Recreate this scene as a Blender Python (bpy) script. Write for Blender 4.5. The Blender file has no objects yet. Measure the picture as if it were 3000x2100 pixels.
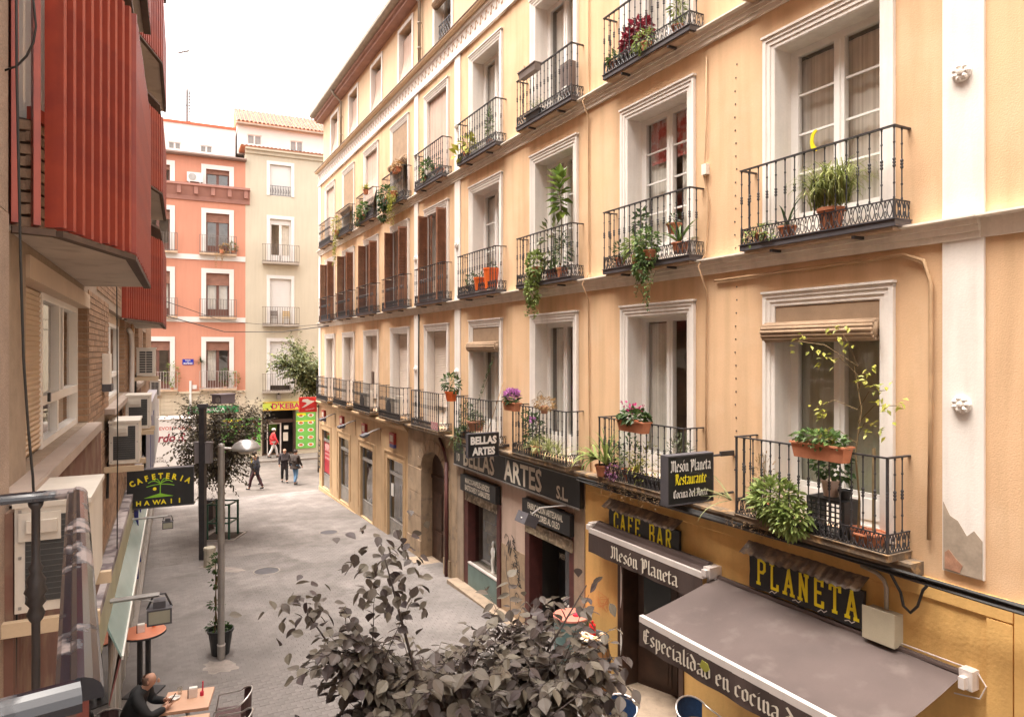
import bpy, math, random
from mathutils import Matrix, Vector
random.seed(7)
R_ = math.radians
scene = bpy.context.scene
COL = scene.collection
# ------------------------------------------------------------------ camera, sky, sun, exposure
HC = 6.8
cam_d = bpy.data.cameras.new('camera'); cam_d.sensor_width = 36; cam_d.lens = 24
cam_d.shift_y = -0.0067; cam_d.clip_start = 0.05; cam_d.clip_end = 2000
cam = bpy.data.objects.new('camera', cam_d); COL.objects.link(cam)
cam.location = (0, 0, HC); cam.rotation_euler = (R_(90), 0, 0)
scene.camera = cam
SUN_EL, SUN_AZ = 74, -100          # elevation; azimuth measured from +Y towards +X
world = bpy.data.worlds.new('World'); scene.world = world; world.use_nodes = True
wn = world.node_tree; wn.nodes.clear()
sky = wn.nodes.new('ShaderNodeTexSky'); sky.sky_type = 'NISHITA'; sky.sun_disc = False
sky.sun_elevation = R_(SUN_EL); sky.sun_rotation = R_(SUN_AZ)
sky.air_density = 1.0; sky.dust_density = 6.0; sky.ozone_density = 1.0
hs = wn.nodes.new('ShaderNodeHueSaturation'); hs.inputs['Saturation'].default_value = 0.10
hs.inputs['Value'].default_value = 1.0
tint = wn.nodes.new('ShaderNodeMix'); tint.data_type = 'RGBA'; tint.blend_type = 'MULTIPLY'
tint.inputs[0].default_value = 1.0; tint.inputs[7].default_value = (1.0, 0.93, 0.87, 1)
bg = wn.nodes.new('ShaderNodeBackground'); bg.inputs['Strength'].default_value = 0.15
wo = wn.nodes.new('ShaderNodeOutputWorld')
wn.links.new(sky.outputs[0], hs.inputs['Color']); wn.links.new(hs.outputs[0], tint.inputs[6])
wn.links.new(tint.outputs[2], bg.inputs['Color']); wn.links.new(bg.outputs[0], wo.inputs['Surface'])
sun_d = bpy.data.lights.new('sun', 'SUN'); sun_d.energy = 0.5; sun_d.angle = R_(45); sun_d.color = (1, .93, .82)
sun = bpy.data.objects.new('sun', sun_d); COL.objects.link(sun)
_d = Vector((math.sin(R_(SUN_AZ)) * math.cos(R_(SUN_EL)), math.cos(R_(SUN_AZ)) * math.cos(R_(SUN_EL)), math.sin(R_(SUN_EL))))
sun.rotation_euler = _d.to_track_quat('Z', 'Y').to_euler()
vs = scene.view_settings
vs.view_transform = 'Standard'; vs.look = 'None'; vs.gamma = 1; vs.use_curve_mapping = False
vs.exposure = 2.8
scene.cycles.max_bounces = 8; scene.cycles.diffuse_bounces = 5; scene.cycles.glossy_bounces = 3
scene.cycles.transparent_max_bounces = 12; scene.cycles.use_denoising = True
scene.cycles.caustics_reflective = False; scene.cycles.caustics_refractive = False
# ------------------------------------------------------------------ helpers
def frame(ox, oy, ax, ay):
    """local x along the facade (to the right as seen from the street), y into the wall, z up"""
    m = Matrix(((ax, -ay, 0, ox), (ay, ax, 0, oy), (0, 0, 1, 0), (0, 0, 0, 1)))
    return m
C_ = math.sqrt(1 + .5375 ** 2)
FR = frame(8.6 - .5375 * 33.7, 33.7, .5375 / C_, -1 / C_)      # yellow building
CL_ = math.sqrt(1 + .495 ** 2)
FL = frame(-1.0, 0, -.495 / CL_, 1 / CL_)                       # building on the camera's side
FE = frame(-.3905 * 43.3, 43.3, .903, .43)                       # end of the street
def T(x, y, z): return Matrix.Translation((x, y, z))
def RZ(d): return Matrix.Rotation(R_(d), 4, 'Z')
def RX(d): return Matrix.Rotation(R_(d), 4, 'X')
def RY(d): return Matrix.Rotation(R_(d), 4, 'Y')
FRI = FR.inverted()
def gz(x, y):
    s = (FRI @ Vector((x, y, 0))).x
    return .03 * s if s > 0 else 0.0
def W(x, y, dz=0): return T(x, y, gz(x, y) + dz)

class MB:
    def __init__(s): s.v = []; s.f = []; s.m = []; s.M = None
    def add(s, vs_, fs, m=0):
        b = len(s.v)
        if s.M is not None: vs_ = [tuple(s.M @ Vector(p)) for p in vs_]
        s.v.extend(vs_)
        for q in fs: s.f.append(tuple(i + b for i in q)); s.m.append(m)
        return s
    def box(s, x0, x1, y0, y1, z0, z1, m=0):
        return s.add([(x0, y0, z0), (x1, y0, z0), (x1, y1, z0), (x0, y1, z0), (x0, y0, z1), (x1, y0, z1), (x1, y1, z1), (x0, y1, z1)],
                     [(0, 3, 2, 1), (4, 5, 6, 7), (0, 1, 5, 4), (1, 2, 6, 5), (2, 3, 7, 6), (3, 0, 4, 7)], m)
    def quad(s, a, b, c, d, m=0): return s.add([a, b, c, d], [(0, 1, 2, 3)], m)
    def prism(s, pts, y0, y1, m=0):
        """pts: (x,z) outline, counter-clockwise seen from -y; extruded y0..y1"""
        n = len(pts)
        v = [(p[0], y0, p[1]) for p in pts] + [(p[0], y1, p[1]) for p in pts]
        f = [tuple(range(n)), tuple(range(2 * n - 1, n - 1, -1))] + [(i, i + n, (i + 1) % n + n, (i + 1) % n) for i in range(n)]
        return s.add(v, f, m)
    def slab(s, pts, z0, z1, m=0):
        n = len(pts)
        v = [(p[0], p[1], z0) for p in pts] + [(p[0], p[1], z1) for p in pts]
        f = [tuple(range(n - 1, -1, -1)), tuple(range(n, 2 * n))] + [(i, (i + 1) % n, (i + 1) % n + n, i + n) for i in range(n)]
        return s.add(v, f, m)
    def profile(s, pts, x0, x1, m=0):
        """pts: (y,z) outline extruded along x"""
        n = len(pts)
        v = [(x0, p[0], p[1]) for p in pts] + [(x1, p[0], p[1]) for p in pts]
        f = [tuple(range(n)), tuple(range(2 * n - 1, n - 1, -1))] + [(i, i + n, (i + 1) % n + n, (i + 1) % n) for i in range(n)]
        return s.add(v, f, m)
    def tube(s, pts, r, n=6, m=0, cap=True):
        pts = [Vector(p) for p in pts]; k = len(pts)
        rs = r if isinstance(r, (list, tuple)) else [r] * k
        v = []; f = []
        up = None
        for i, p in enumerate(pts):
            d = (pts[min(i + 1, k - 1)] - pts[max(i - 1, 0)])
            d = d.normalized() if d.length > 1e-9 else Vector((0, 0, 1))
            if up is None:
                up = Vector((0, 0, 1)) if abs(d.z) < .9 else Vector((1, 0, 0))
            a = d.cross(up)
            if a.length < 1e-4: a = d.cross(Vector((0, 1, 0)))
            a.normalize(); b = a.cross(d).normalized(); up = b
            for j in range(n):
                t = 2 * math.pi * j / n
                q = p + (a * math.cos(t) + b * math.sin(t)) * rs[i]
                v.append(tuple(q))
        for i in range(k - 1):
            for j in range(n):
                f.append((i * n + j, i * n + (j + 1) % n, (i + 1) * n + (j + 1) % n, (i + 1) * n + j))
        if cap:
            f.append(tuple(range(n - 1, -1, -1))); f.append(tuple((k - 1) * n + j for j in range(n)))
        return s.add(v, f, m)
    def lathe(s, prof, n=12, c=(0, 0, 0), m=0, a0=0, a1=360):
        """prof: (r,z) list bottom to top"""
        full = abs(a1 - a0) >= 360; kk = n if full else n + 1
        v = []; f = []
        for (r, z) in prof:
            for j in range(kk):
                t = R_(a0 + (a1 - a0) * j / n)
                v.append((c[0] + r * math.cos(t), c[1] + r * math.sin(t), c[2] + z))
        for i in range(len(prof) - 1):
            for j in range(n):
                f.append((i * kk + j, i * kk + (j + 1) % kk, (i + 1) * kk + (j + 1) % kk, (i + 1) * kk + j))
        if full:
            if prof[0][0] > 1e-4: f.append(tuple(range(n - 1, -1, -1)))
            if prof[-1][0] > 1e-4: f.append(tuple((len(prof) - 1) * kk + j for j in range(n)))
        return s.add(v, f, m)
    def mesh(s, name, mats, smooth=False):
        me = bpy.data.meshes.new(name); me.from_pydata(s.v, [], s.f)
        if not isinstance(mats, (list, tuple)): mats = [mats]
        for a in mats: me.materials.append(a)
        if len(mats) > 1: me.polygons.foreach_set('material_index', s.m)
        if smooth: me.polygons.foreach_set('use_smooth', [True] * len(s.f))
        me.update(); return me
    def build(s, name, mats, parent=None, M=None, smooth=False, stuff=False, kind=None):
        return put(name, s.mesh(name, mats, smooth), parent, M, stuff, kind)

def put(name, me, parent=None, M=None, stuff=False, kind=None):
    o = bpy.data.objects.new(name, me); COL.objects.link(o)
    if parent is not None: o.parent = parent
    if M is not None: o.matrix_basis = M
    if stuff: o['kind'] = 'stuff'
    if kind: o['kind'] = kind
    return o
def thing(name, label, cat, M, group=None):
    o = bpy.data.objects.new(name, None); COL.objects.link(o)
    o.empty_display_size = .1; o.matrix_basis = M; o['label'] = label; o['category'] = cat
    if group: o['group'] = group
    return o
def tag(o, label, cat, group=None):
    o['label'] = label; o['category'] = cat
    if group: o['group'] = group
    return o
def dup(root, M, label, group=None):
    r = root.copy(); COL.objects.link(r); r.matrix_basis = M; r['label'] = label
    if group: r['group'] = group
    def rec(a, b):
        for ch in list(a.children):
            c = ch.copy(); COL.objects.link(c); c.parent = b; rec(ch, c)
    rec(root, r)
    return r
# ------------------------------------------------------------------ materials
MATS = {}
def rgb(c): return (c[0], c[1], c[2], 1)
def mat(name, col, rough=.8, var=.12, scale=3.0, grain=.06, gscale=60, bump=.0, bscale=80, metal=0, spec=.5,
        col2=None, amount=.5, streak=None, sscale=(6, 6, .5), coords='Object', island=0.0, trans=None, obj_rand=0.0):
    if name in MATS: return MATS[name]
    m = bpy.data.materials.new(name); m.use_nodes = True; nt = m.node_tree; N = nt.nodes; Lk = nt.links
    b = N['Principled BSDF']; b.inputs['Roughness'].default_value = rough; b.inputs['Metallic'].default_value = metal
    b.inputs['Specular IOR Level'].default_value = spec
    tc = N.new('ShaderNodeTexCoord')
    def noise(sc, det=4, vec=None):
        n = N.new('ShaderNodeTexNoise'); n.inputs['Scale'].default_value = sc; n.inputs['Detail'].default_value = det
        Lk.new(vec or tc.outputs[coords], n.inputs['Vector']); return n
    def ramp(src, a, c, p0=.3, p1=.7):
        r = N.new('ShaderNodeValToRGB'); r.color_ramp.elements[0].position = p0; r.color_ramp.elements[1].position = p1
        r.color_ramp.elements[0].color = a; r.color_ramp.elements[1].color = c; Lk.new(src, r.inputs[0]); return r
    def mul(a, bb):
        x = N.new('ShaderNodeMix'); x.data_type = 'RGBA'; x.blend_type = 'MULTIPLY'; x.inputs[0].default_value = 1
        Lk.new(a, x.inputs[6]); Lk.new(bb, x.inputs[7]); return x.outputs[2]
    lo = [c * (1 - var) for c in col]; hi = [min(1, c * (1 + var)) for c in col]
    out = ramp(noise(scale, 5).outputs['Fac'], rgb(lo), rgb(hi)).outputs[0]
    if col2:
        x = N.new('ShaderNodeMix'); x.data_type = 'RGBA'
        rr = ramp(noise(scale * 1.7 + .13, 6).outputs['Fac'], (0, 0, 0, 1), (1, 1, 1, 1), amount - .06, amount + .1)
        Lk.new(rr.outputs[0], x.inputs[0]); Lk.new(out, x.inputs[6]); x.inputs[7].default_value = rgb(col2); out = x.outputs[2]
    if grain:
        g = 1 - grain
        out = mul(out, ramp(noise(gscale, 3).outputs['Fac'], (g, g, g, 1), (1, 1, 1, 1)).outputs[0])
    if streak:
        mp = N.new('ShaderNodeMapping'); mp.inputs['Scale'].default_value = sscale; Lk.new(tc.outputs[coords], mp.inputs[0])
        out = mul(out, ramp(noise(1.0, 5, mp.outputs[0]).outputs['Fac'], rgb([1 - streak, 1 - streak * 1.05, 1 - streak * 1.15]), (1, 1, 1, 1), .3, .56).outputs[0])
    if island or obj_rand:
        if island: src = N.new('ShaderNodeNewGeometry').outputs['Random Per Island']; k = island
        else: src = N.new('ShaderNodeObjectInfo').outputs['Random']; k = obj_rand
        out = mul(out, ramp(src, (1 - k, 1 - k, 1 - k, 1), (1, 1, 1, 1), 0, 1).outputs[0])
    Lk.new(out, b.inputs['Base Color'])
    if bump:
        bp = N.new('ShaderNodeBump'); bp.inputs['Strength'].default_value = bump; bp.inputs['Distance'].default_value = .02
        Lk.new(noise(bscale, 4).outputs['Fac'], bp.inputs['Height']); Lk.new(bp.outputs[0], b.inputs['Normal'])
    MATS[name] = m; return m
def leafmat(name, a, b_, rough=.5, k=.0):
    """leaf colour varies from leaf to leaf between two hues; thin leaves let some light through"""
    if name in MATS: return MATS[name]
    m = bpy.data.materials.new(name); m.use_nodes = True; nt = m.node_tree; N = nt.nodes; Lk = nt.links
    p = N['Principled BSDF']; p.inputs['Roughness'].default_value = rough; p.inputs['Specular IOR Level'].default_value = .4
    g = N.new('ShaderNodeNewGeometry'); oi = N.new('ShaderNodeObjectInfo')
    ad = N.new('ShaderNodeMath'); ad.operation = 'ADD'; Lk.new(g.outputs['Random Per Island'], ad.inputs[0]); Lk.new(oi.outputs['Random'], ad.inputs[1])
    fr = N.new('ShaderNodeMath'); fr.operation = 'FRACT'; Lk.new(ad.outputs[0], fr.inputs[0])
    r = N.new('ShaderNodeValToRGB'); r.color_ramp.elements[0].color = rgb(a); r.color_ramp.elements[1].color = rgb(b_)
    Lk.new(fr.outputs[0], r.inputs[0]); Lk.new(r.outputs[0], p.inputs['Base Color'])
    tr = N.new('ShaderNodeBsdfTranslucent'); Lk.new(r.outputs[0], tr.inputs['Color'])
    mx = N.new('ShaderNodeMixShader'); mx.inputs[0].default_value = .25
    Lk.new(p.outputs[0], mx.inputs[1]); Lk.new(tr.outputs[0], mx.inputs[2]); Lk.new(mx.outputs[0], N['Material Output'].inputs['Surface'])
    MATS[name] = m; return m
def glassmat(name, tint=(.75, .8, .78), refl=1.0):
    if name in MATS: return MATS[name]
    m = bpy.data.materials.new(name); m.use_nodes = True; nt = m.node_tree; N = nt.nodes; Lk = nt.links
    N.remove(N['Principled BSDF'])
    t = N.new('ShaderNodeBsdfTransparent'); t.inputs[0].default_value = rgb(tint)
    g = N.new('ShaderNodeBsdfGlossy'); g.inputs['Roughness'].default_value = .02; g.inputs['Color'].default_value = (refl, refl, refl, 1)
    tc = N.new('ShaderNodeTexCoord'); n = N.new('ShaderNodeTexNoise'); n.inputs['Scale'].default_value = 2.2; Lk.new(tc.outputs['Object'], n.inputs['Vector'])
    bp = N.new('ShaderNodeBump'); bp.inputs['Strength'].default_value = .12; bp.inputs['Distance'].default_value = .02
    Lk.new(n.outputs['Fac'], bp.inputs['Height']); Lk.new(bp.outputs[0], g.inputs['Normal'])
    lw_ = N.new('ShaderNodeLayerWeight'); lw_.inputs['Blend'].default_value = .5
    pw = N.new('ShaderNodeMath'); pw.operation = 'POWER'; Lk.new(lw_.outputs['Facing'], pw.inputs[0]); pw.inputs[1].default_value = 3.5
    fr = N.new('ShaderNodeMath'); fr.operation = 'MULTIPLY_ADD'; Lk.new(pw.outputs[0], fr.inputs[0]); fr.inputs[1].default_value = .8; fr.inputs[2].default_value = .10
    mx = N.new('ShaderNodeMixShader'); Lk.new(fr.outputs[0], mx.inputs[0]); Lk.new(t.outputs[0], mx.inputs[1]); Lk.new(g.outputs[0], mx.inputs[2])
    Lk.new(mx.outputs[0], N['Material Output'].inputs['Surface'])
    MATS[name] = m; return m

M_PLAST = mat('apricot_plaster', (.68, .45, .265), .9, .08, .7, .05, 30, .2, 60, streak=.17, sscale=(4, 4, .35), col2=(.70, .485, .30), amount=.55)
M_PLAST4 = mat('attic_plaster', (.70, .51, .33), .9, .06, .8, .04, 30, .1, 60, streak=.08)
M_WHITE = mat('old_white_paint', (.77, .72, .665), .75, .06, 2.0, .05, 30, .1, 50, streak=.10, sscale=(9, 9, .8))
M_WOODW = mat('white_joinery', (.82, .80, .77), .55, .04, 3, .03, 30)
M_TRIM = mat('cream_moulding', (.78, .71, .62), .85, .08, 2, .06, 40, streak=.12)
M_DIRTY = mat('sooty_ledge', (.17, .125, .085), .95, .35, 4, .2, 40, .3, 40, col2=(.42, .26, .12), amount=.58)
M_IRON = mat('black_iron', (.035, .032, .034), .5, .2, 8, .1, 60, spec=.5)
M_IRONG = mat('grey_iron_paint', (.075, .07, .078), .55, .15, 6, .1, 60)
M_SLABU = mat('balcony_underside', (.50, .36, .25), .85, .12, 3, .08, 30, streak=.2)
M_TAN = mat('tan_render', (.55, .375, .21), .85, .10, 1.5, .06, 30, .1, 60, streak=.15, sscale=(4, 4, .4))
M_STONE = mat('worn_stone', (.40, .29, .19), .9, .18, 2.2, .12, 40, .35, 30, streak=.28, sscale=(3, 3, .6), col2=(.25, .19, .14), amount=.62)
M_STONEG = mat('grey_pillar_stone', (.33, .25, .18), .9, .15, 3, .1, 40, .25, 30, streak=.2)
M_PINKW = mat('pinkish_shop_wall', (.56, .42, .34), .9, .08, 2, .05, 30, .1, 50, streak=.14)
M_YEL = mat('ochre_restaurant_wall', (.68, .41, .14), .85, .08, 1.2, .05, 30, .2, 25, streak=.12, sscale=(5, 5, .7))
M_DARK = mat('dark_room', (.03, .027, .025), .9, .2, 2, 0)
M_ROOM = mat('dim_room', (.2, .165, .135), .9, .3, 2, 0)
M_MAROON = mat('maroon_wood', (.085, .022, .018), .55, .25, 4, .15, 40)
M_DWOOD = mat('dark_door_wood', (.055, .026, .016), .5, .3, 4, .15, 50)
M_BSIGN = mat('black_sign', (.014, .014, .015), .4, .3, 5, .1, 60)
M_LETW = mat('white_letters', (.74, .71, .66), .6, .03, 3, 0)
M_LETC = mat('cream_letters', (.62, .56, .46), .6, .05, 3, 0)
M_LETY = mat('yellow_letters', (.92, .76, .02), .5, .04, 3, 0)
M_AWN = mat('brown_awning_canvas', (.088, .064, .058), .85, .12, 1.6, .10, 160, .2, 220, col2=(.12, .092, .082), amount=.6)
M_AWND = mat('brown_valance_canvas', (.055, .034, .028), .85, .15, 2, .1, 100)
M_ALU = mat('white_aluminium', (.72, .66, .62), .35, .05, 4, .04, 40, metal=.3)
M_METAL = mat('galvanised_metal', (.36, .34, .32), .4, .12, 5, .08, 50, metal=.6)
M_ZINC = mat('grey_zinc_pipe', (.36, .31, .25), .6, .12, 4, .06, 40, metal=.2)
M_BRNW = mat('brown_shutter_wood', (.27, .125, .07), .6, .25, 5, .15, 50, streak=.2)
M_BLIND = mat('woven_blind', (.36, .245, .155), .85, .15, 5, .2, 90)
M_CLOTH = mat('faded_awning_cloth', (.54, .395, .32), .85, .06, 3, .05, 40, streak=.1, sscale=(14, 14, .2))
M_ROLLW = mat('roller_shutter_white', (.70, .60, .51), .6, .05, 3, .03, 30)
M_CURT = mat('net_curtain', (.84, .80, .74), .9, .1, 3, .05, 30, streak=.25, sscale=(30, 30, .1))
M_GLASS = glassmat('window_glass', (.92, .93, .92))
M_GLASSD = glassmat('shop_glass', (.55, .58, .55), .8)
M_TERR = mat('terracotta', (.50, .19, .095), .8, .12, 6, .08, 40)
M_ORPOT = mat('orange_plastic', (.72, .13, .02), .5, .08, 5, 0)
M_SOIL = mat('soil', (.05, .035, .025), 1, .3, 20, .2, 60)
M_PLBLK = mat('black_plastic', (.02, .02, .021), .45, .2, 5, 0)
M_CABLE = mat('cable_black', (.02, .019, .018), .6, .2, 5, 0)
M_CABLEB = mat('cable_painted', (.45, .29, .16), .7, .15, 5, 0)
M_BRICK = mat('brown_brick', (.40, .25, .155), .9, .16, 6, .14, 70, .3, 50, obj_rand=.35)
M_BRICKS = mat('brown_brick_far', (.40, .25, .155), .9, .16, 6, .14, 70, .3, 50, island=.3)
M_MORTAR = mat('mortar', (.33, .255, .19), .95, .12, 8, .1, 60)
M_RED = mat('red_lacquer_slat', (.36, .065, .038), .42, .12, 2.5, .05, 30, spec=.5, col2=(.29, .052, .036), amount=.5, streak=.15, sscale=(10, 10, .4))
M_SOFF = mat('painted_soffit', (.55, .475, .40), .8, .1, 1.5, .06, 20, col2=(.38, .31, .25), amount=.62)
M_BRDARK = mat('brown_fascia', (.095, .058, .04), .8, .25, 4, .15, 30)
M_SHUTB = mat('beige_roller_shutter', (.55, .42, .29), .6, .05, 2, .03, 20)
M_FRAMEB = mat('beige_window_box', (.56, .44, .33), .6, .06, 2, .04, 20)
M_SILL = mat('pinkish_stone_sill', (.40, .32, .27), .85, .1, 3, .08, 60)
M_RIB = mat('brown_ribbed_panel', (.18, .085, .06), .7, .15, 2, .08, 30, col2=(.24, .15, .10), amount=.5)
M_AC = mat('cream_ac_casing', (.62, .57, .50), .55, .06, 3, .04, 40, streak=.1)
M_ACG = mat('dark_ac_coil', (.045, .045, .045), .6, .2, 6, .2, 90)
M_GRAN = mat('speckled_granite', (.44, .335, .265), .8, .1, 6, .45, 110, .1, 80)
M_LEAFG = leafmat('leaf_green', (.05, .10, .025), (.13, .20, .05))
M_LEAFD = leafmat('leaf_dark_green', (.025, .055, .018), (.07, .12, .03))
M_LEAFY = leafmat('leaf_yellow_green', (.20, .22, .03), (.38, .36, .06))
M_LEAFL = leafmat('leaf_light_green', (.14, .20, .05), (.28, .33, .10))
M_LEAFR = leafmat('leaf_crimson', (.16, .015, .03), (.30, .04, .06))
M_LEAFDRY = leafmat('leaf_dry', (.25, .15, .06), (.38, .24, .10))
M_PETP = leafmat('petal_purple', (.40, .12, .38), (.55, .25, .5))
M_PETM = leafmat('petal_magenta', (.35, .01, .10), (.5, .04, .18))
M_PLUM = leafmat('leaf_plum', (.075, .056, .056), (.165, .142, .105), .55)
M_TWIG = mat('plum_bark', (.07, .052, .045), .9, .2, 6, .1, 40)
M_STEM = mat('plant_stem', (.16, .11, .05), .9, .2, 6, 0)
# ------------------------------------------------------------------ setting
def paving_mat(name, c1, c2, mort, bw, bh, stain=True):
    m = bpy.data.materials.new(name); m.use_nodes = True; nt = m.node_tree; N = nt.nodes; Lk = nt.links
    b = N['Principled BSDF']; b.inputs['Roughness'].default_value = .8
    tc = N.new('ShaderNodeTexCoord'); mp = N.new('ShaderNodeMapping'); mp.inputs['Rotation'].default_value = (0, 0, R_(90))
    Lk.new(tc.outputs['Object'], mp.inputs[0])
    bk = N.new('ShaderNodeTexBrick'); bk.inputs['Scale'].default_value = 1; bk.inputs['Brick Width'].default_value = bw
    bk.inputs['Row Height'].default_value = bh; bk.inputs['Mortar Size'].default_value = .006
    bk.inputs['Color1'].default_value = rgb(c1); bk.inputs['Color2'].default_value = rgb(c2); bk.inputs['Mortar'].default_value = rgb(mort)
    Lk.new(mp.outputs[0], bk.inputs['Vector'])
    out = bk.outputs['Color']
    for sc, a, c, p0, p1, det in ((.35, .72, 1.12, .35, .65, 6), (1.6, .80, 1.12, .38, .66, 8), (30, .85, 1.05, .3, .7, 3)):
        n = N.new('ShaderNodeTexNoise'); n.inputs['Scale'].default_value = sc; n.inputs['Detail'].default_value = det; Lk.new(tc.outputs['Object'], n.inputs['Vector'])
        r = N.new('ShaderNodeValToRGB'); r.color_ramp.elements[0].position = p0; r.color_ramp.elements[1].position = p1
        r.color_ramp.elements[0].color = (a, a * .99, a * .98, 1); r.color_ramp.elements[1].color = (c, c, c, 1); Lk.new(n.outputs['Fac'], r.inputs[0])
        x = N.new('ShaderNodeMix'); x.data_type = 'RGBA'; x.blend_type = 'MULTIPLY'; x.inputs[0].default_value = 1; x.clamp_result = False
        Lk.new(out, x.inputs[6]); Lk.new(r.outputs[0], x.inputs[7]); out = x.outputs[2]
    Lk.new(out, b.inputs['Base Color'])
    bp = N.new('ShaderNodeBump'); bp.inputs['Strength'].default_value = .3; bp.inputs['Distance'].default_value = .01
    n = N.new('ShaderNodeTexNoise'); n.inputs['Scale'].default_value = 40; Lk.new(tc.outputs['Object'], n.inputs['Vector'])
    Lk.new(n.outputs['Fac'], bp.inputs['Height']); Lk.new(bp.outputs[0], b.inputs['Normal'])
    return m
PV1, PV2 = (.205, .182, .170), (.180, .160, .150)
M_PAVE = paving_mat('street_paving', PV1, PV2, (.13, .115, .107), .32, .24)
M_GROUND = mat('ground_asphalt', (.12, .105, .095), .9, .15, .6, .1, 40)
M_PLAZA = paving_mat('plaza_paving', (.15, .128, .114), (.138, .118, .105), (.11, .095, .085), .9, .6)
M_KERB = mat('kerb_granite', (.27, .235, .205), .85, .12, 3, .15, 60)
M_PAVER = mat('paver_concrete', (.200, .178, .167), .82, .16, 2.0, .12, 60, .2, 50, obj_rand=.15, coords='Object')
M_PAVERS = mat('paver_concrete_far', (.200, .178, .167), .82, .24, .55, .12, 60, .2, 50, island=.15, col2=(.15, .132, .122), amount=.55)
g = MB(); g.quad((-500, -500, -.08), (500, -500, -.08), (500, 500, -.08), (-500, 500, -.08)); g.build('ground', M_GROUND, kind='structure')
g = MB()
for a, b in ((0, 12), (12, 24), (24, 60)):
    g.quad((a, -13, .03 * a), (b, -13, .03 * b), (b, .5, .03 * b), (a, .5, .03 * a))
street = g.build('street', M_PAVE, M=FR, kind='structure')
g = MB(); g.quad((-40, -40, 0), (0, -40, 0), (0, 30, 0), (-40, 30, 0)); g.build('plaza', M_PLAZA, M=FR, kind='structure')
g = MB(); g.box(-30, 16, -2.0, .3, -.05, .13); pav = g.build('pavement', M_PLAZA, M=FE, kind='structure')
g = MB()
for i in range(40): g.box(-28 + i * 1.05, -28 + i * 1.05 + 1.04, -2.16, -2.003, -.05, .134)
g.build('kerb', M_KERB, pav)
# pavers: the nearest 300 singly, the rest of the near street joined
rng = random.Random(3)
pm = MB(); pm.box(-.0582, .0582, -.0782, .0782, -.02, .005)
pmesh = pm.mesh('paver', M_PAVER)
rest = MB(); npv = 0
for i in range(118):
    s = 11.2 + .12 * i; off = .08 if i % 2 else 0
    for j in range(66):
        y = -10.3 + .16 * j + off
        if y > -.35: continue
        dz = rng.uniform(-.0015, .002)
        if 20.4 <= s <= 23.2 and -6.7 <= y <= -4.5 and npv < 300:
            put('paver', pmesh, street, T(s, y, .03 * s + dz) @ RY(-1.7)); npv += 1
        else:
            z = .03 * s + dz
            rest.box(s - .0582, s + .0582, y - .0782, y + .0782, z - .02, z + .005)
rest.build('paver', M_PAVERS, street, stuff=True)
# light cement splashes around posts, and manhole covers
M_SPL = mat('cement_splash', (.275, .235, .21), .9, .2, 6, .15, 30)
def ground_blob(name, x, y, rx, ry, rot, seed, m, zz=.012):
    rg = random.Random(seed); n = 22; pts = []
    for k in range(n):
        a = 2 * math.pi * k / n; q = rg.uniform(.72, 1.1)
        pts.append((math.cos(a) * rx * q, math.sin(a) * ry * q))
    M = W(x, y, zz) @ RZ(rot); mb = MB()
    vs_ = []
    for p in pts:
        w = M @ Vector((p[0], p[1], 0)); vs_.append((w.x, w.y, gz(w.x, w.y) + zz))
    c = M @ Vector((0, 0, 0)); vs_.append((c.x, c.y, gz(c.x, c.y) + zz))
    mb.add(vs_, [(k, (k + 1) % n, n) for k in range(n)])
    return mb.build(name, m, kind='structure')
ground_blob('cement_patch', -5.75, 13.45, .42, .3, -28, 1, M_SPL)
ground_blob('cement_patch', -8.55, 20.2, .9, .25, -20, 3, M_SPL)
def manhole(x, y, r, label):
    M = W(x, y, .008)
    t = thing('manhole_cover', label, 'manhole cover', M, 'round manhole covers in the paving')
    MB().lathe([(r, 0), (r, .012), (r * .9, .012), (r * .9, .002)], 20).build('rim', M_KERB, t)
    MB().lathe([(r * .88, 0), (r * .88, .007), (0, .007)], 20).build('lid', M_IRONG, t)
manhole(-7.15, 19.9, .38, 'round iron manhole cover in the street near the short stone bollard')
manhole(-6.6, 24.6, .34, 'round iron manhole cover farther up the street behind the tree guard')
manhole(-8.6, 33.2, .3, 'round iron manhole cover by the feet of the strolling pair')

# ------------------------------------------------------------------ yellow building
YB = thing('yellow_building', 'long apricot five storey apartment house with iron balconies and shops below', 'building', FR)
WL = [27.51, 24.29, 21.02, 17.77, 14.49, 11.2, 7.9, 4.62, 1.38]   # window bays, nearest first
WW = 1.87
ZF = {1: (4.55, 7.42), 2: (8.24, 10.93), 3: (11.7, 14.38)}
END = 46.0
wb = MB()
ex = [30.78, 34.0, 37.3, 40.6]
allw = sorted([s for s in WL] + ex)
def band_open(mb, y0, y1, z0, z1, opens, s0=0.0, s1=END):
    x = s0
    for a, b in sorted(opens):
        if a > x: mb.box(x, a, y0, y1, z0, z1)
        x = b
    if s1 > x: mb.box(x, s1, y0, y1, z0, z1)
op = [(s + .17, s + WW - .17) for s in allw]
zc = 4.2
for fl in (1, 2, 3):
    a, b = ZF[fl]
    wb.box(0, END, 0, .4, zc, a); band_open(wb, 0, .4, a, b, op); zc = b
wb.box(0, END, 0, .4, zc, 15.35)
wb.box(-.0, END, .9, 9, -.3, 18.3)                        # the body of the house behind the rooms
wb.box(0, .35, .4, .9, -.3, 18.3); wb.box(0, END, .4, .9, 18.0, 18.3)
for z in (4.2, 7.75, 11.2, 14.6): wb.box(.35, END, .4, .9, z, z + .15)
wb.build('wall', M_PLAST, YB)
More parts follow.
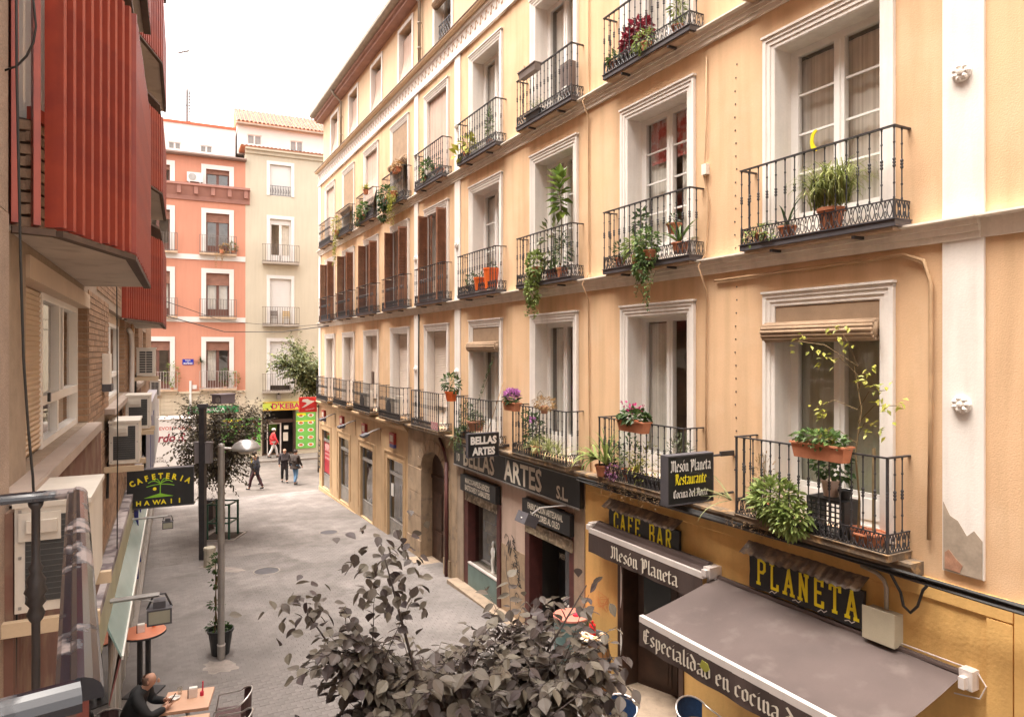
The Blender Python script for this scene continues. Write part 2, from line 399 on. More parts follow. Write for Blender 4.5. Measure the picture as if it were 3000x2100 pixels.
# attic storey, a little set back, with small windows
ab = MB(); OP4 = [(s + .29, s + 1.58) for s in allw]
ab.box(0, END, .2, .6, 15.35, 16.05); band_open(ab, .2, .6, 16.05, 17.8, OP4); ab.box(0, END, .2, .6, 17.8, 18.3)
ab.build('attic_wall', M_PLAST4, YB)
# pilasters broken by the string courses
PIL = [(0.0, .42), (13.58, 13.92), (16.80, 17.16), (29.92, 30.33)]
for a, b in PIL:
    p = MB()
    for z0, z1 in ((4.46, 7.97), (8.2, 11.48), (11.71, 14.9)): p.box(a, b, -.035, .0, z0, z1)
    p.build('pilaster', M_WHITE, YB)
# rosettes on the pilasters
rs = MB(); rs.lathe([(.10, 0), (.10, .015), (.07, .04), (0, .05)], 12)
for k in range(7):
    a = 2 * math.pi * k / 7; rs.lathe([(.034, .01), (.03, .045), (0, .06)], 6, (.062 * math.cos(a), .062 * math.sin(a), 0))
rs.lathe([(.03, .04), (.025, .075), (0, .08)], 8)
rm = rs.mesh('rosette', M_WHITE)
for s in (30.12, 16.98, 13.75):
    for z in (6.25, 9.72, 13.0): put('rosette', rm, YB, T(s, -.035, z) @ RX(90))
# string courses
def course(z0, z1):
    h = z1 - z0
    c = MB(); pr = [(.0, z0), (-.05, z0), (-.05, z0 + .3 * h), (-.075, z0 + .32 * h), (-.075, z0 + .58 * h), (-.10, z0 + .6 * h), (-.10, z0 + .84 * h), (-.16, z0 + .9 * h), (-.16, z1), (0, z1)]
    c.profile(pr, 0, 30.30)
    c.profile([(0, z0), (-.035, z0), (-.035, z0 + .86 * h), (-.15, z0 + .9 * h), (-.15, z1), (0, z1)], 30.302, END)
    return c
course(7.97, 8.2).build('string_course', M_TRIM, YB)
course(11.48, 11.71).build('string_course', M_TRIM, YB)
# frieze with stencilled relief, cornice on top
f = MB()
f.profile([(0, 14.9), (-.07, 14.9), (-.07, 15.03), (-.03, 15.06), (-.03, 15.44), (-.09, 15.46), (-.09, 15.52), (0, 15.54)], 0, END)
f.build('frieze', M_WHITE, YB)
f = MB(); rg = random.Random(5)
for k in range(int(END / .3)):
    x = .15 + .3 * k
    f.box(x, x + .035, -.036, -.029, 15.14, 15.36); f.box(x + .035, x + .09, -.036, -.029, 15.30, 15.36); f.box(x - .05, x, -.036, -.029, 15.14, 15.20)
    f.box(x + .12, x + .16, -.036, -.029, 15.22, 15.28)
f.build('frieze_relief', mat('frieze_brown', (.42, .26, .16), .9, .2, 8, .1), YB, stuff=True)
f = MB(); f.profile([(.2, 15.54), (-.16, 15.54), (-.20, 15.58), (-.20, 15.62), (.2, 15.74)], -.1, END); f.build('cornice', M_PLAST4, YB)
f = MB(); f.profile([(-.205, 15.615), (-.215, 15.62), (-.215, 15.65), (.19, 15.75), (.19, 15.742)], -.1, END); f.build('lead_flashing', mat('flashing', (.12, .07, .045), .7, .2, 4, .1), YB)
# eaves and gutter
f = MB(); f.profile([(.25, 18.1), (-.12, 18.12), (-.14, 18.2), (.25, 18.2)], -.2, END); f.profile([(.25, 18.2), (-.22, 18.22), (-.22, 18.32), (.25, 18.32)], -.22, END)
f.build('eaves', mat('eaves_pink_brown', (.40, .235, .19), .8, .12, 3, .1, 30), YB)
f = MB(); f.profile([(-.2, 18.32), (-.36, 18.34), (-.42, 18.40), (-.43, 18.52), (-.40, 18.52), (-.36, 18.42), (-.2, 18.40)], -.3, END); f.build('gutter', M_ZINC, YB)
f = MB(); f.profile([(-.2, 18.41), (9, 21), (9, 18.41)], -.2, END); f.build('roof', M_TERR, YB)
for s in (3.85, 13.7):
    d = MB(); d.tube([(s, -.33, 18.38), (s, -.2, 18.15), (s, .1, 17.9), (s, .1, 15.7)], .055, 8)
    for z in (17.2, 16.4): d.lathe([(.07, 0), (.07, .05)], 8, (s, .1, z))
    d.build('downpipe', M_ZINC, YB, smooth=True)
# ---- windows
def surround(mb, s0, z0, z1, w=WW):
    for a, b, y in ((s0, s0 + .055, -.055), (s0 + .055, s0 + .115, -.04), (s0 + .115, s0 + .17, -.025)):
        mb.box(a, b, y, 0, z0, z1 + (s0 + .17 - a)); mb.box(2 * s0 + w - b, 2 * s0 + w - a, y, 0, z0, z1 + (s0 + .17 - a))
    mb.box(s0 + .115, s0 + w - .115, -.0255, 0, z1, z1 + .055); mb.box(s0 + .055, s0 + w - .055, -.0405, 0, z1 + .055, z1 + .115)
    mb.box(s0, s0 + w, -.0555, 0, z1 + .115, z1 + .17); mb.box(s0 - .015, s0 + w + .015, -.075, 0, z1 + .17, z1 + .20)
    # reveal linings
    mb.box(s0 + .168, s0 + .182, -.02, .33, z0, z1); mb.box(s0 + w - .182, s0 + w - .168, -.02, .33, z0, z1)
    mb.box(s0 + .182, s0 + w - .182, -.02, .33, z1 - .012, z1 + .002)
def joinery(mb, s0, z0, z1, w=WW, low=.5, muntins=0, m=0, y=.30):
    a, b = s0 + .182, s0 + w - .182; c = (a + b) / 2
    mb.box(a, a + .12, y, y + .07, z0, z1 - .012, m); mb.box(b - .12, b, y, y + .07, z0, z1 - .012, m)
    mb.box(c - .075, c + .075, y - .012, y + .075, z0, z1 - .10, m); mb.box(c - .02, c + .02, y - .03, y - .012, z0, z1 - .12, m)
    mb.box(a + .12, b - .12, y, y + .07, z1 - .10, z1 - .012, m)
    mb.box(a + .12, c - .075, y + .005, y + .065, z0, z0 + .1, m); mb.box(c + .075, b - .12, y + .005, y + .065, z0, z0 + .1, m)
    if low:
        for p, q in ((a + .12, c - .075), (c + .075, b - .12)):
            mb.box(p, q, y + .02, y + .055, z0 + .1, z0 + low, m); mb.box(p + .06, q - .06, y + .01, y + .02, z0 + .17, z0 + low - .07, m)
    for k in range(muntins):
        z = z0 + low + (z1 - .1 - z0 - low) * (k + 1) / (muntins + 1)
        mb.box(a + .12, c - .075, y + .02, y + .05, z - .014, z + .014, m); mb.box(c + .075, b - .12, y + .02, y + .05, z - .014, z + .014, m)
    return [(a + .12, c - .075), (c + .075, b - .12)]
def cloth_mb(s0, s1, z0, z1, flare=0.0, folds=8, y0=.12, amp=.02, ny=10):
    mb = MB(); nx = folds * 4; v = []; fc = []
    for j in range(ny + 1):
        t = j / ny; z = z1 + (z0 - z1) * t; fl = -flare * max(0, (t - .45) / .55) ** 1.3
        for i in range(nx + 1):
            u = i / nx; y = y0 + fl + amp * (.4 + .6 * t) * math.sin(u * folds * 2 * math.pi + 1.3 * math.sin(3 * u + t))
            v.append((s0 + (s1 - s0) * u, y, z))
    for j in range(ny):
        for i in range(nx):
            k = j * (nx + 1) + i; fc.append((k, k + nx + 1, k + nx + 2, k + 1))
    mb.add(v, fc); return mb
def roll_mb(s0, s1, z, r=.1, y=-.02):
    mb = MB(); n = 14
    for k in range(n):                                   # a roll of split canes
        a = 2 * math.pi * k / n
        mb.tube([(s0, y + r * math.cos(a), z + r * math.sin(a)), (s1, y + r * math.cos(a), z + r * math.sin(a))], r * .26, 5)
    mb.lathe([(r * .95, 0), (r * .95, s1 - s0)], 12, (0, 0, 0)); 
    k = len(mb.v) - 24
    for i in range(k, len(mb.v)):
        x, yy, zz = mb.v[i]; mb.v[i] = (s0 + zz, y + x, z + yy)
    return mb
def louvre_leaf(h, w=.30, n=20):
    mb = MB(); mb.box(0, .04, -.018, .018, 0, h); mb.box(w - .04, w, -.018, .018, 0, h)
    for z in (0, h * .36, h - .06): mb.box(.04, w - .04, -.018, .018, z, z + .06)
    mb.box(.04, w - .04, -.008, .008, .06, h * .36)
    z = h * .36 + .085
    while z < h - .08:
        mb.add([(.04, -.02, z), (w - .04, -.02, z), (w - .04, .02, z + .035), (.04, .02, z + .035), (.04, -.02, z + .008), (w - .04, -.02, z + .008), (w - .04, .02, z + .043), (.04, .02, z + .043)],
               [(0, 3, 2, 1), (4, 5, 6, 7), (0, 1, 5, 4), (2, 3, 7, 6)])
        z += .05
    return mb
LEAF = louvre_leaf(2.62).mesh('shutter', M_BRNW)
def room(parent, s0, z0, z1, m):
    mb = MB(); a, b = s0 + .0, s0 + WW
    mb.box(a, b, .86, .89, z0 - .1, z1 + .1); mb.box(a, a + .03, .41, .86, z0 - .1, z1 + .1); mb.box(b - .03, b, .41, .86, z0 - .1, z1 + .1)
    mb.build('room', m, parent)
def window(fl, s0, kind, **kw):
    z0, z1 = ZF[fl]
    mb = MB(); surround(mb, s0, z0 if fl != 1 else 4.6, z1)
    low = kw.get('low', .5 if fl == 1 else .45)
    fr = MB(); ps = joinery(fr, s0, z0, z1, low=low, muntins=kw.get('muntins', 0))
    w = mb.build('window', M_WHITE, YB); fr.build('casement', M_WOODW, w)
    g = MB()
    for a, b in ps: g.quad((a, .335, z0 + low), (b, .335, z0 + low), (b, .335, z1 - .1), (a, .335, z1 - .1))
    g2 = g.v
    for i in range(2):
        q = MB(); q.add(g2[4 * i:4 * i + 4], [(0, 1, 2, 3)]); q.build('pane', M_GLASS, w)
    room(w, s0, z0, z1, kw.get('room', M_ROOM))
    a, b = s0 + .19, s0 + WW - .19; c = (a + b) / 2
    if 'curtain' in kw:
        for u0, u1 in kw['curtain']:
            cloth_mb(a + (b - a) * u0, a + (b - a) * u1, z0 + .1, z1 - .12, 0, max(2, int(9 * (u1 - u0))), .44, .015, 3).build('curtain', kw.get('cm', M_CURT), w)
    if kind == 'roller':
        h0 = z0 + kw.get('lift', .02); n = int((z1 - h0) / .055); r = MB(); v = []; fc = []
        for k in range(n + 1):
            z = h0 + (z1 - .02 - h0) * k / n
            v += [(a, .235, z), (b, .235, z), (a, .222, z + .02), (b, .222, z + .02)]
        for k in range(2 * n + 1): fc.append((2 * k, 2 * k + 1, 2 * k + 3, 2 * k + 2))
        r.add(v, fc); r.build('roller_shutter', M_ROLLW, w)
        if kw.get('lift', 0) > .3: pass
    if kind in ('roll', 'cloth_roll'):
        roll_mb(s0 + .05, s0 + WW - .2, z1 - kw.get('drop', .42), .11, -.03).build('rolled_blind', M_BLIND, w, smooth=True)
        q = MB(); q.box(a, b, -.01, .0, z1 - kw.get('drop', .42), z1 - .02); q.build('blind_top', M_BLIND, w)
    if kind in ('cloth', 'cloth_roll'):
        zt = z1 - .03; zb = z0 + kw.get('bottom', .0)
        if kind == 'cloth_roll': zb = z1 - kw.get('drop', .42)
        if kind == 'cloth': cloth_mb(a, b, zb, zt, kw.get('flare', .0), 6, .06, .012).build('hanging_blind', M_CLOTH, w)
    if kind == 'louvre':
        h = 2.62
        for M in (T(s0 + .19, -.02, z0 + .03) @ RZ(-86), T(s0 + .2, .05, z0 + .03) @ RZ(-8), T(s0 + WW - .19, -.02, z0 + .03) @ RZ(-94 + kw.get('turn', 0)), T(s0 + WW - .2 - .32, .05, z0 + .03) @ RZ(5)):
            if M is None: continue
            if kw.get('skip') and M.translation.x > s0 + 1 and abs(M.translation.y - .05) < .01: continue
            put('shutter', LEAF, w, M)
    return w
F1K = [dict(kind='roll', drop=.36, curtain=[(0, 1)], cm=mat('grey_green_reflection', (.42, .41, .32), .8, .05, 3, 0), room=M_ROOM),  # grey-green sheet behind the panes: the glass's reflecting tone put into its colour
       dict(kind='door', curtain=[(0, .38)], cm=M_CURT), dict(kind='door', curtain=[(.1, .42)]), dict(kind='roll', drop=.5, curtain=[(.1, .9)]),
       dict(kind='roller', lift=.6), dict(kind='roller'), dict(kind='roller', lift=.45), dict(kind='roller'), dict(kind='roller')]
M_STRIPE = mat('striped_cloth', (.5, .12, .10), .9, .05, 3, 0, streak=.0, col2=(.62, .5, .46), amount=.5)
F2K = [dict(kind='panes', muntins=3, curtain=[(0, .45), (.52, 1)], cm=mat('grey_curtain', (.68, .61, .55), .9, .1, 3, 0, streak=.3, sscale=(30, 30, .1))),  # curtain coloured pale in place of the bright brick reflection in these panes
       dict(kind='panes', muntins=3, curtain=[(.05, .4), (.6, 1)]), dict(kind='panes', muntins=2, curtain=[(0, 1)]), dict(kind='panes', muntins=2, curtain=[(0, .6)]),
       dict(kind='louvre', skip=True), dict(kind='louvre', turn=-14), dict(kind='louvre', turn=-10), dict(kind='louvre'), dict(kind='louvre', turn=-8)]
F3K = [dict(kind='door'), dict(kind='door', curtain=[(0, 1)]), dict(kind='door', curtain=[(.1, 1)]), dict(kind='door', curtain=[(0, 1)]),
       dict(kind='cloth', bottom=.3), dict(kind='cloth_roll', drop=1.25), dict(kind='cloth', flare=.22, bottom=.6), dict(kind='cloth_roll', drop=1.6), dict(kind='cloth', bottom=.2)]
WIN = {}
for fl, ks in ((1, F1K), (2, F2K), (3, F3K)):
    for s0, kw in zip(WL, ks):
        kw = dict(kw); k = kw.pop('kind'); WIN[fl, s0] = window(fl, s0, k, **kw)
    for s0 in ex: window(fl, s0, 'door', curtain=[(0, 1)])
for i in (5, 7):                                            # upper cloth of the half-rolled blinds
    s0 = WL[i]; z0, z1 = ZF[3]
    cloth_mb(s0 + .19, s0 + WW - .19, z1 - (1.25 if i == 5 else 1.6), z1 - .03, .06, 6, .04, .012).build('hanging_blind', M_CLOTH, WIN[3, s0])
# F2 second bay: striped cloth in the upper panes
q = cloth_mb(24.62, 25.1, 10.1, 10.85, 0, 7, .39, .01, 2); q.build('striped_cloth', M_STRIPE, WIN[2, WL[1]])
q = cloth_mb(25.3, 25.75, 10.1, 10.85, 0, 7, .39, .01, 2); q.build('striped_cloth', M_STRIPE, WIN[2, WL[1]])
# paper moon in the pane of F2 bay 1
moon = MB(); pts = []
for k in range(13):
    a = R_(80 + 200 * k / 12); pts.append((.085 * math.cos(a), .145 * math.sin(a)))
for k in range(9):
    a = R_(262 - 160 * k / 8); pts.append((.045 + .08 * math.cos(a), .01 + .115 * math.sin(a)))
moon.prism([(p[0] + 28.07, p[1] + 9.62) for p in pts], .318, .33)
tag(moon.build('paper_moon', M_LETY, M=FR), 'yellow crescent moon hung inside a second floor window pane', 'ornament')
# attic windows
for i, s in enumerate(sorted(WL, reverse=True)):
    a, b = s + .29, s + 1.58; z0, z1 = 16.05, 17.8; mb = MB()
    for x0, x1 in ((a - .13, a), (b, b + .13)): mb.box(x0, x1, .165, .2, z0 - .06, z1 + .14)
    mb.box(a, b, .165, .2, z1, z1 + .14)
    mb.box(a - .002, a + .012, .17, .48, z0, z1); mb.box(b - .012, b + .002, .17, .48, z0, z1)
    mb.box(a - .16, b + .16, .13, .2, z0 - .1, z0 - .06)
    mb.box(a + .012, a + .1, .45, .5, z0, z1); mb.box(b - .1, b - .012, .45, .5, z0, z1); mb.box((a + b) / 2 - .06, (a + b) / 2 + .06, .45, .5, z0, z1)
    w = mb.build('window', M_WHITE, YB)
    MB().quad((a, .49, z0), (b, .49, z0), (b, .49, z1), (a, .49, z1)).build('pane', M_GLASS, w)
    MB().box(a, b, .8, .82, z0, z1).build('room', M_ROOM, w)
    if i in (5, 3, 4): pass
    if i in (3, 4):                                          # little guard grilles
        gg = MB(); gg.box(a + .02, b - .02, .3, .33, z0 + .62, z0 + .65); gg.box(a + .02, b - .02, .3, .33, z0 + .02, z0 + .05)
        for k in range(8):
            x = a + .08 + (b - a - .16) * k / 7; c = z0 + .33
            gg.tube([(x, .315, z0 + .04), (x + .06, .315, c - .1), (x - .05, .315, c + .1), (x, .315, z0 + .62)], .014, 4)
            gg.tube([(x, .315, z0 + .04), (x - .06, .315, c - .1), (x + .05, .315, c + .1), (x, .315, z0 + .62)], .014, 4)
        gg.build('guard_grille', M_IRONG, w)
    if i in (5, 6, 7, 8):
        cloth_mb(a + .02, b - .02, z0 + .05, z1 - .25, .16, 5, .33, .01).build('hanging_blind', M_CLOTH, w)
    if i == 4: roll_mb(a, b, z1 - .5, .1, .2).build('rolled_blind', M_BLIND, w, smooth=True)
# ---- balconies
def baluster_mesh(h):
    mb = MB(); r = .0085
    pr = [(.014, 0), (.014, .02), (r, .03)]
    for z in (.22 * h, .78 * h): pr += [(r, z - .012), (.014, z - .008), (.014, z + .008), (r, z + .012)]
    pr += [(r, .43 * h)]
    for k in range(3):
        z = (.455 + .045 * k) * h; pr += [(.012, z - .016), (.019, z - .007), (.019, z + .007), (.012, z + .016)]
    pr += [(r, .57 * h)]
    pr = sorted(pr[:3] + pr[3:], key=lambda p: p[1]); pr += [(r, h - .03), (.013, h - .02), (.013, h)]
    mb.lathe(pr, 6); return mb
def lattice(mb, p0, p1, h):
    """scroll panel between two plan points"""
    p0, p1 = Vector(p0), Vector(p1); L = (p1 - p0).length; n = max(1, round(L / .105)); d = (p1 - p0) / n
    for k in range(n):
        o = p0 + d * k
        def P(u, v): q = o + d * u; return (q.x, q.y, q.z + v * h)
        for sg in (1, -1):
            A = [P(.5 + sg * x, y) for x, y in ((.0, .03), (.20, .2), (.30, .45), (.2, .72), (.0, .95))]
            mb.tube(A, .007, 4, cap=False)
            B = [P(.5 + sg * x, y) for x, y in ((.50, .98), (.40, .80), (.44, .62), (.5, .58))]
            mb.tube(B, .0065, 4, cap=False)
            B = [P(.5 + sg * x, y) for x, y in ((.50, .02), (.38, .14), (.40, .32), (.5, .40))]
            mb.tube(B, .0065, 4, cap=False)
BAL = {}
LAT = {}
def balcony(fl, s0, proj, single, ml=.16, mr=.16):
    zs = {1: 4.49, 2: 8.19, 3: 11.69}[fl]
    a, b = s0 - ml, s0 + WW + mr; rail = zs + 1.12 if fl > 1 else zs + 1.15
    mb = MB(); mb.box(a - .02, b + .02, -proj - .02, 0, zs, zs + .075); mb.box(a - .035, b + .035, -proj - .035, 0, zs + .0755, zs + .085)
    bal = mb.build('balcony', M_IRONG if fl > 1 else M_DIRTY, YB)
    if fl > 1:
        u = MB(); u.box(a + .03, b - .03, -proj + .02, 0, zs - .035, zs - .0005); u.build('underside', M_SLABU, bal)
        for x in (a + .5, b - .5): MB().box(x - .02, x + .02, -proj, 0, zs - .07, zs - .036).build('bracket', M_IRON, bal)
    zl0, zl1 = zs + .095, zs + .30
    key = (round(b - a, 2), proj)
    if key not in LAT:
        l = MB(); w = b - a
        lattice(l, (0, -proj, 0), (w, -proj, 0), zl1 - zl0); lattice(l, (0, -proj, 0), (0, 0, 0), zl1 - zl0); lattice(l, (w, -proj, 0), (w, 0, 0), zl1 - zl0)
        LAT[key] = l.mesh('lattice', M_IRON)
    put('lattice', LAT[key], bal, T(a, 0, zl0))
    r = MB()
    for z, t in ((zl0, .012), (zl1, .014)):
        r.box(a - .01, b + .01, -proj - .01, -proj + .01, z - t, z); r.box(a - .01, a + .01, -proj + .01, 0, z - t, z); r.box(b - .01, b + .01, -proj + .01, 0, z - t, z)
    r.box(a - .02, b + .02, -proj - .02, -proj + .02, rail - .018, rail); r.box(a - .02, a + .02, -proj + .02, .02, rail - .018, rail); r.box(b - .02, b + .02, -proj + .02, .02, rail - .018, rail)
    for x in (a, b): r.box(x - .012, x + .012, -proj - .012, -proj + .012, zs + .085, zl1 if fl > 1 else rail - .02)
    r.build('handrail', M_IRON, bal)
    h = round(rail - .018 - zl1, 3)
    if h not in BAL: BAL[h] = (baluster_mesh(h).mesh('baluster', M_IRON), baluster_mesh(h))
    n = 15; pos = [(a + (b - a) * k / n, -proj) for k in range(n + 1)]
    ns = 2 if proj > .3 else 1
    for k in range(1, ns + 1):
        pos += [(a, -proj + proj * k / (ns + 1)), (b, -proj + proj * k / (ns + 1))]
    if single:
        for x, y in pos: put('baluster', BAL[h][0], bal, T(x, y, zl1))
    else:
        j = MB(); src = BAL[h][1]
        for x, y in pos: j.M = T(x, y, zl1); j.add(src.v, src.f)
        j.M = None; j.build('baluster', M_IRON, bal, stuff=True)
    return bal
for i, s0 in enumerate(WL):
    balcony(1, s0, .40, i < 5, .14, .16)
    balcony(2, s0, .28, i < 5); balcony(3, s0, .28, i < 5)
for s0 in ex[:1]:
    for fl in (2, 3): pass
# ---- ledge at first floor and sooty cornice
f = MB(); f.profile([(0, 4.2), (-.10, 4.2), (-.14, 4.28), (-.2, 4.34), (-.2, 4.40), (0, 4.46)], 0, 13.1); f.build('ledge', M_TAN, YB)
f = MB(); f.profile([(0, 4.34), (-.12, 4.35), (-.2, 4.41), (-.24, 4.45), (-.24, 4.485), (0, 4.486)], 13.102, 29.7); f.build('ledge', M_DIRTY, YB)
# ------------------------------------------------------------------ lettering
def text_add(mb, body, size, x, y, z, bold=.0, sx=1.0, align='LEFT', m=0, M=None, thick=0.0):
    """flat letters facing -y, baseline at (x, y, z)"""
    cu = bpy.data.curves.new('t', 'FONT'); cu.body = body; cu.size = size; cu.offset = bold; cu.resolution_u = 2; cu.align_x = align; cu.fill_mode = 'FRONT'
    o = bpy.data.objects.new('t', cu); COL.objects.link(o)
    bpy.context.view_layer.update()
    dg = bpy.context.evaluated_depsgraph_get()
    me = bpy.data.meshes.new_from_object(o.evaluated_get(dg))
    v = [(x + p.co.x * sx, y, z + p.co.y) for p in me.vertices]
    if M is not None: v = [tuple(M @ Vector(p)) for p in v]
    fs = [tuple(p.vertices) for p in me.polygons]
    w = max((p.co.x for p in me.vertices), default=0) * sx
    mb.add(v, fs, m); bpy.data.objects.remove(o); bpy.data.curves.remove(cu); bpy.data.meshes.remove(me)
    return w
BL = {'a': ([[(.1, .92), (.45, 1), (.6, .85), (.6, .12), (.75, 0)], [(.6, .58), (.2, .42), (.1, .25), (.2, .02), (.6, .2)]], .8),
 'c': ([[(.6, .85), (.35, 1), (.14, .82), (.14, .18), (.35, 0), (.6, .18)]], .68),
 'd': ([[(.12, 1.42), (.6, .92), (.62, .2), (.35, 0), (.13, .18), (.13, .72), (.35, .9), (.6, .78)]], .78),
 'e': ([[(.14, .48), (.6, .70), (.52, .92), (.35, 1), (.14, .82), (.14, .18), (.35, 0), (.6, .18)]], .68),
 'i': ([[(.04, .88), (.2, 1), (.2, .12), (.36, 0)], [(.17, 1.27), (.27, 1.38)]], .42),
 'l': ([[(.04, 1.38), (.2, 1.5), (.2, .12), (.36, 0)]], .42),
 'n': ([[(.04, .88), (.2, 1), (.2, .1), (.34, 0)], [(.2, .82), (.5, 1), (.62, .86), (.62, .12), (.77, 0)]], .82),
 'o': ([[(.36, 1), (.13, .83), (.13, .17), (.36, 0), (.6, .17), (.6, .83), (.36, 1)]], .74),
 'p': ([[(.04, .9), (.2, 1), (.2, -.42)], [(.2, .82), (.48, 1), (.62, .84), (.62, .16), (.42, 0), (.2, .12)]], .76),
 'r': ([[(.04, .88), (.2, 1), (.2, .1), (.34, 0)], [(.2, .8), (.42, 1), (.6, .86)]], .62),
 's': ([[(.58, .86), (.36, 1), (.15, .82), (.22, .62), (.54, .4), (.58, .17), (.36, 0), (.1, .14)]], .68),
 't': ([[(.2, 1.28), (.2, .14), (.36, 0), (.5, .1)], [(.02, .96), (.48, .98)]], .54),
 'u': ([[(.04, .9), (.18, 1), (.18, .16), (.36, 0), (.6, .2)], [(.6, 1), (.6, .12), (.75, 0)]], .8),
 'M': ([[(0, .16), (.15, 0), (.27, .2), (.27, 1.2), (.08, 1.42)], [(.27, 1.2), (.5, 1.45), (.64, 1.2), (.64, .1)], [(.64, 1.2), (.9, 1.45), (1.05, 1.2), (1.05, .15), (1.22, 0)], [(-.02, -.22), (.2, -.05)]], 1.28),
 'P': ([[(0, 1.2), (.18, 1.45), (.32, 1.2), (.32, -.15), (.05, -.38)], [(.32, 1.3), (.7, 1.45), (.9, 1.2), (.86, .6), (.6, .42), (.32, .56)], [(.56, 1.25), (.56, .48)]], 1.0),
 'R': ([[(.02, 1.3), (.3, 1.45), (.3, .1), (.05, 0)], [(.3, 1.35), (.7, 1.45), (.86, 1.15), (.75, .85), (.35, .74)], [(.55, .75), (.86, .12), (1.04, 0)], [(.53, 1.3), (.53, .78)]], 1.08),
 'C': ([[(.84, 1.2), (.55, 1.45), (.2, 1.22), (.16, .3), (.45, 0), (.86, .22)], [(.5, 1.32), (.5, .16)]], .95),
 'N': ([[(0, .12), (.15, 0), (.25, .2), (.25, 1.2), (.1, 1.42)], [(.25, 1.22), (.62, 1.45), (.82, 1.2), (.82, .15), (.98, 0)], [(.53, 1.3), (.53, .3)]], 1.05),
 'E': ([[(.84, 1.22), (.5, 1.45), (.2, 1.22), (.16, .3), (.45, 0), (.86, .2)], [(.47, 1.34), (.47, .14)], [(.2, .74), (.78, .84)]], .95)}
def nib_line(mb, pts, ang, w, fx, y):
    """a broad pen stroke: every segment is swept by a slanted nib"""
    nx, nz = w / 2 * math.cos(R_(ang)), w / 2 * math.sin(R_(ang))
    for i in range(len(pts) - 1):
        (x0, z0), (x1, z1) = pts[i], pts[i + 1]
        q = [(x0 - nx, z0 - nz), (x0 + nx, z0 + nz), (x1 + nx, z1 + nz), (x1 - nx, z1 - nz)]
        ar = sum(q[k][0] * q[(k + 1) % 4][1] - q[(k + 1) % 4][0] * q[k][1] for k in range(4))
        if ar < 0: q.reverse()
        yy = y - .0004 * (i % 3)
        mb.add([fx(a, b, yy) for a, b in q], [(0, 1, 2, 3)])
def blackletter(mb, text, x, y, z, h, sx=1.0, w=.25, measure=False):
    cx = 0
    for ch in text:
        base = {'ó': 'o'}.get(ch, ch)
        if ch == ' ': cx += .45; continue
        st, adv = BL[base]
        if ch == 'ó': st = st + [[(.36, 1.22), (.5, 1.48)]]
        if not measure:
            for k, p in enumerate(st):
                nib_line(mb, p, 38, w, lambda a, b, yy, c=cx: (x + (c + a) * h * sx, yy - .0013 * k, z + b * h), y)
        cx += adv + .04
    return cx * h * sx
SLAB = {'P': ([[(.12, 0), (.12, 1)], [(.12, 1), (.42, 1), (.55, .9), (.55, .62), (.42, .5), (.12, .5)]], [(.12, 0)], .62),
 'L': ([[(.12, 1), (.12, 0), (.52, 0), (.52, .18)]], [(.12, 1)], .6), 'A': ([[(.05, 0), (.3, 1), (.55, 0)], [(.13, .33), (.47, .33)]], [(.05, 0), (.55, 0)], .66),
 'N': ([[(.1, 0), (.1, 1), (.5, 0), (.5, 1)]], [(.1, 0), (.5, 1)], .66), 'E': ([[(.52, .82), (.52, 1), (.1, 1), (.1, 0), (.54, 0), (.54, .18)], [(.1, .52), (.4, .52)]], [], .62),
 'T': ([[(.02, .82), (.02, 1), (.58, 1), (.58, .82)], [(.3, 1), (.3, 0)]], [(.3, 0)], .62), 'C': ([[(.54, .76), (.5, .92), (.3, 1), (.12, .85), (.08, .5), (.12, .15), (.3, 0), (.5, .08), (.56, .24)]], [], .64),
 'F': ([[(.12, 0), (.12, 1), (.54, 1), (.54, .84)], [(.12, .52), (.42, .52)]], [(.12, 0)], .6), 'B': ([[(.1, 0), (.1, 1), (.42, 1), (.52, .88), (.5, .62), (.4, .52), (.1, .52)], [(.4, .52), (.56, .4), (.55, .12), (.42, 0), (.1, 0)]], [], .64),
 'R': ([[(.12, 0), (.12, 1), (.42, 1), (.54, .88), (.54, .64), (.42, .52), (.12, .52)], [(.34, .52), (.58, 0)]], [(.12, 0), (.58, 0)], .66)}
def slab_text(mb, text, x, y, z, h, sx, adv=None):
    cx = x; wd = .13 * h
    def seg(a, b, yy):
        d = Vector((b[0] - a[0], b[1] - a[1])); d.normalize(); n = Vector((-d.y, d.x)) * wd / 2; e = d * wd * .35
        mb.add([(a[0] - e.x - n.x, yy, a[1] - e.y - n.y), (b[0] + e.x - n.x, yy, b[1] + e.y - n.y), (b[0] + e.x + n.x, yy, b[1] + e.y + n.y), (a[0] - e.x + n.x, yy, a[1] - e.y + n.y)], [(0, 1, 2, 3)])
    k = 0
    for ch in text:
        if ch == ' ': cx += (.45 * h * sx if adv is None else adv * .8); continue
        st, ser, aw = SLAB[ch]
        for p in st:
            for i in range(len(p) - 1):
                k += 1; seg((cx + p[i][0] * h * sx, z + p[i][1] * h), (cx + p[i + 1][0] * h * sx, z + p[i + 1][1] * h), y - .0004 * (k % 12))
        for q in ser:
            k += 1; seg((cx + (q[0] - .10) * h * sx, z + q[1] * h), (cx + (q[0] + .10) * h * sx, z + q[1] * h), y - .0004 * (k % 12))
        cx += aw * h * sx * 1.25 if adv is None else adv
def scribble(mb, pts, w, y, k0=0):
    for i in range(len(pts) - 1):
        a, b = Vector(pts[i]), Vector(pts[i + 1]); d = (b - a)
        if d.length < 1e-5: continue
        d.normalize(); n = Vector((-d.y, d.x)) * w / 2; e = d * w * .3; a = a - e; b = b + e
        yy = y - .0003 * ((i + k0) % 8)
        mb.add([(a.x - n.x, yy, a.y - n.y), (b.x - n.x, yy, b.y - n.y), (b.x + n.x, yy, b.y + n.y), (a.x + n.x, yy, a.y + n.y)], [(0, 1, 2, 3)])
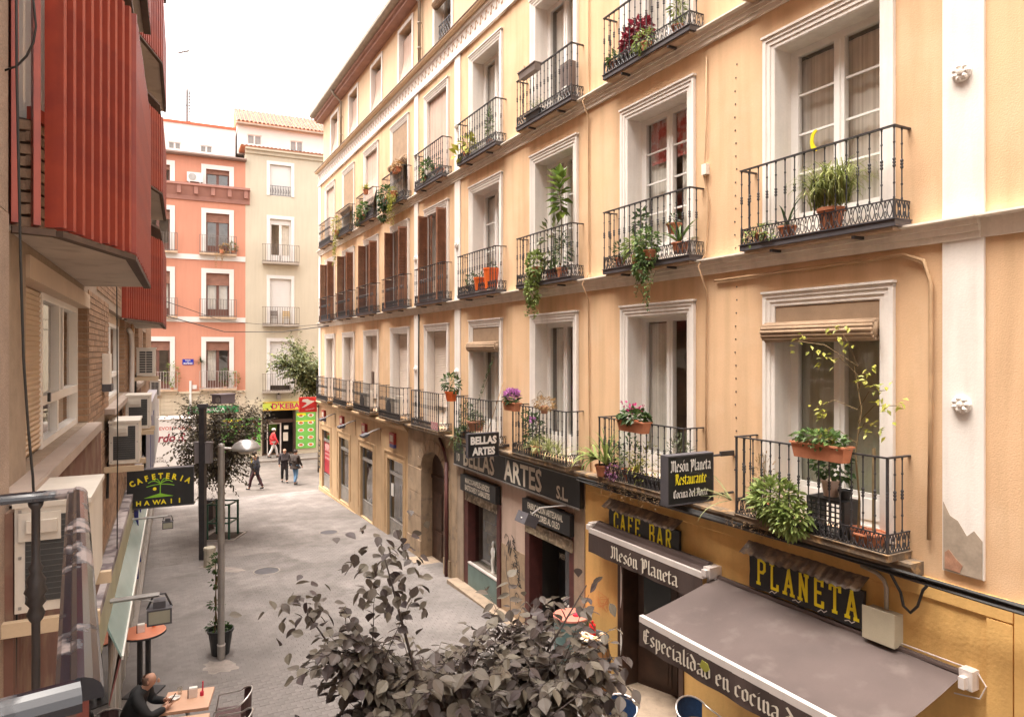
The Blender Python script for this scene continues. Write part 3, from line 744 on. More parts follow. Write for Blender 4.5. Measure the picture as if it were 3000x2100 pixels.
# ------------------------------------------------------------------ ground floor: tan shop with four tall windows
TW = [(.62, 2.2), (3.9, 5.55), (7.33, 9.0), (10.75, 12.42)]
mb = MB()
mb.box(0, 13.05, 0, .4, 3.05, 4.2); mb.box(0, 13.05, 0, .4, -.3, .28)
x = 0.0
for a, b in TW: mb.box(x, a, 0, .4, .28, 3.05); x = b
mb.box(x, 13.05, 0, .4, .28, 3.05)
mb.box(0, .35, .4, .9, -.3, 4.2)
mb.build('shop_wall', M_TAN, YB)
mb = MB()
for a, b in TW:                                              # sunken panels' raised borders and plinths
    mb.box(a - .30, a - .24, -.025, 0, .55, 3.32); mb.box(b + .24, b + .30, -.025, 0, .55, 3.32); mb.box(a - .24, b + .24, -.025, 0, 3.26, 3.32)
    mb.box(a - .08, a, -.015, .0, .28, 3.13); mb.box(b, b + .08, -.015, .0, .28, 3.13); mb.box(a, b, -.015, 0, 3.05, 3.13)
mb.box(0, 13.05, -.03, 0, -.2, .2)
mb.build('wall_border', M_TAN, YB)
M_MESH = mat('metal_ventilation', (.45, .42, .38), .5, .1, 6, .05, metal=.4)
for i, (a, b) in enumerate(TW):
    f = MB(); f.box(a, a + .05, .08, .16, .28, 3.05); f.box(b - .05, b, .08, .16, .28, 3.05); f.box(a + .05, b - .05, .08, .16, 3.0, 3.05); f.box(a + .05, b - .05, .08, .16, .86, .93)
    f.box(a + .05, b - .05, .06, .16, 2.50, 2.60)
    w = f.build('shop_window', M_METAL, YB)
    MB().quad((a, .12, .93), (b, .12, .93), (b, .12, 3.0), (a, .12, 3.0)).build('pane', M_GLASSD, w)
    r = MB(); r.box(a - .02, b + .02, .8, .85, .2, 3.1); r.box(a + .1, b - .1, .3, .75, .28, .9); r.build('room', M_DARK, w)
    gm = MB(); n = 14
    for k in range(n): gm.box(a + .05, b - .05, .085, .10, .30 + .56 * k / n, .30 + .56 * (k + .55) / n)
    for k in range(9): gm.box(a + .06 + (b - a - .14) * k / 8, a + .08 + (b - a - .14) * k / 8, .10, .115, .29, .86)
    gm.build('vent_grille', M_MESH, w)
    if i == 1:
        c = MB()
        for k in range(5): c.box(a + .2, b - .2, .35, .4, 1.1 + .3 * k, 1.3 + .3 * k)
        c.build('display', M_ROOM, w)
    if i in (2, 3):
        c = MB()
        rg = random.Random(i)
        for k in range(6):
            x = a + .2 + .2 * k; h = rg.uniform(1.0, 1.5); c.box(x, x + .13, .4, .5, .95, .95 + h)
        c.build('display', M_ROOM, w)
p = MB(); p.box(.70, 2.12, .1, .112, 1.0, 2.48)
po = tag(p.build('poster', mat('red_poster', (.36, .02, .035), .4, .2, 3, 0), M=FR), 'tall red poster with white slanted words filling the farthest shop window', 'poster')
p = MB()
for k, (z, l) in enumerate(((2.05, 1.2), (1.86, 1.1), (1.66, 1.25))):
    for q in range(6): p.quad((.8 + q * l / 6.2, .096, z), (.8 + (q + .75) * l / 6.2, .096, z), (.86 + (q + .75) * l / 6.2, .096, z + .1), (.86 + q * l / 6.2, .096, z + .1))
p.prism([(.8 + .5 * math.cos(t * .5) * .9 + .45, 2.27 + .14 * math.sin(t * .5)) for t in range(12)], .094, .098)
p.build('print', mat('poster_print', (.6, .3, .28), .5, .1, 4, 0), po)
p = MB(); p.box(10.86, 11.14, .1, .108, 1.72, 2.16)
tag(p.build('paper_notice', M_LETW, M=FR), 'white sheet of paper taped inside the shop window nearest the stone doorway', 'notice')
# dark notice board round the corner pilaster
p = MB(); p.box(.06, .34, -.045, -.031, 1.1, 2.5)
pb = tag(p.build('menu_board', M_DARK, M=FR), 'narrow dark board with small pictures at the far corner of the tan shop', 'board')
p = MB()
for k in range(5): p.box(.1, .3, -.05, -.0455, 1.2 + .26 * k, 1.38 + .26 * k)
p.build('picture', mat('board_pictures', (.3, .22, .12), .6, .5, 9, .2), pb)
# plaques and flood lamps over the shop
M_PLQ = mat('red_plaque', (.33, .04, .03), .5, .15, 6, 0); M_PLQB = mat('blue_plaque', (.05, .05, .16), .5, .15, 6, 0)
for k, (s, l) in enumerate(((1.2, 'small red and blue sign over the shop window with the red poster'), (4.6, 'small red and blue sign over the second shop window from the street corner'),
                            (8.05, 'small red and blue sign over the third shop window from the street corner'), (11.5, 'small red and blue sign over the shop window nearest the stone doorway'))):
    t = thing('wall_sign', l, 'sign', FR @ T(s, 0, 3.5), 'red signs over the tan shop')
    m_ = MB(); m_.box(-.24, .24, -.10, 0, .12, .50); m_.build('panel', M_PLQ, t)
    m_ = MB(); m_.box(-.18, .24, -.11, 0, .0, .118); m_.build('panel', M_PLQB, t)
    m_ = MB(); m_.box(-.1, .1, -.104, -.1005, .2, .42); m_.box(-.17, -.13, -.104, -.1005, .2, .42); m_.box(.13, .17, -.104, -.1005, .2, .42); m_.build('emblem', M_LETC, t)
for s, l in ((3.2, 'grey flood lamp arm over the shop window with the red poster'), (6.6, 'grey flood lamp arm between the second and third shop windows'), (9.95, 'grey flood lamp arm over the third shop window, nearest of the lamps there')):
    t = thing('wall_lamp', l, 'lamp', FR @ T(s, 0, 4.0), 'flood lamps over the tan shop')
    MB().tube([(0, 0, 0), (-.1, -.28, -.1), (-.14, -.5, -.22)], .03, 6).build('arm', M_METAL, t)
    m_ = MB(); m_.M = T(-.2, -.52, -.25) @ RX(20); m_.box(-.2, .2, -.14, .12, -.03, .05); m_.build('lamp_head', M_IRONG, t)
    MB().tube([(0, -.01, 0), (.02, -.015, -.25), (.06, -.015, -.6)], .012, 5).build('cable', M_CABLEB, t)
# ------------------------------------------------------------------ stone doorway
mb = MB(); A0, A1, ZSP, ZAP = 14.3, 16.14, 3.25, 3.82
mb.box(13.05, A0, -.05, .4, -.1, ZSP); mb.box(A1, 17.0, -.05, .4, -.1, ZSP)
n = 14; c = (A0 + A1) / 2; arc = [(c - (A1 - A0) / 2 * math.cos(math.pi * k / n), ZSP + (ZAP - ZSP) * math.sin(math.pi * k / n)) for k in range(n + 1)]
for k in range(n): mb.prism([arc[k], arc[k + 1], (arc[k + 1][0], 4.33), (arc[k][0], 4.33)], -.05, .4)
mb.box(13.05, A0, -.05, .4, ZSP, 4.33); mb.box(A1, 17.0, -.05, .4, ZSP, 4.33)
mb.build('stone_doorway', M_STONE, YB)
mb = MB()                                                    # voussoir ring and imposts
for k in range(9):
    a0, a1 = math.pi * k / 9 + .02, math.pi * (k + 1) / 9 - .02
    def E_(a, g): return (c - ((A1 - A0) / 2 + g) * math.cos(a), ZSP + (ZAP - ZSP + g) * math.sin(a))
    mb = MB(); am = (a0 + a1) / 2; mb.prism([E_(a0, .01), E_(am, .01), E_(a1, .01), E_(a1, .34), E_(am, .34), E_(a0, .34)], -.075, -.05); mb.build('voussoir', M_STONE, YB)
for a, b in ((13.1, A0), (A1, 16.6)):
    z = .38
    for k, h in enumerate((.6, .72, .7, .78)):
        MB().box(a, b, -.07 if k else -.10, -.05, z, z + h - .025).build('ashlar_block', M_STONE, YB); z += h
d = MB(); d.box(A0, A1, .3, .36, .42, 3.9); dd = d.build('door', M_DWOOD, YB)
d = MB()
for x0 in (A0 + .1, c + .06):
    for z0, z1 in ((.6, 1.3), (1.4, 2.5)): d.box(x0, x0 + .72, .275, .3, z0, z1)
d.box(A0, A1, .26, .3, 2.9, 3.0); d.build('panel', M_DWOOD, dd)
d = MB(); scribble(d, [(15.6, 2.45), (15.5, 2.1), (15.58, 2.3), (15.75, 2.4)], .035, .272); scribble(d, [(15.95, 2.3), (15.72, 2.25), (15.70, 2.05), (15.98, 2.0)], .05, .2725)
d.build('graffiti', M_LETY, dd)
d = MB(); d.box(A0 - .2, A1 + .2, -.45, .3, -.1, .45); d.build('doorstep', M_STONEG, YB)
# stone step of the art shop and low plinth
d = MB(); d.box(17.0, 23.15, -.35, .2, 0, .62); d.build('shop_step', M_STONEG, YB)
# downpipe beside the doorway
d = MB(); d.tube([(16.42, -.12, 3.7), (16.42, -.12, .45)], .06, 8); d.tube([(16.42, -.12, 3.7), (16.2, -.1, 4.0), (15.8, -.08, 4.3)], .04, 6); d.build('drain_pipe', M_MAROON, YB, smooth=True)
# ------------------------------------------------------------------ art shop
for a, b in ((17.0, 17.42), (22.78, 23.15)): MB().box(a, b, -.04, .4, -.1, 3.75).build('shop_pillar', M_STONEG, YB)
mb = MB(); mb.box(19.56, 20.78, 0, .4, 2.2, 3.75); mb.box(17.0, 23.15, 0, .4, 3.75, 4.34); mb.box(17.42, 19.56, 0, .4, 3.56, 3.75); mb.box(20.78, 22.78, 0, .4, 3.56, 3.75); mb.build('shop_wall', M_PINKW, YB)
mb = MB(); mb.box(19.56, 20.78, -.01, .4, -.1, 2.2); mb.build('shop_wall', M_STONE, YB)
# window
f = MB(); f.box(17.42, 17.66, -.02, .3, .1, 3.1); f.box(19.4, 19.56, -.05, .3, .1, 3.1)
w = f.build('shop_window', M_MAROON, YB)
MB().quad((17.66, .2, 1.25), (19.4, .2, 1.25), (19.4, .2, 2.95), (17.66, .2, 2.95)).build('pane', M_GLASSD, w)
f = MB(); f.box(17.66, 19.4, -.02, .05, .1, 1.2); f.build('panel', mat('teal_panel', (.13, .19, .175), .6, .15, 3, .06), w)
f = MB(); f.box(17.66, 19.4, -.03, .05, 1.2, 1.235); f.build('sill', M_ALU, w)
f = MB(); f.box(17.5, 19.5, .9, .95, .2, 3.2); f.box(17.66, 19.4, .05, .9, 1.1, 1.2); f.box(17.6, 17.65, .2, .9, .2, 3.2); f.box(19.41, 19.46, .2, .9, .2, 3.2); f.build('room', M_ROOM, w)
f = MB(); f.box(17.55, 19.42, -.06, .1, 2.86, 3.1); sh = f.build('shutter_box', mat('graffitied_shutter', (.25, .19, .12), .6, .5, 7, .4, 12, col2=(.5, .42, .3), amount=.55), w)
for k in range(4):
    f = MB(); f.box(17.75 + .05 * k, 18.5 + .02 * k, .55 - .08 * k, .58 - .08 * k, 1.35 + .34 * k, 1.62 + .34 * k)
    tag(f.build('picture_box', mat('picture_card', (.42, .28, .12), .6, .35, 6, .2), M=FR), ('tan picture box at the bottom of the art shop window', 'picture box with a dark print, second from the bottom in the art shop window', 'brown landscape picture box third from the bottom in the art shop window', 'plain tan picture box topmost in the art shop window')[k], 'picture box', 'picture boxes in the art shop window')
st = MB(); st.lathe([(.06, 0), (.06, .03), (.035, .05), (.05, .2), (.06, .32), (.045, .42), (.065, .55), (.05, .63), (.02, .66), (.035, .70), (.038, .75), (.02, .80), (0, .81)], 10)
st.tube([(.05, 0, .58), (.09, -.01, .45), (.07, -.03, .34)], .016, 5)
tag(st.build('statuette', M_LETW, M=FR @ T(18.75, .18, 1.2), smooth=True), 'small white plaster statuette standing in the art shop window', 'statuette')
e = MB()
for x0 in (-.22, .22): e.tube([(x0, 0, 0), (x0 * .2, .1, 1.25)], .018, 5)
e.tube([(0, .35, 0), (0, .1, 1.2)], .018, 5); e.box(-.25, .25, 0, .06, .45, .48); e.box(-.06, .06, .08, .1, 1.0, 1.2)
tag(e.build('easel', mat('easel_wood', (.42, .29, .16), .7, .15, 6, .1), M=FR @ T(19.12, .35, 1.2)), 'pale wooden painting easel in the art shop window', 'easel')
# door
f = MB(); f.box(20.78, 20.98, -.04, .3, .1, 3.1); f.box(22.60, 22.78, -.04, .3, .1, 3.1); w = f.build('shop_door', M_MAROON, YB)
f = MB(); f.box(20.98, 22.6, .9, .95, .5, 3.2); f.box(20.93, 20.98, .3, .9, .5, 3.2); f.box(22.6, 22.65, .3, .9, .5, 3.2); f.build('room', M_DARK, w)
f = MB(); f.M = T(22.60, .16, .65) @ RZ(-6); f.box(-.50, 0, -.02, .02, 0, 2.15); f.M = None; f.build('door_leaf', mat('dark_glazed_leaf', (.05, .05, .055), .25, .1, 3, 0), w)
f = MB(); f.lathe([(.0, 0), (.04, .01), (.035, .04), (0, .05)], 8); f2 = f.mesh('knob', M_ALU)
put('door_knob', f2, w, T(22.2, .15, 1.55) @ RX(90)); put('door_knob', f2, w, T(22.36, .13, 1.55) @ RX(90))
f = MB(); f.box(20.85, 22.75, -.07, .1, 2.78, 3.03); f.build('shutter_box', MATS['graffitied_shutter'], w)
# poster of a figure in the doorway
po = tag(MB().box(21.15, 22.1, .62, .66, 1.05, 2.75).build('poster', M_BSIGN, M=FR), 'black poster with a standing sculpted figure in the art shop doorway', 'poster')
p = MB(); p.M = T(21.68, .61, 1.15)
p.lathe([(.13, 0), (.13, .03), (.05, .06), (.06, .3), (.08, .45), (.06, .55)], 8, (-.06, 0, 0)); p.lathe([(.04, .03), (.055, .3), (.075, .45), (.06, .55)], 8, (.07, 0, 0))
p.lathe([(.10, .52), (.13, .62), (.11, .78), (.09, .86), (.12, .95)], 8, (0, 0, 0)); p.M = None
p.build('figure_print', mat('bronze_print', (.38, .24, .09), .5, .3, 8, .1), po, smooth=True)
p = MB(); text_add(p, 'MERCADO ARTE', .17, 21.2, .615, 2.18, .004, .75); p.build('lettering', M_LETC, po); p = MB(); text_add(p, 'MUNDO', .08, 21.45, .615, 2.06, .002, .9); p.build('lettering', M_LETC, po)
# graffiti scrawl on the wall between
p = MB(); cx, cz = 20.15, 1.85
ell = [(cx + .33 * math.cos(R_(a)), cz - .1 + .46 * math.sin(R_(a))) for a in range(150, 395, 12)]
scribble(p, ell, .022, -.0125)
for k in range(7):
    a = Vector((cx + .02 + .05 * k, cz + .62 - .16 * k)); scribble(p, [(a.x - .07, a.y + .03), (a.x + .06, a.y - .05), (a.x - .03, a.y - .09), (a.x + .1, a.y - .1)], .028, -.013, k)
scribble(p, [(cx - .42, cz + .5), (cx - .34, cz + .62), (cx - .22, cz + .58), (cx - .2, cz + .45)], .02, -.014); scribble(p, [(cx - .3, cz + .35), (cx - .2, cz + .5), (cx - .22, cz + .2), (cx - .1, cz + .52), (cx - .14, cz + .15), (cx - .02, cz + .4)], .03, -.0145)
for a in range(0, 180, 60): scribble(p, [(cx + .05 - .1 * math.cos(R_(a)), cz - .02 - .1 * math.sin(R_(a))), (cx + .05 + .1 * math.cos(R_(a)), cz - .02 + .1 * math.sin(R_(a)))], .02, -.0152)
sp = [(cx + .22 + .015 * k * math.cos(k * .8) * .6, cz - .75 + .014 * k * math.sin(k * .8)) for k in range(14)]; scribble(p, sp, .02, -.0155)
p.build('graffiti', M_BSIGN, YB)
# fascia sign
t = thing('fascia_sign', 'long black shop sign reading BELLAS ARTES S.L. above the art shop', 'sign', FR @ T(17.0, -.04, 3.74))
f = MB(); f.box(0, 6.13, -.10, 0, 0, .60); f.build('panel', M_BSIGN, t)
f = MB(); f.box(0, 6.13, -.115, -.10, -.02, .012); f.box(0, 6.13, -.115, -.1, .59, .61)
for x in (1.5, 3.05, 4.6): f.box(x, x + .012, -.104, -.1, .012, .59)
f.build('edge_strip', M_METAL, t)
f = MB(); text_add(f, '10', .30, .16, -.104, .12, .003, .8, m=0); f.build('number', M_LETC, t)
for tx, sz, x, bo, sx in (('BELLAS', .66, .62, .016, .88), ('ARTES', .66, 2.98, .016, .92), ('S.L.', .36, 5.28, .01, .9)): f = MB(); text_add(f, tx, sz, x, -.105, .07, bo, sx); f.build('lettering', M_LETC, t)
for s, lines, lab, w_ in ((17.45, ('MARCOS-PAPELES-LIENZOS', 'BASTIDORES Y CABALLETES'), 'black sign listing frames, papers and canvases over the art shop window', 2.08), (20.85, ('FABRICACION ARTESANAL', 'DE COLORES AL OLEO'), 'black sign about handmade oil colours over the art shop door', 1.94)):
    t = thing('shop_sign', lab, 'sign', FR @ T(s, -.02, 3.12))
    MB().box(0, w_, -.13, 0, 0, .42).build('panel', M_BSIGN, t)
    for k, tx in enumerate(lines):
        f = MB(); ww = text_add(MB(), tx, .19, 0, 0, 0, .004, .62); text_add(f, tx, .19, (w_ - ww * min(1, 1.85 / ww)) / 2, -.134, .24 - .18 * k, .004, .62 * min(1, 1.85 / ww)); f.build('lettering', M_LETC, t)
t = thing('flood_lamp', 'boxy grey flood lamp on an arm hanging before the art shop door sign', 'lamp', FR @ T(22.55, -.1, 3.7))
MB().tube([(.1, 0, .02), (-.05, -.55, .0), (-.1, -.72, -.12)], .018, 6).build('arm', M_METAL, t)
f = MB(); f.M = T(-.15, -.78, -.22) @ RX(-25); f.box(-.2, .2, -.16, .12, -.12, .10); f.build('lamp_head', M_IRONG, t)
f = MB(); f.lathe([(.02, 0), (.02, .02)], 6, (-.13, -.93, -.18)); f.build('knob', M_LETW, t)
# ------------------------------------------------------------------ restaurant
mb = MB(); D0, D1 = 24.22, 25.92
mb.box(23.15, D0, -.02, .4, -.1, 4.33); mb.box(D0, D1, -.02, .4, 3.25, 4.33); mb.box(D1, END, -.02, .4, -.1, 4.33); mb.build('restaurant_wall', M_YEL, YB)
mb = MB(); mb.profile([(-.02, 4.10), (-.045, 4.12), (-.045, 4.30), (-.02, 4.32)], 23.2, 30.6); mb.box(30.36, 30.6, -.045, -.02, -.1, 4.10)
mb.box(30.62, 30.90, -.06, -.02, -.1, 4.33); mb.build('wall_border', M_YEL, YB)
d = MB(); d.box(D0, D0 + .16, -.05, .35, .5, 3.25); d.box(D1 - .1, D1, -.05, .35, .5, 3.25); d.box(D0 + .16, D1 - .1, .0, .35, 3.1, 3.25)
w = d.build('restaurant_door', M_DWOOD, YB)
d = MB(); d.box(D0 + .16, D1 - .1, .95, 1.0, .5, 3.2); d.box(D0 + .1, D0 + .16, .35, .95, .5, 3.2); d.box(D1 - .1, D1 - .05, .35, .95, .5, 3.2); d.build('room', M_DARK, w)
lf = MB(); lf.M = T(D0 + .17, .30, .82) @ RZ(20); lf.box(0, .78, -.025, .025, 0, 2.2); lf.box(.1, .68, -.045, -.025, .12, .85); lf.box(.16, .62, -.055, -.045, .18, .79); lf.M = None
lf.build('door_leaf', M_DWOOD, w)
lf = MB(); lf.M = T(D0 + .17, .30, .82) @ RZ(20); lf.box(.12, .66, -.03, -.026, 1.0, 2.1); lf.build('pane', mat('black_glass', (.02, .025, .025), .1, .1, 3, 0), w)
lf = MB(); lf.M = T(D1 - .12, .40, .82) @ RZ(-62); lf.box(-.75, 0, -.02, .02, 0, 2.2); lf.build('door_leaf', mat('greenish_glass_leaf', (.06, .08, .06), .15, .1, 3, 0), w)
lf = MB()
for z0, z1 in ((2.2, 3.0), (1.35, 1.85)):
    lf.prism([(D0 + .09, z0), (D0 + .125, z0 + .2), (D0 + .13, z1 - .2), (D0 + .09, z1), (D0 + .085, (z0 + z1) / 2)], -.055, -.0502)
lf.build('painted_mark', M_LETW, w)
d = MB(); d.box(D0 - .05, D1 + .05, -.55, .5, .2, .82); d.box(D0 - .3, D1 + .3, -.85, -.551, .2, .78); d.build('doorstep', M_STONEG, YB)
d = MB(); rg = random.Random(4)
for k in range(5): d_ = [(23.5 + rg.uniform(0, .45), 1.95 + rg.uniform(0, .35)) for q in range(5)]; scribble(d, d_, .008, -.0225, k)
d.build('graffiti', mat('faded_red_scrawl', (.6, .22, .07), .8, .1, 4, 0), YB)
# painted boards with corrugated hoods
def painted_board(s0, s1, z0, z1, text, label, adv, hh, torn):
    t = thing('painted_sign', label, 'sign', FR @ T(s0, -.06, z0)); L = s1 - s0; H = z1 - z0
    rg = random.Random(len(text)); low = [(L * k / 12, -.03 + rg.uniform(-.02, .03)) for k in range(13)]; side = [(L + rg.uniform(-.01, .012), H * q) for q in (.2, .45, .7)]
    sl = [(rg.uniform(-.015, .012), H * q) for q in (.75, .5, .25)]
    f = MB(); f.prism(low + side + [(L, H), (0, H)] + sl, -.05, 0); f.build('panel', M_BSIGN, t)
    f = MB(); slab_text(f, text, .14, -.054, .06, hh, .74, adv); f.build('lettering', M_LETY, t)
    f = MB(); n = 60
    v = []; 
    for k in range(n + 1):
        x = -.06 + (L + .10) * k / n; wv = .012 * math.sin(k * 1.6) + .012 * math.sin(k * .23)
        v += [(x, -.0, H + .17 + wv * .3), (x, -.19, H + .03 + wv)]
    f.add(v, [(2 * k, 2 * k + 1, 2 * k + 3, 2 * k + 2) for k in range(n)]); f.add([(p[0], p[1], p[2] - .008) for p in v], [(2 * k + 2, 2 * k + 3, 2 * k + 1, 2 * k) for k in range(n)])
    f.build('hood', mat('rusty_corrugated_hood', (.16, .125, .105), .8, .3, 4, .15, 40, col2=(.34, .25, .17), amount=.55), t)
    f = MB()
    for k in range(4):
        x = L * (.2 + .22 * k); scribble(f, [(x, -.02 + .02 * (k % 2)), (x + .05, .02), (x + .09, -.0), (x + .13, .03)], .012, -.053, k)
    f.build('torn_edge', M_ALU, t)
painted_board(24.05, 25.9, 3.55, 3.95, 'CAFE BAR', 'black CAFE BAR board in yellow letters under a rusty corrugated hood', .205, .30, 1)
painted_board(27.33, 29.06, 3.55, 3.97, 'PLANETA', 'black PLANETA board in yellow letters under a torn corrugated hood', .228, .32, 1)
# retracted awning over the door
t = thing('awning', 'rolled in brown awning over the door lettered Mesón Planeta', 'awning', FR @ T(23.68, -.02, 3.44))
f = MB(); L = 2.95
f.box(0, L, -.29, -.22, 0, .085); f.build('front_bar', M_ALU, t)
f = MB(); f.lathe([(.075, 0), (.075, L - .1)], 10); f.v = [(p[2] + .05, p[0] - .1, p[1] + .13) for p in f.v]; f.quad((.02, -.05, .2), (.02, -.245, .088), (L - .02, -.245, .088), (L - .02, -.05, .2)); f.build('fabric_roll', M_AWND, t)
f = MB(); n = 30; v = []
for k in range(n + 1): x = L * k / n; v += [(x, -.292 + .004 * math.sin(k), -.001), (x, -.295 + .012 * math.sin(k * .9), -.35)]
f.add(v, [(2 * k, 2 * k + 1, 2 * k + 3, 2 * k + 2) for k in range(n)]); f.build('valance', M_AWND, t)
f = MB(); ww = blackletter(f, 'Mesón Planeta', 0, 0, 0, .15, 1, measure=True); f = MB(); blackletter(f, 'Mesón Planeta', .72, -.311, -.275, .15, 1.72 / ww); f.build('lettering', M_LETC, t)
for x in (-.05, L): f = MB(); f.box(x - .04, x + .09, -.24, 0, .02, .17); f.box(x - .02, x + .07, -.30, -.24, .05, .14); f.build('bracket', M_ALU, t)
# open awning
t = thing('awning', 'open brown awning lettered Especialidad en cocina del Norte below PLANETA board', 'awning', FR @ T(26.68, -.02, 3.45)); L = 3.48
f = MB(); nx, ny = 40, 14; v = []; fc = []
for j in range(ny + 1):
    q = j / ny
    for i in range(nx + 1):
        x = L * i / nx; v.append((x, -.06 - 1.40 * q, .0 - .33 * q - .035 * math.sin(math.pi * q) * (.6 + .4 * math.sin(x * 2.2)) + .006 * math.sin(x * 9 + q * 3)))
for j in range(ny):
    for i in range(nx): k = j * (nx + 1) + i; fc.append((k, k + nx + 1, k + nx + 2, k + 1))
f.add(v, fc); f.build('canopy', M_AWN, t, smooth=True)
f = MB(); f.box(-.01, L + .01, -1.51, -1.44, -.40, -.31); f.build('front_bar', M_ALU, t)
f = MB(); n = 40; v = []
for k in range(n + 1): x = L * k / n; v += [(x, -1.512 + .004 * math.sin(k), -.395), (x, -1.515 + .014 * math.sin(k * .8), -.72)]
f.add(v, [(2 * k, 2 * k + 1, 2 * k + 3, 2 * k + 2) for k in range(n)]); f.build('valance', M_AWND, t)
f = MB(); tx = 'Especialidad en cocina del Norte'; ww = blackletter(f, tx, 0, 0, 0, .135, 1, measure=True); f = MB(); blackletter(f, tx, .1, -1.533, -.63, .135, 3.3 / ww); f.build('lettering', M_LETC, t)
f = MB(); f.prism([(1.19, -.52), (1.23, -.43), (1.33, -.44), (1.36, -.5), (1.29, -.56)], -1.537, -1.532); f.build('fallen_leaf', M_LEAFY, t)
f = MB(); f.lathe([(.04, 0), (.04, L)], 10); f.v = [(p[2], p[0] - .06, p[1] + .0) for p in f.v]; f.build('roller', M_AWND, t)
for x in (-.06, L + .02):
    f = MB(); f.box(x - .03, x + .1, -.13, 0, -.12, .08); f.box(x, x + .06, -.2, -.13, -.1, .02); f.build('bracket', M_ALU, t)
for x in (.2, L - .14):
    f = MB(); f.tube([(x, -.12, -.12), (x + (.5 if x < 1 else -.5), -.72, -.36)], .035, 6); f.tube([(x + (.5 if x < 1 else -.5), -.72, -.36), (x, -1.44, -.36)], .03, 6); f.build('folding_arm', M_ALU, t)
f = MB(); f.tube([(L + .12, -.03, .06), (L + .2, -.03, -.05), (L + .14, -.03, -.2), (L - .1, -.05, -.24)], .008, 5); f.tube([(L + .1, -.03, .07), (L - .6, -.03, .06), (L - 1.3, -.03, .05)], .008, 5); f.build('cable', M_ALU, t)
# electricity box with conduit
t = thing('junction_box', 'grey beige electricity box fixed beside the PLANETA board', 'junction box', FR @ T(29.12, -.02, 3.47))
f = MB(); f.box(0, .36, -.17, 0, 0, .36); f.box(-.015, .375, -.185, -.17, .01, .385); f.build('box', mat('box_grey', (.42, .37, .27), .6, .08, 4, .06), t)
f = MB(); f.tube([(.2, -.06, .38), (.2, -.06, .62), (.17, -.06, .70), (.08, -.06, .76), (-.1, -.08, .80)], .025, 7); f.build('conduit', M_ZINC, t, smooth=True)
# projecting signs
def proj_sign(s, o0, o1, z0, z1, th, label, arm):
    t = thing('projecting_sign', label, 'sign', FR @ T(s, 0, z0)); H = z1 - z0
    f = MB(); f.box(-th, 0, -o1, -o0, 0, H); f.build('panel', M_BSIGN, t)
    f = MB()
    for z in (0, H - .012): f.box(-th - .006, .006, -o1 - .006, -o0 + .006, z - .004, z + .016)
    for y in (-o1, -o0): f.box(-th - .0055, .0055, y - .007, y + .007, .016, H - .016)
    f.build('frame', M_IRONG, t)
    f = MB()
    for z in arm: f.tube([(-th / 2, -o0, z), (-th / 2, -.005, z + .0)], .018, 6)
    f.box(-th / 2 - .02, -th / 2 + .02, -o0 * .55, -.0, arm[0] - .02, arm[0] + .05); f.build('bracket', M_IRON, t)
    return t, H
def on_sign(fn):                                             # draw on the face turned to +s: local x runs from outer end to wall
    f = MB(); f.M = Matrix(((0, -1, 0, .0), (1, 0, 0, 0), (0, 0, 1, 0), (0, 0, 0, 1))); fn(f); return f
def sign_text(t, o1, items, mat_, black):
    for tx, x, z, h, wfix in items:
        f = MB(); a = MB()
        if black:
            ww = blackletter(a, tx, 0, 0, 0, h, 1, measure=True); a = MB(); blackletter(a, tx, x, -.007, z, h, wfix / ww)
        else:
            ww = text_add(MB(), tx, h, 0, 0, 0, .012); text_add(a, tx, h, x, -.008, z, .012, wfix / ww)
        f.add([tuple(T(0, -o1, 0) @ RZ(90) @ Vector(p)) for p in a.v], a.f); f.build('lettering', mat_, t)
t, H = proj_sign(27.0, .47, 1.30, 4.69, 5.37, .14, 'black projecting sign reading Mesón Planeta Restaurante Cocina del Norte', (.62, .06))
sign_text(t, 1.30, [('Mesón Planeta', .05, .46, .105, .73), ('Cocina del Norte', .09, .10, .075, .64)], M_LETW, True)
sign_text(t, 1.30, [('Restaurante', .12, .28, .10, .58)], M_LETY, True)
t, H = proj_sign(20.0, .30, 1.09, 4.37, 4.92, .10, 'black projecting sign reading BELLAS ARTES in white capitals', (.2,))
sign_text(t, 1.09, [('BELLAS', .06, .31, .235, .67), ('ARTES', .12, .06, .235, .57)], M_LETW, False)
# red airline-like shop sign at the far corner
t = thing('projecting_sign', 'red projecting sign with a white bird shaped arrow at the far street corner', 'sign', FR @ T(.1, 0, 3.85))
f = MB(); f.box(-.12, 0, -.98, -.14, 0, .72); f.build('panel', mat('red_sign_panel', (.62, .03, .03), .4, .08, 4, 0), t)
f = MB(); 
def SG(pts): return [tuple(T(0, -.98, 0) @ RZ(90) @ Vector((p[0], -.006, p[1]))) for p in pts]
a = MB(); a.add([(.10, -.006, .22), (.36, -.006, .42), (.30, -.006, .48), (.12, -.006, .52), (.17, -.006, .63), (.40, -.006, .64), (.50, -.006, .58), (.74, -.006, .53), (.56, -.006, .42), (.28, -.006, .26)], [tuple(range(10))])
scribble(a, [(.30+.028*k, .11+.028*math.sin(k*1.9)+.004*k) for k in range(16)], .016, -.007)
f.add([tuple(T(0, -.98, 0) @ RZ(90) @ Vector(p)) for p in a.v], a.f); f.build('emblem', M_LETW, t)
MB().tube([(-.06, -.14, .3), (-.06, 0, .3)], .02, 6).build('bracket', M_IRON, t)
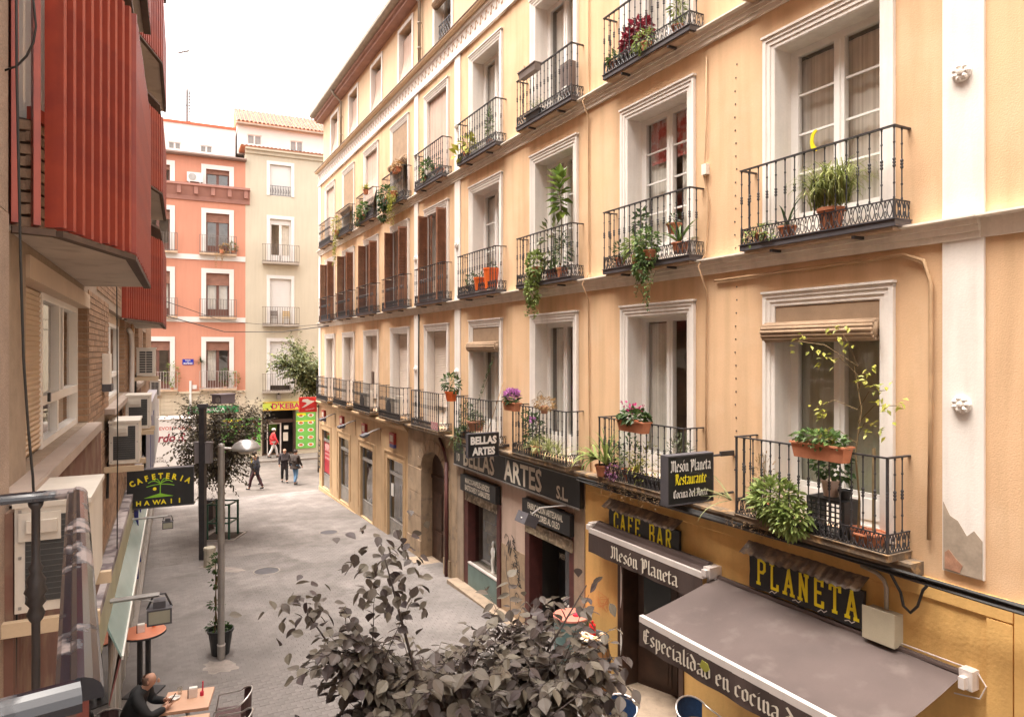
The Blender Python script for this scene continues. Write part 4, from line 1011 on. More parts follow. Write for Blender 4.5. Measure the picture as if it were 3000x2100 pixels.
# cables
def cable(label, pts, r, m, M=FR, n=6, grp=None, name='cable'):
    f = MB(); f.tube(pts, r, n); return tag(f.build(name, m, M=M, smooth=True), label, 'cable', grp)
rg = random.Random(8)
f = MB()
for k in range(6):
    pts = [(s, -.27 - .02 * (k % 3) + .015 * math.sin(s * 1.7 + k), 4.36 + .03 * (k // 3) + .02 * math.sin(s * 1.1 + k * 1.3)) for s in [23.3 + .45 * j for j in range(19)]]
    f.tube(pts, .016 + .004 * (k % 2), 5)
tag(f.build('cable_bundle', M_CABLE, M=FR), 'thick bundle of black cables along the ledge above the restaurant', 'cable')
cable('black cable hanging in a double loop above the restaurant awning', [(29.45, -.24, 4.36), (29.5, -.1, 4.1), (29.52, -.08, 3.95), (29.6, -.08, 3.9), (29.68, -.08, 4.0), (29.75, -.1, 4.2), (29.9, -.2, 4.36)], .016, M_CABLE)
cable('long dark cable running down the facade past three floors beside the rubber plant balcony', [(23.28, -.03, z) for z in (15.0, 13.5, 12.2, 11.8)] + [(23.3, -.19, 11.6), (23.28, -.03, 11.3), (23.28, -.03, 9.0), (23.28, -.03, 8.3), (23.29, -.19, 8.1), (23.27, -.03, 7.8), (23.3, -.03, 5.4), (23.35, -.03, 4.5)], .014, M_CABLEB)
cable('thin dark cable running down beside the second window bay', [(26.42, -.03, 11.3), (26.41, -.04, 9.9), (26.36, -.03, 9.5), (26.46, -.03, 9.1), (26.40, -.03, 8.3), (26.4, -.18, 8.1), (26.42, -.03, 7.7), (26.40, -.03, 6.2), (26.42, -.03, 4.6)], .012, M_CABLEB)
f = MB(); f.box(26.35, 26.45, -.07, 0, 9.5, 9.66); tag(f.build('junction_box', M_TRIM, M=FR), 'small cream junction box on the cable beside the second window bay', 'junction box')
cable('twin painted conduit bent down beside the nearest white pilaster', [(26.6, -.04, 7.86), (28.5, -.04, 7.88), (29.5, -.04, 7.89), (29.72, -.04, 7.8), (29.80, -.04, 7.55), (29.80, -.04, 6.2), (29.78, -.04, 4.75)], .022, M_CABLEB)
cable('dark thin cable down the far white pilaster', [(13.98, -.03, 8.0), (13.97, -.03, 6.3), (13.98, -.03, 4.6)], .02, M_CABLE)
cable('slack black wire strung across the far end of the street', [tuple(FR @ Vector((2.2, -.05, 8.0))), (-12.3, 36.5, 7.85), (-16, 38, 7.9), tuple(FL @ Vector((31, -.1, 8.4)))], .022, M_CABLE, M=Matrix())
cable('thin higher wire strung across the far end of the street', [tuple(FR @ Vector((1.0, -.05, 8.1))), (-12.6, 38.5, 8.2), (-17, 40, 8.6), tuple(FL @ Vector((32, -.1, 9.1)))], .014, M_CABLE, M=Matrix())
# little nails and bolt holes on the plaster
f = MB(); rg = random.Random(2)
for k in range(34):
    z = 4.7 + .19 * k; s = 26.98 + rg.uniform(-.02, .02)
    if abs(z - 8.1) < .2: continue
    f.lathe([(.012, 0), (.012, .006)], 6); 
    for i in range(len(f.v) - 12, len(f.v)): x, y, zz = f.v[i]; f.v[i] = (s + x, -.001 - zz, z + y)
f.build('bolt', M_IRON, YB, stuff=True)
# broken plaster at the foot of the pilaster
f = MB(); f.prism([(29.93, 4.47), (30.32, 4.47), (30.32, 4.86), (30.24, 4.95), (30.17, 4.88), (30.08, 5.02), (30.0, 5.06), (29.93, 5.2)], -.04, -.0355); f.build('bare_render', mat('bare_render_grey', (.36, .29, .22), .95, .2, 4, .15, 30), YB)
f = MB(); f.prism([(29.95, 4.49), (30.10, 4.48), (30.13, 4.56), (30.06, 4.62), (29.99, 4.70), (29.95, 4.66)], -.044, -.041); f.build('bare_brick', mat('bare_brick', (.40, .21, .13), .9, .2, 12, .2), YB)
# ------------------------------------------------------------------ plants
def leaf(mb, p, d, L, w, roll=0.0, m=0):
    d = Vector(d).normalized(); p = Vector(p)
    a = d.cross(Vector((0, 0, 1)))
    if a.length < 1e-3: a = Vector((1, 0, 0))
    a.normalize(); b = a.cross(d)
    a = a * math.cos(roll) + b * math.sin(roll); b = a.cross(d)
    q = p + d * L * .45 + b * w * .18; t = p + d * L - b * L * .08
    mb.add([tuple(p), tuple(q + a * w / 2), tuple(t), tuple(q - a * w / 2)], [(0, 1, 2, 3)], m)
def bush(mb, rg, n, c, r, L, w, droop=.3, shell=.5, m=0):
    for k in range(n):
        d = Vector((rg.gauss(0, 1), rg.gauss(0, 1), rg.gauss(0, 1)))
        if d.length < 1e-3: continue
        d.normalize(); q = shell + (1 - shell) * rg.random() ** .6
        p = Vector((c[0] + d.x * r[0] * q, c[1] + d.y * r[1] * q, c[2] + d.z * r[2] * q))
        e = d + Vector((rg.uniform(-.6, .6), rg.uniform(-.6, .6), rg.uniform(-.5, .5) - droop))
        leaf(mb, p, e, L * rg.uniform(.7, 1.25), w * rg.uniform(.7, 1.2), rg.uniform(-.8, .8), m)
def trail(mb, rg, pts, length, n, L, w, swing=.05, m=0, st=None):
    for (x, y, z) in pts:
        l = length * rg.uniform(.55, 1.1); dx, dy = rg.uniform(-swing, swing), rg.uniform(-swing, .01)
        prev = Vector((x, y, z)); line = [tuple(prev)]
        for k in range(n):
            t = (k + 1) / n
            p = Vector((x + dx * t * 3 + rg.uniform(-.015, .015), y + dy * 2 * math.sqrt(t) + rg.uniform(-.02, .02), z - l * t))
            line.append(tuple(p))
            for j in range(2): leaf(mb, p, (rg.uniform(-1, 1), rg.uniform(-1, .4), rg.uniform(-.9, .2)), L * rg.uniform(.7, 1.2), w, rg.uniform(-.6, .6), m)
        if st is not None: st.tube(line, .004, 3)
def strap(mb, rg, n, c, L, w, el=(40, 85), bend=1.0, az=(0, 360), m=0):
    for k in range(n):
        a = R_(rg.uniform(*az)); e = R_(rg.uniform(*el)); l = L * rg.uniform(.7, 1.15); seg = 6
        p = Vector(c); pts = []
        for i in range(seg + 1):
            t = i / seg; pts.append(p.copy()); ee = e - bend * t * t * R_(110)
            p = p + Vector((math.cos(a) * math.cos(ee), math.sin(a) * math.cos(ee), math.sin(ee))) * l / seg
        sd = Vector((-math.sin(a), math.cos(a), 0)); v = []
        for i, q in enumerate(pts):
            ww = w * (1 - (i / seg) ** 2 * .95) / 2; v += [tuple(q - sd * ww), tuple(q + sd * ww)]
        mb.add(v, [(2 * i, 2 * i + 1, 2 * i + 3, 2 * i + 2) for i in range(seg)], m)
POTS = {}
def pot(t, kind, r=.1, h=.18, m=None):
    key = (kind, r, h)
    if key not in POTS:
        f = MB()
        if kind == 'round': f.lathe([(r * .72, 0), (r * .95, h * .85), (r * 1.06, h * .86), (r * 1.06, h), (r * .92, h), (r * .9, h * .9), (0, h * .9)], 14)
        if kind == 'box':
            w, d = r, .085
            f.add([(-w + .03, -d + .02, 0), (w - .03, -d + .02, 0), (w - .03, d - .02, 0), (-w + .03, d - .02, 0), (-w, -d, h * .88), (w, -d, h * .88), (w, d, h * .88), (-w, d, h * .88)], [(0, 3, 2, 1), (0, 1, 5, 4), (1, 2, 6, 5), (2, 3, 7, 6), (3, 0, 4, 7)])
            f.box(-w - .015, w + .015, -d - .015, -d + .012, h * .88, h); f.box(-w - .015, w + .015, d - .012, d + .015, h * .88, h)
            f.box(-w - .015, -w + .012, -d + .012, d - .012, h * .88, h); f.box(w - .012, w + .015, -d + .012, d - .012, h * .88, h); f.quad((-w, -d, h * .9), (w, -d, h * .9), (w, d, h * .9), (-w, d, h * .9))
        POTS[key] = f.mesh('pot', m or M_TERR)
    return put('pot', POTS[key], t)
def plant(label, s, y, z, fn, leafm, seed, potkind='round', r=.1, h=.18, pm=None, name='potted_plant', cat='plant', stem=None, grp=None):
    t = thing(name, label, cat, FR @ T(s, y, z), grp)
    if potkind:
        k = POTS.get((potkind, r, h))
        if pm is not None:
            POTS.pop((potkind, r, h), None); pot(t, potkind, r, h, pm); POTS.pop((potkind, r, h), None)
        else:
            POTS.pop((potkind, r, h), None); pot(t, potkind, r, h); 
    f = MB(); st = MB(); rg = random.Random(seed); fn(f, rg, st, h if potkind else 0)
    if f.f: f.build('foliage', leafm, t, stuff=True)
    if st.f: st.build('stem', stem or M_STEM, t)
    return t
Z1, Z2, Z3 = 4.578, 8.278, 11.778
# --- third floor (top row)
plant('crimson leaved coleus behind the topmost nearest balcony rail', 24.85, -.16, Z3, lambda f, g, s, h: [bush(f, g, 150, (-.15 + .22 * k, 0, h + .22 + .12 * (k % 2)), (.13, .1, .22), .11, .07, .5) for k in range(3)], M_LEAFR, 1, 'box', .4, .16, M_PLBLK)
plant('pale yellow green plant spilling over the crimson balcony box', 25.25, -.24, Z3, lambda f, g, s, h: (bush(f, g, 160, (0, -.05, h + .02), (.22, .12, .16), .09, .03, .5), trail(f, g, [(.1 * k - .1, -.12, h) for k in range(3)], .2, 5, .05, .03)), M_LEAFL, 2, 'round', .09, .15)
plant('small bright green plant at the far end of the crimson balcony', 24.3, -.18, Z3, lambda f, g, s, h: bush(f, g, 110, (0, 0, h + .06), (.14, .1, .12), .09, .05), M_LEAFG, 3)
plant('tall pale green plant at the near end of the crimson balcony', 25.9, -.14, Z3, lambda f, g, s, h: bush(f, g, 120, (0, 0, h + .25), (.16, .1, .28), .10, .035), M_LEAFL, 4)
plant('empty grey window box hooked on a third floor balcony rail', 21.55, -.36, 12.68, lambda f, g, s, h: bush(f, g, 14, (-.2, 0, h), (.2, .05, .06), .08, .02), M_LEAFDRY, 5, 'box', .36, .16, mat('grey_planter', (.23, .19, .17), .8, .1, 4, .06), 'window_box', 'window box')
plant('yellowish grass tufts along the edge of the grey window box balcony', 21.6, -.25, Z3, lambda f, g, s, h: [strap(f, g, 9, (.28 * k, -.02, .2), .26, .012, (20, 80), 1.2) for k in range(2)], M_LEAFL, 6, 'box', .3, .12, M_PLBLK)
t = thing('meter_box', 'dark grey upright box on the balcony behind the grey window box', 'box', FR @ T(22.7, -.12, Z3)); f = MB(); f.box(-.17, .17, -.09, .09, .15, .78); f.build('casing', mat('taupe_box', (.17, .13, .115), .7, .1, 4, .05), t); MB().box(-.1, .08, -.094, -.0905, .2, .3).build('label_plate', M_LETW, t)
plant('yellow broad leaved plant on the third floor balcony by the white pilaster', 18.0, -.2, Z3, lambda f, g, s, h: (bush(f, g, 26, (.0, -.02, h + .18), (.28, .1, .26), .24, .17, .4), bush(f, g, 8, (-.3, -.12, h + .0), (.1, .06, .1), .24, .17, .4)), M_LEAFY, 7)
plant('green column of cactus on the third floor balcony by the white pilaster', 19.2, -.15, Z3, lambda f, g, s, h: bush(f, g, 170, (0, 0, h + .36), (.08, .07, .42), .09, .03, -.4), M_LEAFG, 8, 'round', .1, .2)
plant('bushy mid green plant on the third floor balcony with the pink blind', 15.2, -.2, Z3, lambda f, g, s, h: (bush(f, g, 110, (0, -.02, h + .22), (.32, .12, .28), .16, .10, .5)), M_LEAFG, 9)
plant('terracotta pot with a thin plant on the balcony with the pink blind', 15.95, -.14, Z3, lambda f, g, s, h: bush(f, g, 40, (0, 0, h + .15), (.1, .08, .2), .09, .04), M_LEAFD, 10, 'round', .13, .28)
plant('large dark green bush hanging over a third floor balcony', 11.6, -.3, Z3, lambda f, g, s, h: (bush(f, g, 260, (.2, -.1, .25), (.45, .2, .42), .15, .08, .5), bush(f, g, 120, (0, -.12, -.25), (.25, .12, .3), .13, .06, .6)), M_LEAFD, 11, 'round', .16, .25)
plant('long yellow green trailing plant beside the dark bush on the third floor', 12.5, -.34, Z3 + .1, lambda f, g, s, h: (bush(f, g, 120, (0, -.05, .1), (.3, .12, .25), .12, .03, .4), trail(f, g, [(-.15 + .05 * k, -.1, .1) for k in range(9)], 1.0, 11, .09, .03)), M_LEAFY, 12, 'round', .12, .2)
plant('hanging pot of brownish flowers on a third floor balcony rail', 12.85, -.36, 12.62, lambda f, g, s, h: bush(f, g, 160, (0, 0, h + .06), (.32, .16, .16), .09, .05, .3), M_LEAFDRY, 13, 'box', .24, .14)
plant('round green shrub on the third floor balcony with the wind blown blind', 8.9, -.26, Z3, lambda f, g, s, h: bush(f, g, 260, (0, -.05, h + .16), (.5, .2, .3), .13, .08, .4), M_LEAFG, 14)
plant('greyish trailing plant on the third floor balcony with the wind blown blind', 8.2, -.3, Z3, lambda f, g, s, h: (bush(f, g, 120, (0, -.05, h), (.3, .14, .3), .1, .06, .6)), M_LEAFD, 15)
plant('spiky plant in a pot hooked on the rail beside the wind blown blind', 9.3, -.36, 12.62, lambda f, g, s, h: strap(f, g, 60, (0, 0, h), .32, .03, (10, 85), 1.0), M_LEAFY, 16)
plant('yellow green plant hanging far below the second balcony from the street corner', 4.9, -.34, Z3, lambda f, g, s, h: (bush(f, g, 180, (.1, -.06, .35), (.4, .16, .4), .14, .04, .4), trail(f, g, [(-.1 + .07 * k, -.1, .0) for k in range(8)], 1.35, 12, .1, .035)), M_LEAFY, 17, 'round', .12, .2)
# --- second floor
plant('large drooping mistletoe cactus on the nearest second floor balcony', 28.65, -.14, Z2, lambda f, g, s, h: [strap(f, g, 1, (g.uniform(-.24, .24), g.uniform(-.07, .05), h + g.uniform(.0, .22)), g.uniform(.38, .72), .019, (50, 88), 1.9) for k in range(430)], leafmat('leaf_cactus', (.16, .20, .05), (.34, .36, .12)), 20, 'round', .16, .28)
plant('agave with long sword leaves beside the mistletoe cactus', 28.02, -.17, Z2, lambda f, g, s, h: strap(f, g, 8, (0, 0, h), .42, .045, (15, 88), .55), M_LEAFD, 21, 'round', .12, .16)
plant('tiny yellow green plants at the far end of the nearest second floor balcony', 27.62, -.2, Z2, lambda f, g, s, h: (bush(f, g, 60, (0, -.03, h + .03), (.12, .07, .07), .06, .035), bush(f, g, 40, (.2, -.1, h - .06), (.1, .05, .07), .06, .03), bush(f, g, 20, (-.12, -.12, .05), (.06, .04, .1), .06, .03)), M_LEAFL, 22, 'round', .09, .13)
plant('leafy climbing plant on a stake in the crowded second floor balcony', 24.95, -.1, Z2, lambda f, g, s, h: (bush(f, g, 90, (0, 0, h + .42), (.16, .09, .36), .11, .08, .5), s.tube([(0, 0, h), (0, 0, h + .75)], .008, 4)), M_LEAFD, 23)
plant('light green broad leaved plant in the middle of the crowded balcony', 24.98, -.22, Z2, lambda f, g, s, h: bush(f, g, 90, (.03, -.05, h + .12), (.24, .12, .2), .17, .055, .7), M_LEAFL, 24, 'round', .1, .16)
plant('ivy cascading over the front of the crowded second floor balcony', 25.42, -.29, Z2 + .02, lambda f, g, s, h: (bush(f, g, 300, (0, -.06, .2), (.24, .15, .34), .07, .055, .4), bush(f, g, 200, (-.1, -.1, -.12), (.17, .1, .22), .07, .05, .5), trail(f, g, [(-.2 + .09 * k, -.1, -.2) for k in range(6)], .55, 9, .06, .03, .06, 0, s)), M_LEAFG, 25, 'round', .11, .16)
plant('agave with long arching leaves at the near end of the crowded balcony', 26.0, -.18, Z2 + .06, lambda f, g, s, h: strap(f, g, 11, (0, -.02, h), .62, .05, (20, 85), .8), M_LEAFG, 26, 'round', .13, .17)
plant('terracotta pot of herbs at the far end of the crowded balcony', 24.5, -.2, Z2, lambda f, g, s, h: bush(f, g, 90, (0, 0, h + .12), (.12, .1, .18), .09, .03, .1), M_LEAFD, 27, 'round', .09, .17)
plant('terracotta pot standing high behind the ivy in the crowded balcony', 25.75, -.08, Z2 + .42, lambda f, g, s, h: bush(f, g, 20, (0, 0, h + .05), (.1, .06, .1), .09, .03), M_LEAFD, 28, 'round', .12, .16)
def rubber(f, g, s, h):
    s.tube([(0, 0, h), (.03, 0, .8), (.08, -.04, 1.45), (.02, -.08, 1.95)], [.014, .012, .010, .008], 6)
    for k in range(36):
        t = k / 35; z = 1.35 + .75 * t; a = k * 2.4
        d = Vector((math.cos(a), math.sin(a) - .4, .2 - .9 * (1 - t) + .9 * t)); leaf(f, (.07 - .06 * t, -.05, z), d, .32, .17, g.uniform(-.4, .4))
plant('tall rubber plant whose leafy head stands before a window head', 22.45, -.14, Z2, rubber, leafmat('leaf_rubber', (.07, .13, .025), (.20, .27, .06), .25), 30, 'round', .13, .22)
plant('shorter rubber plant with dark leaves on the rubber plant balcony', 22.1, -.15, Z2, lambda f, g, s, h: (s.tube([(0, 0, h), (0, 0, 1.1)], .01, 5), bush(f, g, 50, (0, -.03, .75), (.28, .12, .5), .17, .08, .2)), leafmat('leaf_rubber_dark', (.06, .075, .025), (.16, .17, .06), .3), 31, 'round', .12, .22)
plant('ivy cascading from the rubber plant balcony', 21.75, -.28, Z2 + .1, lambda f, g, s, h: (bush(f, g, 300, (0, -.06, .22), (.24, .14, .34), .09, .08, .4), bush(f, g, 240, (-.06, -.1, -.3), (.2, .1, .32), .09, .07, .5), trail(f, g, [(-.2 + .08 * k, -.1, -.45) for k in range(5)], .4, 7, .07, .05)), M_LEAFL, 32, 'round', .12, .2)
plant('mixed dark leaved plant behind the rail of the rubber plant balcony', 22.6, -.2, Z2, lambda f, g, s, h: (bush(f, g, 120, (0, 0, h + .3), (.25, .1, .4), .12, .05, .3), strap(f, g, 12, (-.3, -.1, h), .5, .02, (10, 80), 1.4)), M_LEAFD, 33, 'round', .12, .2)
plant('small dark plant at the far side of the balcony with orange tubs', 18.2, -.16, Z2, lambda f, g, s, h: bush(f, g, 100, (0, 0, h + .18), (.2, .1, .22), .11, .05), M_LEAFD, 34, 'round', .1, .16, M_PLBLK)
for k, (s, hh, lab) in enumerate(((18.75, .32, 'orange plastic tub nearer the plant on a second floor balcony'), (19.3, .50, 'taller orange plastic tub at the near end of a second floor balcony'))):
    t = thing('plastic_tub', lab, 'tub', FR @ T(s, -.15, Z2 + .05), 'orange tubs on the second floor balcony')
    f = MB(); f.lathe([(.15, 0), (.19, hh - .05), (.20, hh - .04), (.20, hh), (.17, hh), (.16, hh - .08), (0, hh - .08)], 14); f.build('tub', M_ORPOT, t, smooth=False)
    f = MB(); bush(f, random.Random(k), 40, (0, 0, hh), (.16, .1, .1), .1, .04); f.build('foliage', M_LEAFD, t, stuff=True)
# --- first floor
def cy(x): return x
plant('terracotta window box of green plants hung outside the nearest first floor rail', 28.78, -.50, 5.52, lambda f, g, s, h: (bush(f, g, 240, (0, 0, h + .05), (.38, .1, .09), .08, .055, .3), bush(f, g, 12, (.1, -.03, h + .06), (.25, .08, .08), .07, .06)), M_LEAFG, 40, 'box', .36, .19, None, 'window_box', 'window box')
plant('bright yellow green bush pushing through the nearest first floor rail', 28.0, -.32, Z1, lambda f, g, s, h: (bush(f, g, 800, (.05, -.10, .30), (.40, .2, .28), .10, .05, .2), bush(f, g, 420, (.32, -.16, .14), (.28, .15, .22), .10, .05, .4)), M_LEAFL, 41, 'round', .14, .2)
plant('wispy dry shrub at the far end of the nearest first floor balcony', 27.66, -.2, Z1, lambda f, g, s, h: (bush(f, g, 150, (0, 0, h + .3), (.18, .14, .4), .06, .02, -.2), [s.tube([(0, 0, h), (g.uniform(-.15, .15), g.uniform(-.1, .1), h + .65)], .004, 4) for k in range(9)]), M_LEAFDRY, 42, 'round', .11, .18)
plant('dark leafy plant in a pale pot on top of the black crate', 28.68, -.18, Z1 + .46, lambda f, g, s, h: bush(f, g, 130, (0, 0, h + .2), (.26, .1, .24), .10, .07, .3), M_LEAFD, 43, 'round', .12, .2, mat('pale_pot', (.62, .47, .38), .6, .06, 4, .04))
plant('small black pot beside the pale pot on the black crate', 28.88, -.20, Z1 + .46, lambda f, g, s, h: None, M_LEAFD, 44, 'round', .075, .11, M_PLBLK, 'flower_pot', 'flower pot')
t = thing('plastic_crate', 'black plastic crate turned on its side on the nearest first floor balcony', 'crate', FR @ T(28.72, -.2, Z1))
f = MB(); 
for z in (0, .41): f.box(-.26, .26, -.15, .15, z, z + .04)
for x in (-.26, .22): f.box(x, x + .04, -.15, .15, .04, .41)
for k in range(7): f.box(-.2 + .065 * k, -.185 + .065 * k, -.145, -.13, .04, .41); 
for k in range(6): f.box(-.22, .22, -.148, -.133, .06 + .06 * k, .075 + .06 * k)
f.build('crate', M_PLBLK, t)
plant('terracotta bowl with a stick standing at the near end of the nearest balcony', 29.2, -.22, Z1, lambda f, g, s, h: s.tube([(.06, 0, h), (-.02, .12, 1.1)], .02, 5), M_LEAFD, 45, 'round', .19, .15)
def rosevine(f, g, s, h):
    main = [(0, 0, 0), (.05, -.05, .5), (-.02, -.02, 1.0), (.03, .02, 1.5), (-.05, .0, 2.0)]
    s.tube(main, [.014, .012, .010, .008, .006], 5)
    br = [(1.5, (.45, -.18, 1.75)), (1.35, (.62, -.25, 1.6)), (1.9, (-.35, -.1, 2.1)), (2.0, (-.7, -.15, 2.3)), (2.0, (-.15, -.1, 2.4)), (1.5, (-.45, -.15, 1.5)), (1.2, (.3, -.1, 1.35)), (1.7, (.3, -.2, 1.95)), (1.1, (-.35, -.12, 1.2))]
    for z0, e in br:
        st = Vector((0, 0, z0)); e = Vector(e); mid = (st + e) / 2 + Vector((0, -.04, .1)); s.tube([tuple(st), tuple(mid), tuple(e)], .004, 4)
        for k in range(14):
            p = st.lerp(e, g.uniform(.75, 1.05)) + Vector((g.uniform(-.12, .12), g.uniform(-.06, .06), g.uniform(-.12, .1))); leaf(f, p, (g.uniform(-1, 1), g.uniform(-1, 0), g.uniform(-1, .2)), .085, .045, g.uniform(-.5, .5))
plant('thin climbing rose with yellowing leaves beside the nearest first floor window', 29.12, -.30, Z1 + .05, rosevine, M_LEAFY, 46, 'round', .1, .14)
plant('long grey green sword leaves sticking out past the projecting restaurant sign', 27.30, -.42, Z1 + .12, lambda f, g, s, h: strap(f, g, 15, (0, 0, .05), .68, .03, (-20, 60), .7, (150, 290)), leafmat('leaf_greygreen', (.18, .20, .08), (.32, .33, .16)), 47, None)
plant('pink cyclamen in a terracotta box on the second bay first floor rail', 25.25, -.50, 5.48, lambda f, g, s, h: bush(f, g, 170, (0, 0, h + .06), (.36, .13, .1), .10, .09, .4), M_LEAFD, 48, 'box', .34, .19, None, 'window_box', 'window box')
f = MB(); rg = random.Random(3); bush(f, rg, 40, (25.28, -.48, 5.86), (.22, .07, .06), .06, .04, -.6); bush(f, rg, 6, (24.98, -.48, 5.92), (.04, .04, .04), .06, .04, -.6)
tag(f.build('cyclamen_flower', M_PETM, M=FR), 'magenta cyclamen blooms above the terracotta box on the rail', 'flowers')
plant('yellow green fern arching over the far end of the second bay balcony', 24.2, -.36, Z1, lambda f, g, s, h: (strap(f, g, 60, (.1, 0, h), .72, .035, (30, 88), .8), strap(f, g, 22, (-.05, -.1, h + .1), .65, .06, (0, 50), 1.0, (150, 300))), M_LEAFL, 49, 'round', .14, .2)
plant('grey green herb bush at the near end of the second bay balcony', 26.1, -.28, Z1, lambda f, g, s, h: bush(f, g, 420, (0, 0, h + .35), (.24, .2, .42), .06, .02, -.3), leafmat('leaf_sage', (.12, .14, .08), (.22, .24, .15)), 50, 'round', .14, .2)
plant('dry tangled plants in the middle of the second bay balcony', 25.3, -.3, Z1, lambda f, g, s, h: (bush(f, g, 200, (0, 0, .35), (.5, .14, .38), .09, .025, .3), strap(f, g, 20, (-.2, 0, .2), .5, .02, (30, 85), 1.1)), M_LEAFY, 51, 'box', .4, .16, M_PLBLK)
plant('low dark shrubs behind the dry tangle on the second bay balcony', 24.75, -.2, Z1, lambda f, g, s, h: bush(f, g, 200, (0, 0, .38), (.4, .12, .4), .08, .04, .2), M_LEAFD, 52, 'round', .13, .2)
plant('small purple leaved plant on the edge of the second bay balcony', 24.62, -.46, Z1 + .1, lambda f, g, s, h: bush(f, g, 60, (0, 0, .05), (.14, .08, .14), .07, .04, .3), leafmat('leaf_purple', (.12, .03, .09), (.22, .08, .16)), 53, None)
plant('dry brown roots hanging under the second bay balcony edge', 24.9, -.44, 4.50, lambda f, g, s, h: trail(f, g, [(-.7 + .055 * k, g.uniform(-.03, .05), .04) for k in range(34)], .22, 6, .05, .008, .03), leafmat('roots_dry', (.20, .12, .06), (.33, .22, .12)), 54, None)
plant('dry brown roots hanging under the nearest balcony edge', 27.75, -.44, 4.50, lambda f, g, s, h: trail(f, g, [(-.5 + .055 * k, g.uniform(-.03, .05), .04) for k in range(20)], .16, 5, .05, .008, .03), MATS['roots_dry'], 55, None)
plant('pink and purple chrysanthemums in a terracotta box on the third bay rail', 20.95, -.46, 5.50, lambda f, g, s, h: bush(f, g, 130, (0, 0, h + .08), (.2, .13, .12), .10, .06, .1), M_LEAFD, 56, 'box', .27, .19, None, 'window_box', 'window box')
f = MB(); rg = random.Random(6); bush(f, rg, 260, (20.95, -.46, 5.86), (.23, .15, .10), .07, .05, -.8); tag(f.build('chrysanthemum_flower', M_PETP, M=FR), 'dome of purple chrysanthemum blooms in the box on the third bay rail', 'flowers')
plant('spider plant spilling over the near end of the third bay balcony', 22.45, -.42, Z1 + .12, lambda f, g, s, h: (strap(f, g, 90, (0, 0, .1), .5, .022, (5, 85), 1.2), strap(f, g, 40, (.35, 0, .1), .4, .02, (0, 80), 1.2)), leafmat('leaf_spider', (.22, .26, .08), (.42, .42, .2)), 57, None)
plant('second spider plant beside the first on the third bay balcony', 21.85, -.36, Z1 + .1, lambda f, g, s, h: strap(f, g, 60, (0, 0, .1), .45, .022, (5, 85), 1.1), MATS['leaf_spider'], 58, 'round', .12, .16)
plant('dark green shrub with a few pink flowers behind the third bay rail', 21.55, -.25, Z1, lambda f, g, s, h: (bush(f, g, 260, (0, 0, .5), (.35, .15, .42), .10, .06, .3), bush(f, g, 50, (-.1, -.1, .85), (.2, .1, .14), .07, .05)), M_LEAFD, 59, 'round', .13, .2)
f = MB(); rg = random.Random(9); bush(f, rg, 26, (21.75, -.40, 5.36), (.12, .05, .06), .06, .05, -.5); tag(f.build('pink_flower', M_PETP, M=FR), 'few pink flowers on the dark shrub behind the third bay rail', 'flowers')
plant('dried brown plant in a small pot on the third bay rail', 22.35, -.47, 5.55, lambda f, g, s, h: bush(f, g, 260, (0, 0, h + .06), (.38, .14, .12), .08, .02, .3), M_LEAFDRY, 60, 'round', .09, .15, mat('brown_pot', (.33, .15, .09), .8, .1, 4, .05))
plant('small cactus in a white pot on a rod before the third bay window', 21.6, -.12, 5.5, lambda f, g, s, h: (bush(f, g, 60, (0, 0, h + .06), (.09, .07, .08), .06, .02, -.5), s.tube([(0, 0, 0), (-.03, -.1, -.5), (-.06, -.2, -.9)], .010, 5), s.tube([(-.12, 0, h), (-.1, 0, h + .2), (0, 0, h + .26), (.1, 0, h + .2), (.12, 0, h)], .006, 4)), M_LEAFDRY, 61, 'round', .12, .2, M_LETW)
plant('leafy shrub in an orange pot hung on the rail by the white pilaster', 17.62, -.48, 5.50, lambda f, g, s, h: (bush(f, g, 200, (0, 0, h + .22), (.38, .2, .26), .11, .06, .1)), M_LEAFD, 62, 'round', .17, .25, M_ORPOT)
plant('straggling green plants behind the rail of the fourth bay balcony', 18.15, -.28, Z1, lambda f, g, s, h: (bush(f, g, 240, (0, 0, .5), (.3, .16, .5), .09, .04, .2), strap(f, g, 26, (.1, -.1, .2), .4, .02, (0, 80), 1.2)), M_LEAFD, 63, 'round', .13, .2)
plant('hanging basket of dark foliage in the fourth bay balcony', 18.75, -.3, Z1 + .25, lambda f, g, s, h: bush(f, g, 260, (0, 0, .25), (.28, .16, .22), .07, .03, .3), M_LEAFD, 64, 'round', .22, .24, mat('brown_pot', (.33, .15, .09)))
plant('trailing light green weeds below the fourth bay balcony edge', 18.0, -.46, Z1, lambda f, g, s, h: (strap(f, g, 30, (0, 0, .05), .4, .02, (-40, 70), 1.0), trail(f, g, [(-.3 + .09 * k, 0, 0) for k in range(7)], .35, 6, .06, .03), strap(f, g, 24, (.9, .05, .05), .35, .018, (0, 80), 1.1)), M_LEAFG, 65, None)
plant('thin vine climbing across the fourth bay first floor window', 18.9, -.1, Z1 + .9, lambda f, g, s, h: ([leaf(f, (-.45 + .012 * k * 1.6, 0, .02 * k * 1.25), (g.uniform(-1, 1), -.6, g.uniform(-1, 1)), .08, .04) for k in range(48)], s.tube([(-.45, 0, 0), (.1, 0, .6), (.45, 0, 1.2)], .004, 4)), M_LEAFD, 66, None)
cable('thin pale stake leaning against the fourth bay first floor window', [(19.45, -.35, 4.8), (19.75, -.03, 6.1)], .010, M_CABLEB, name='stake')
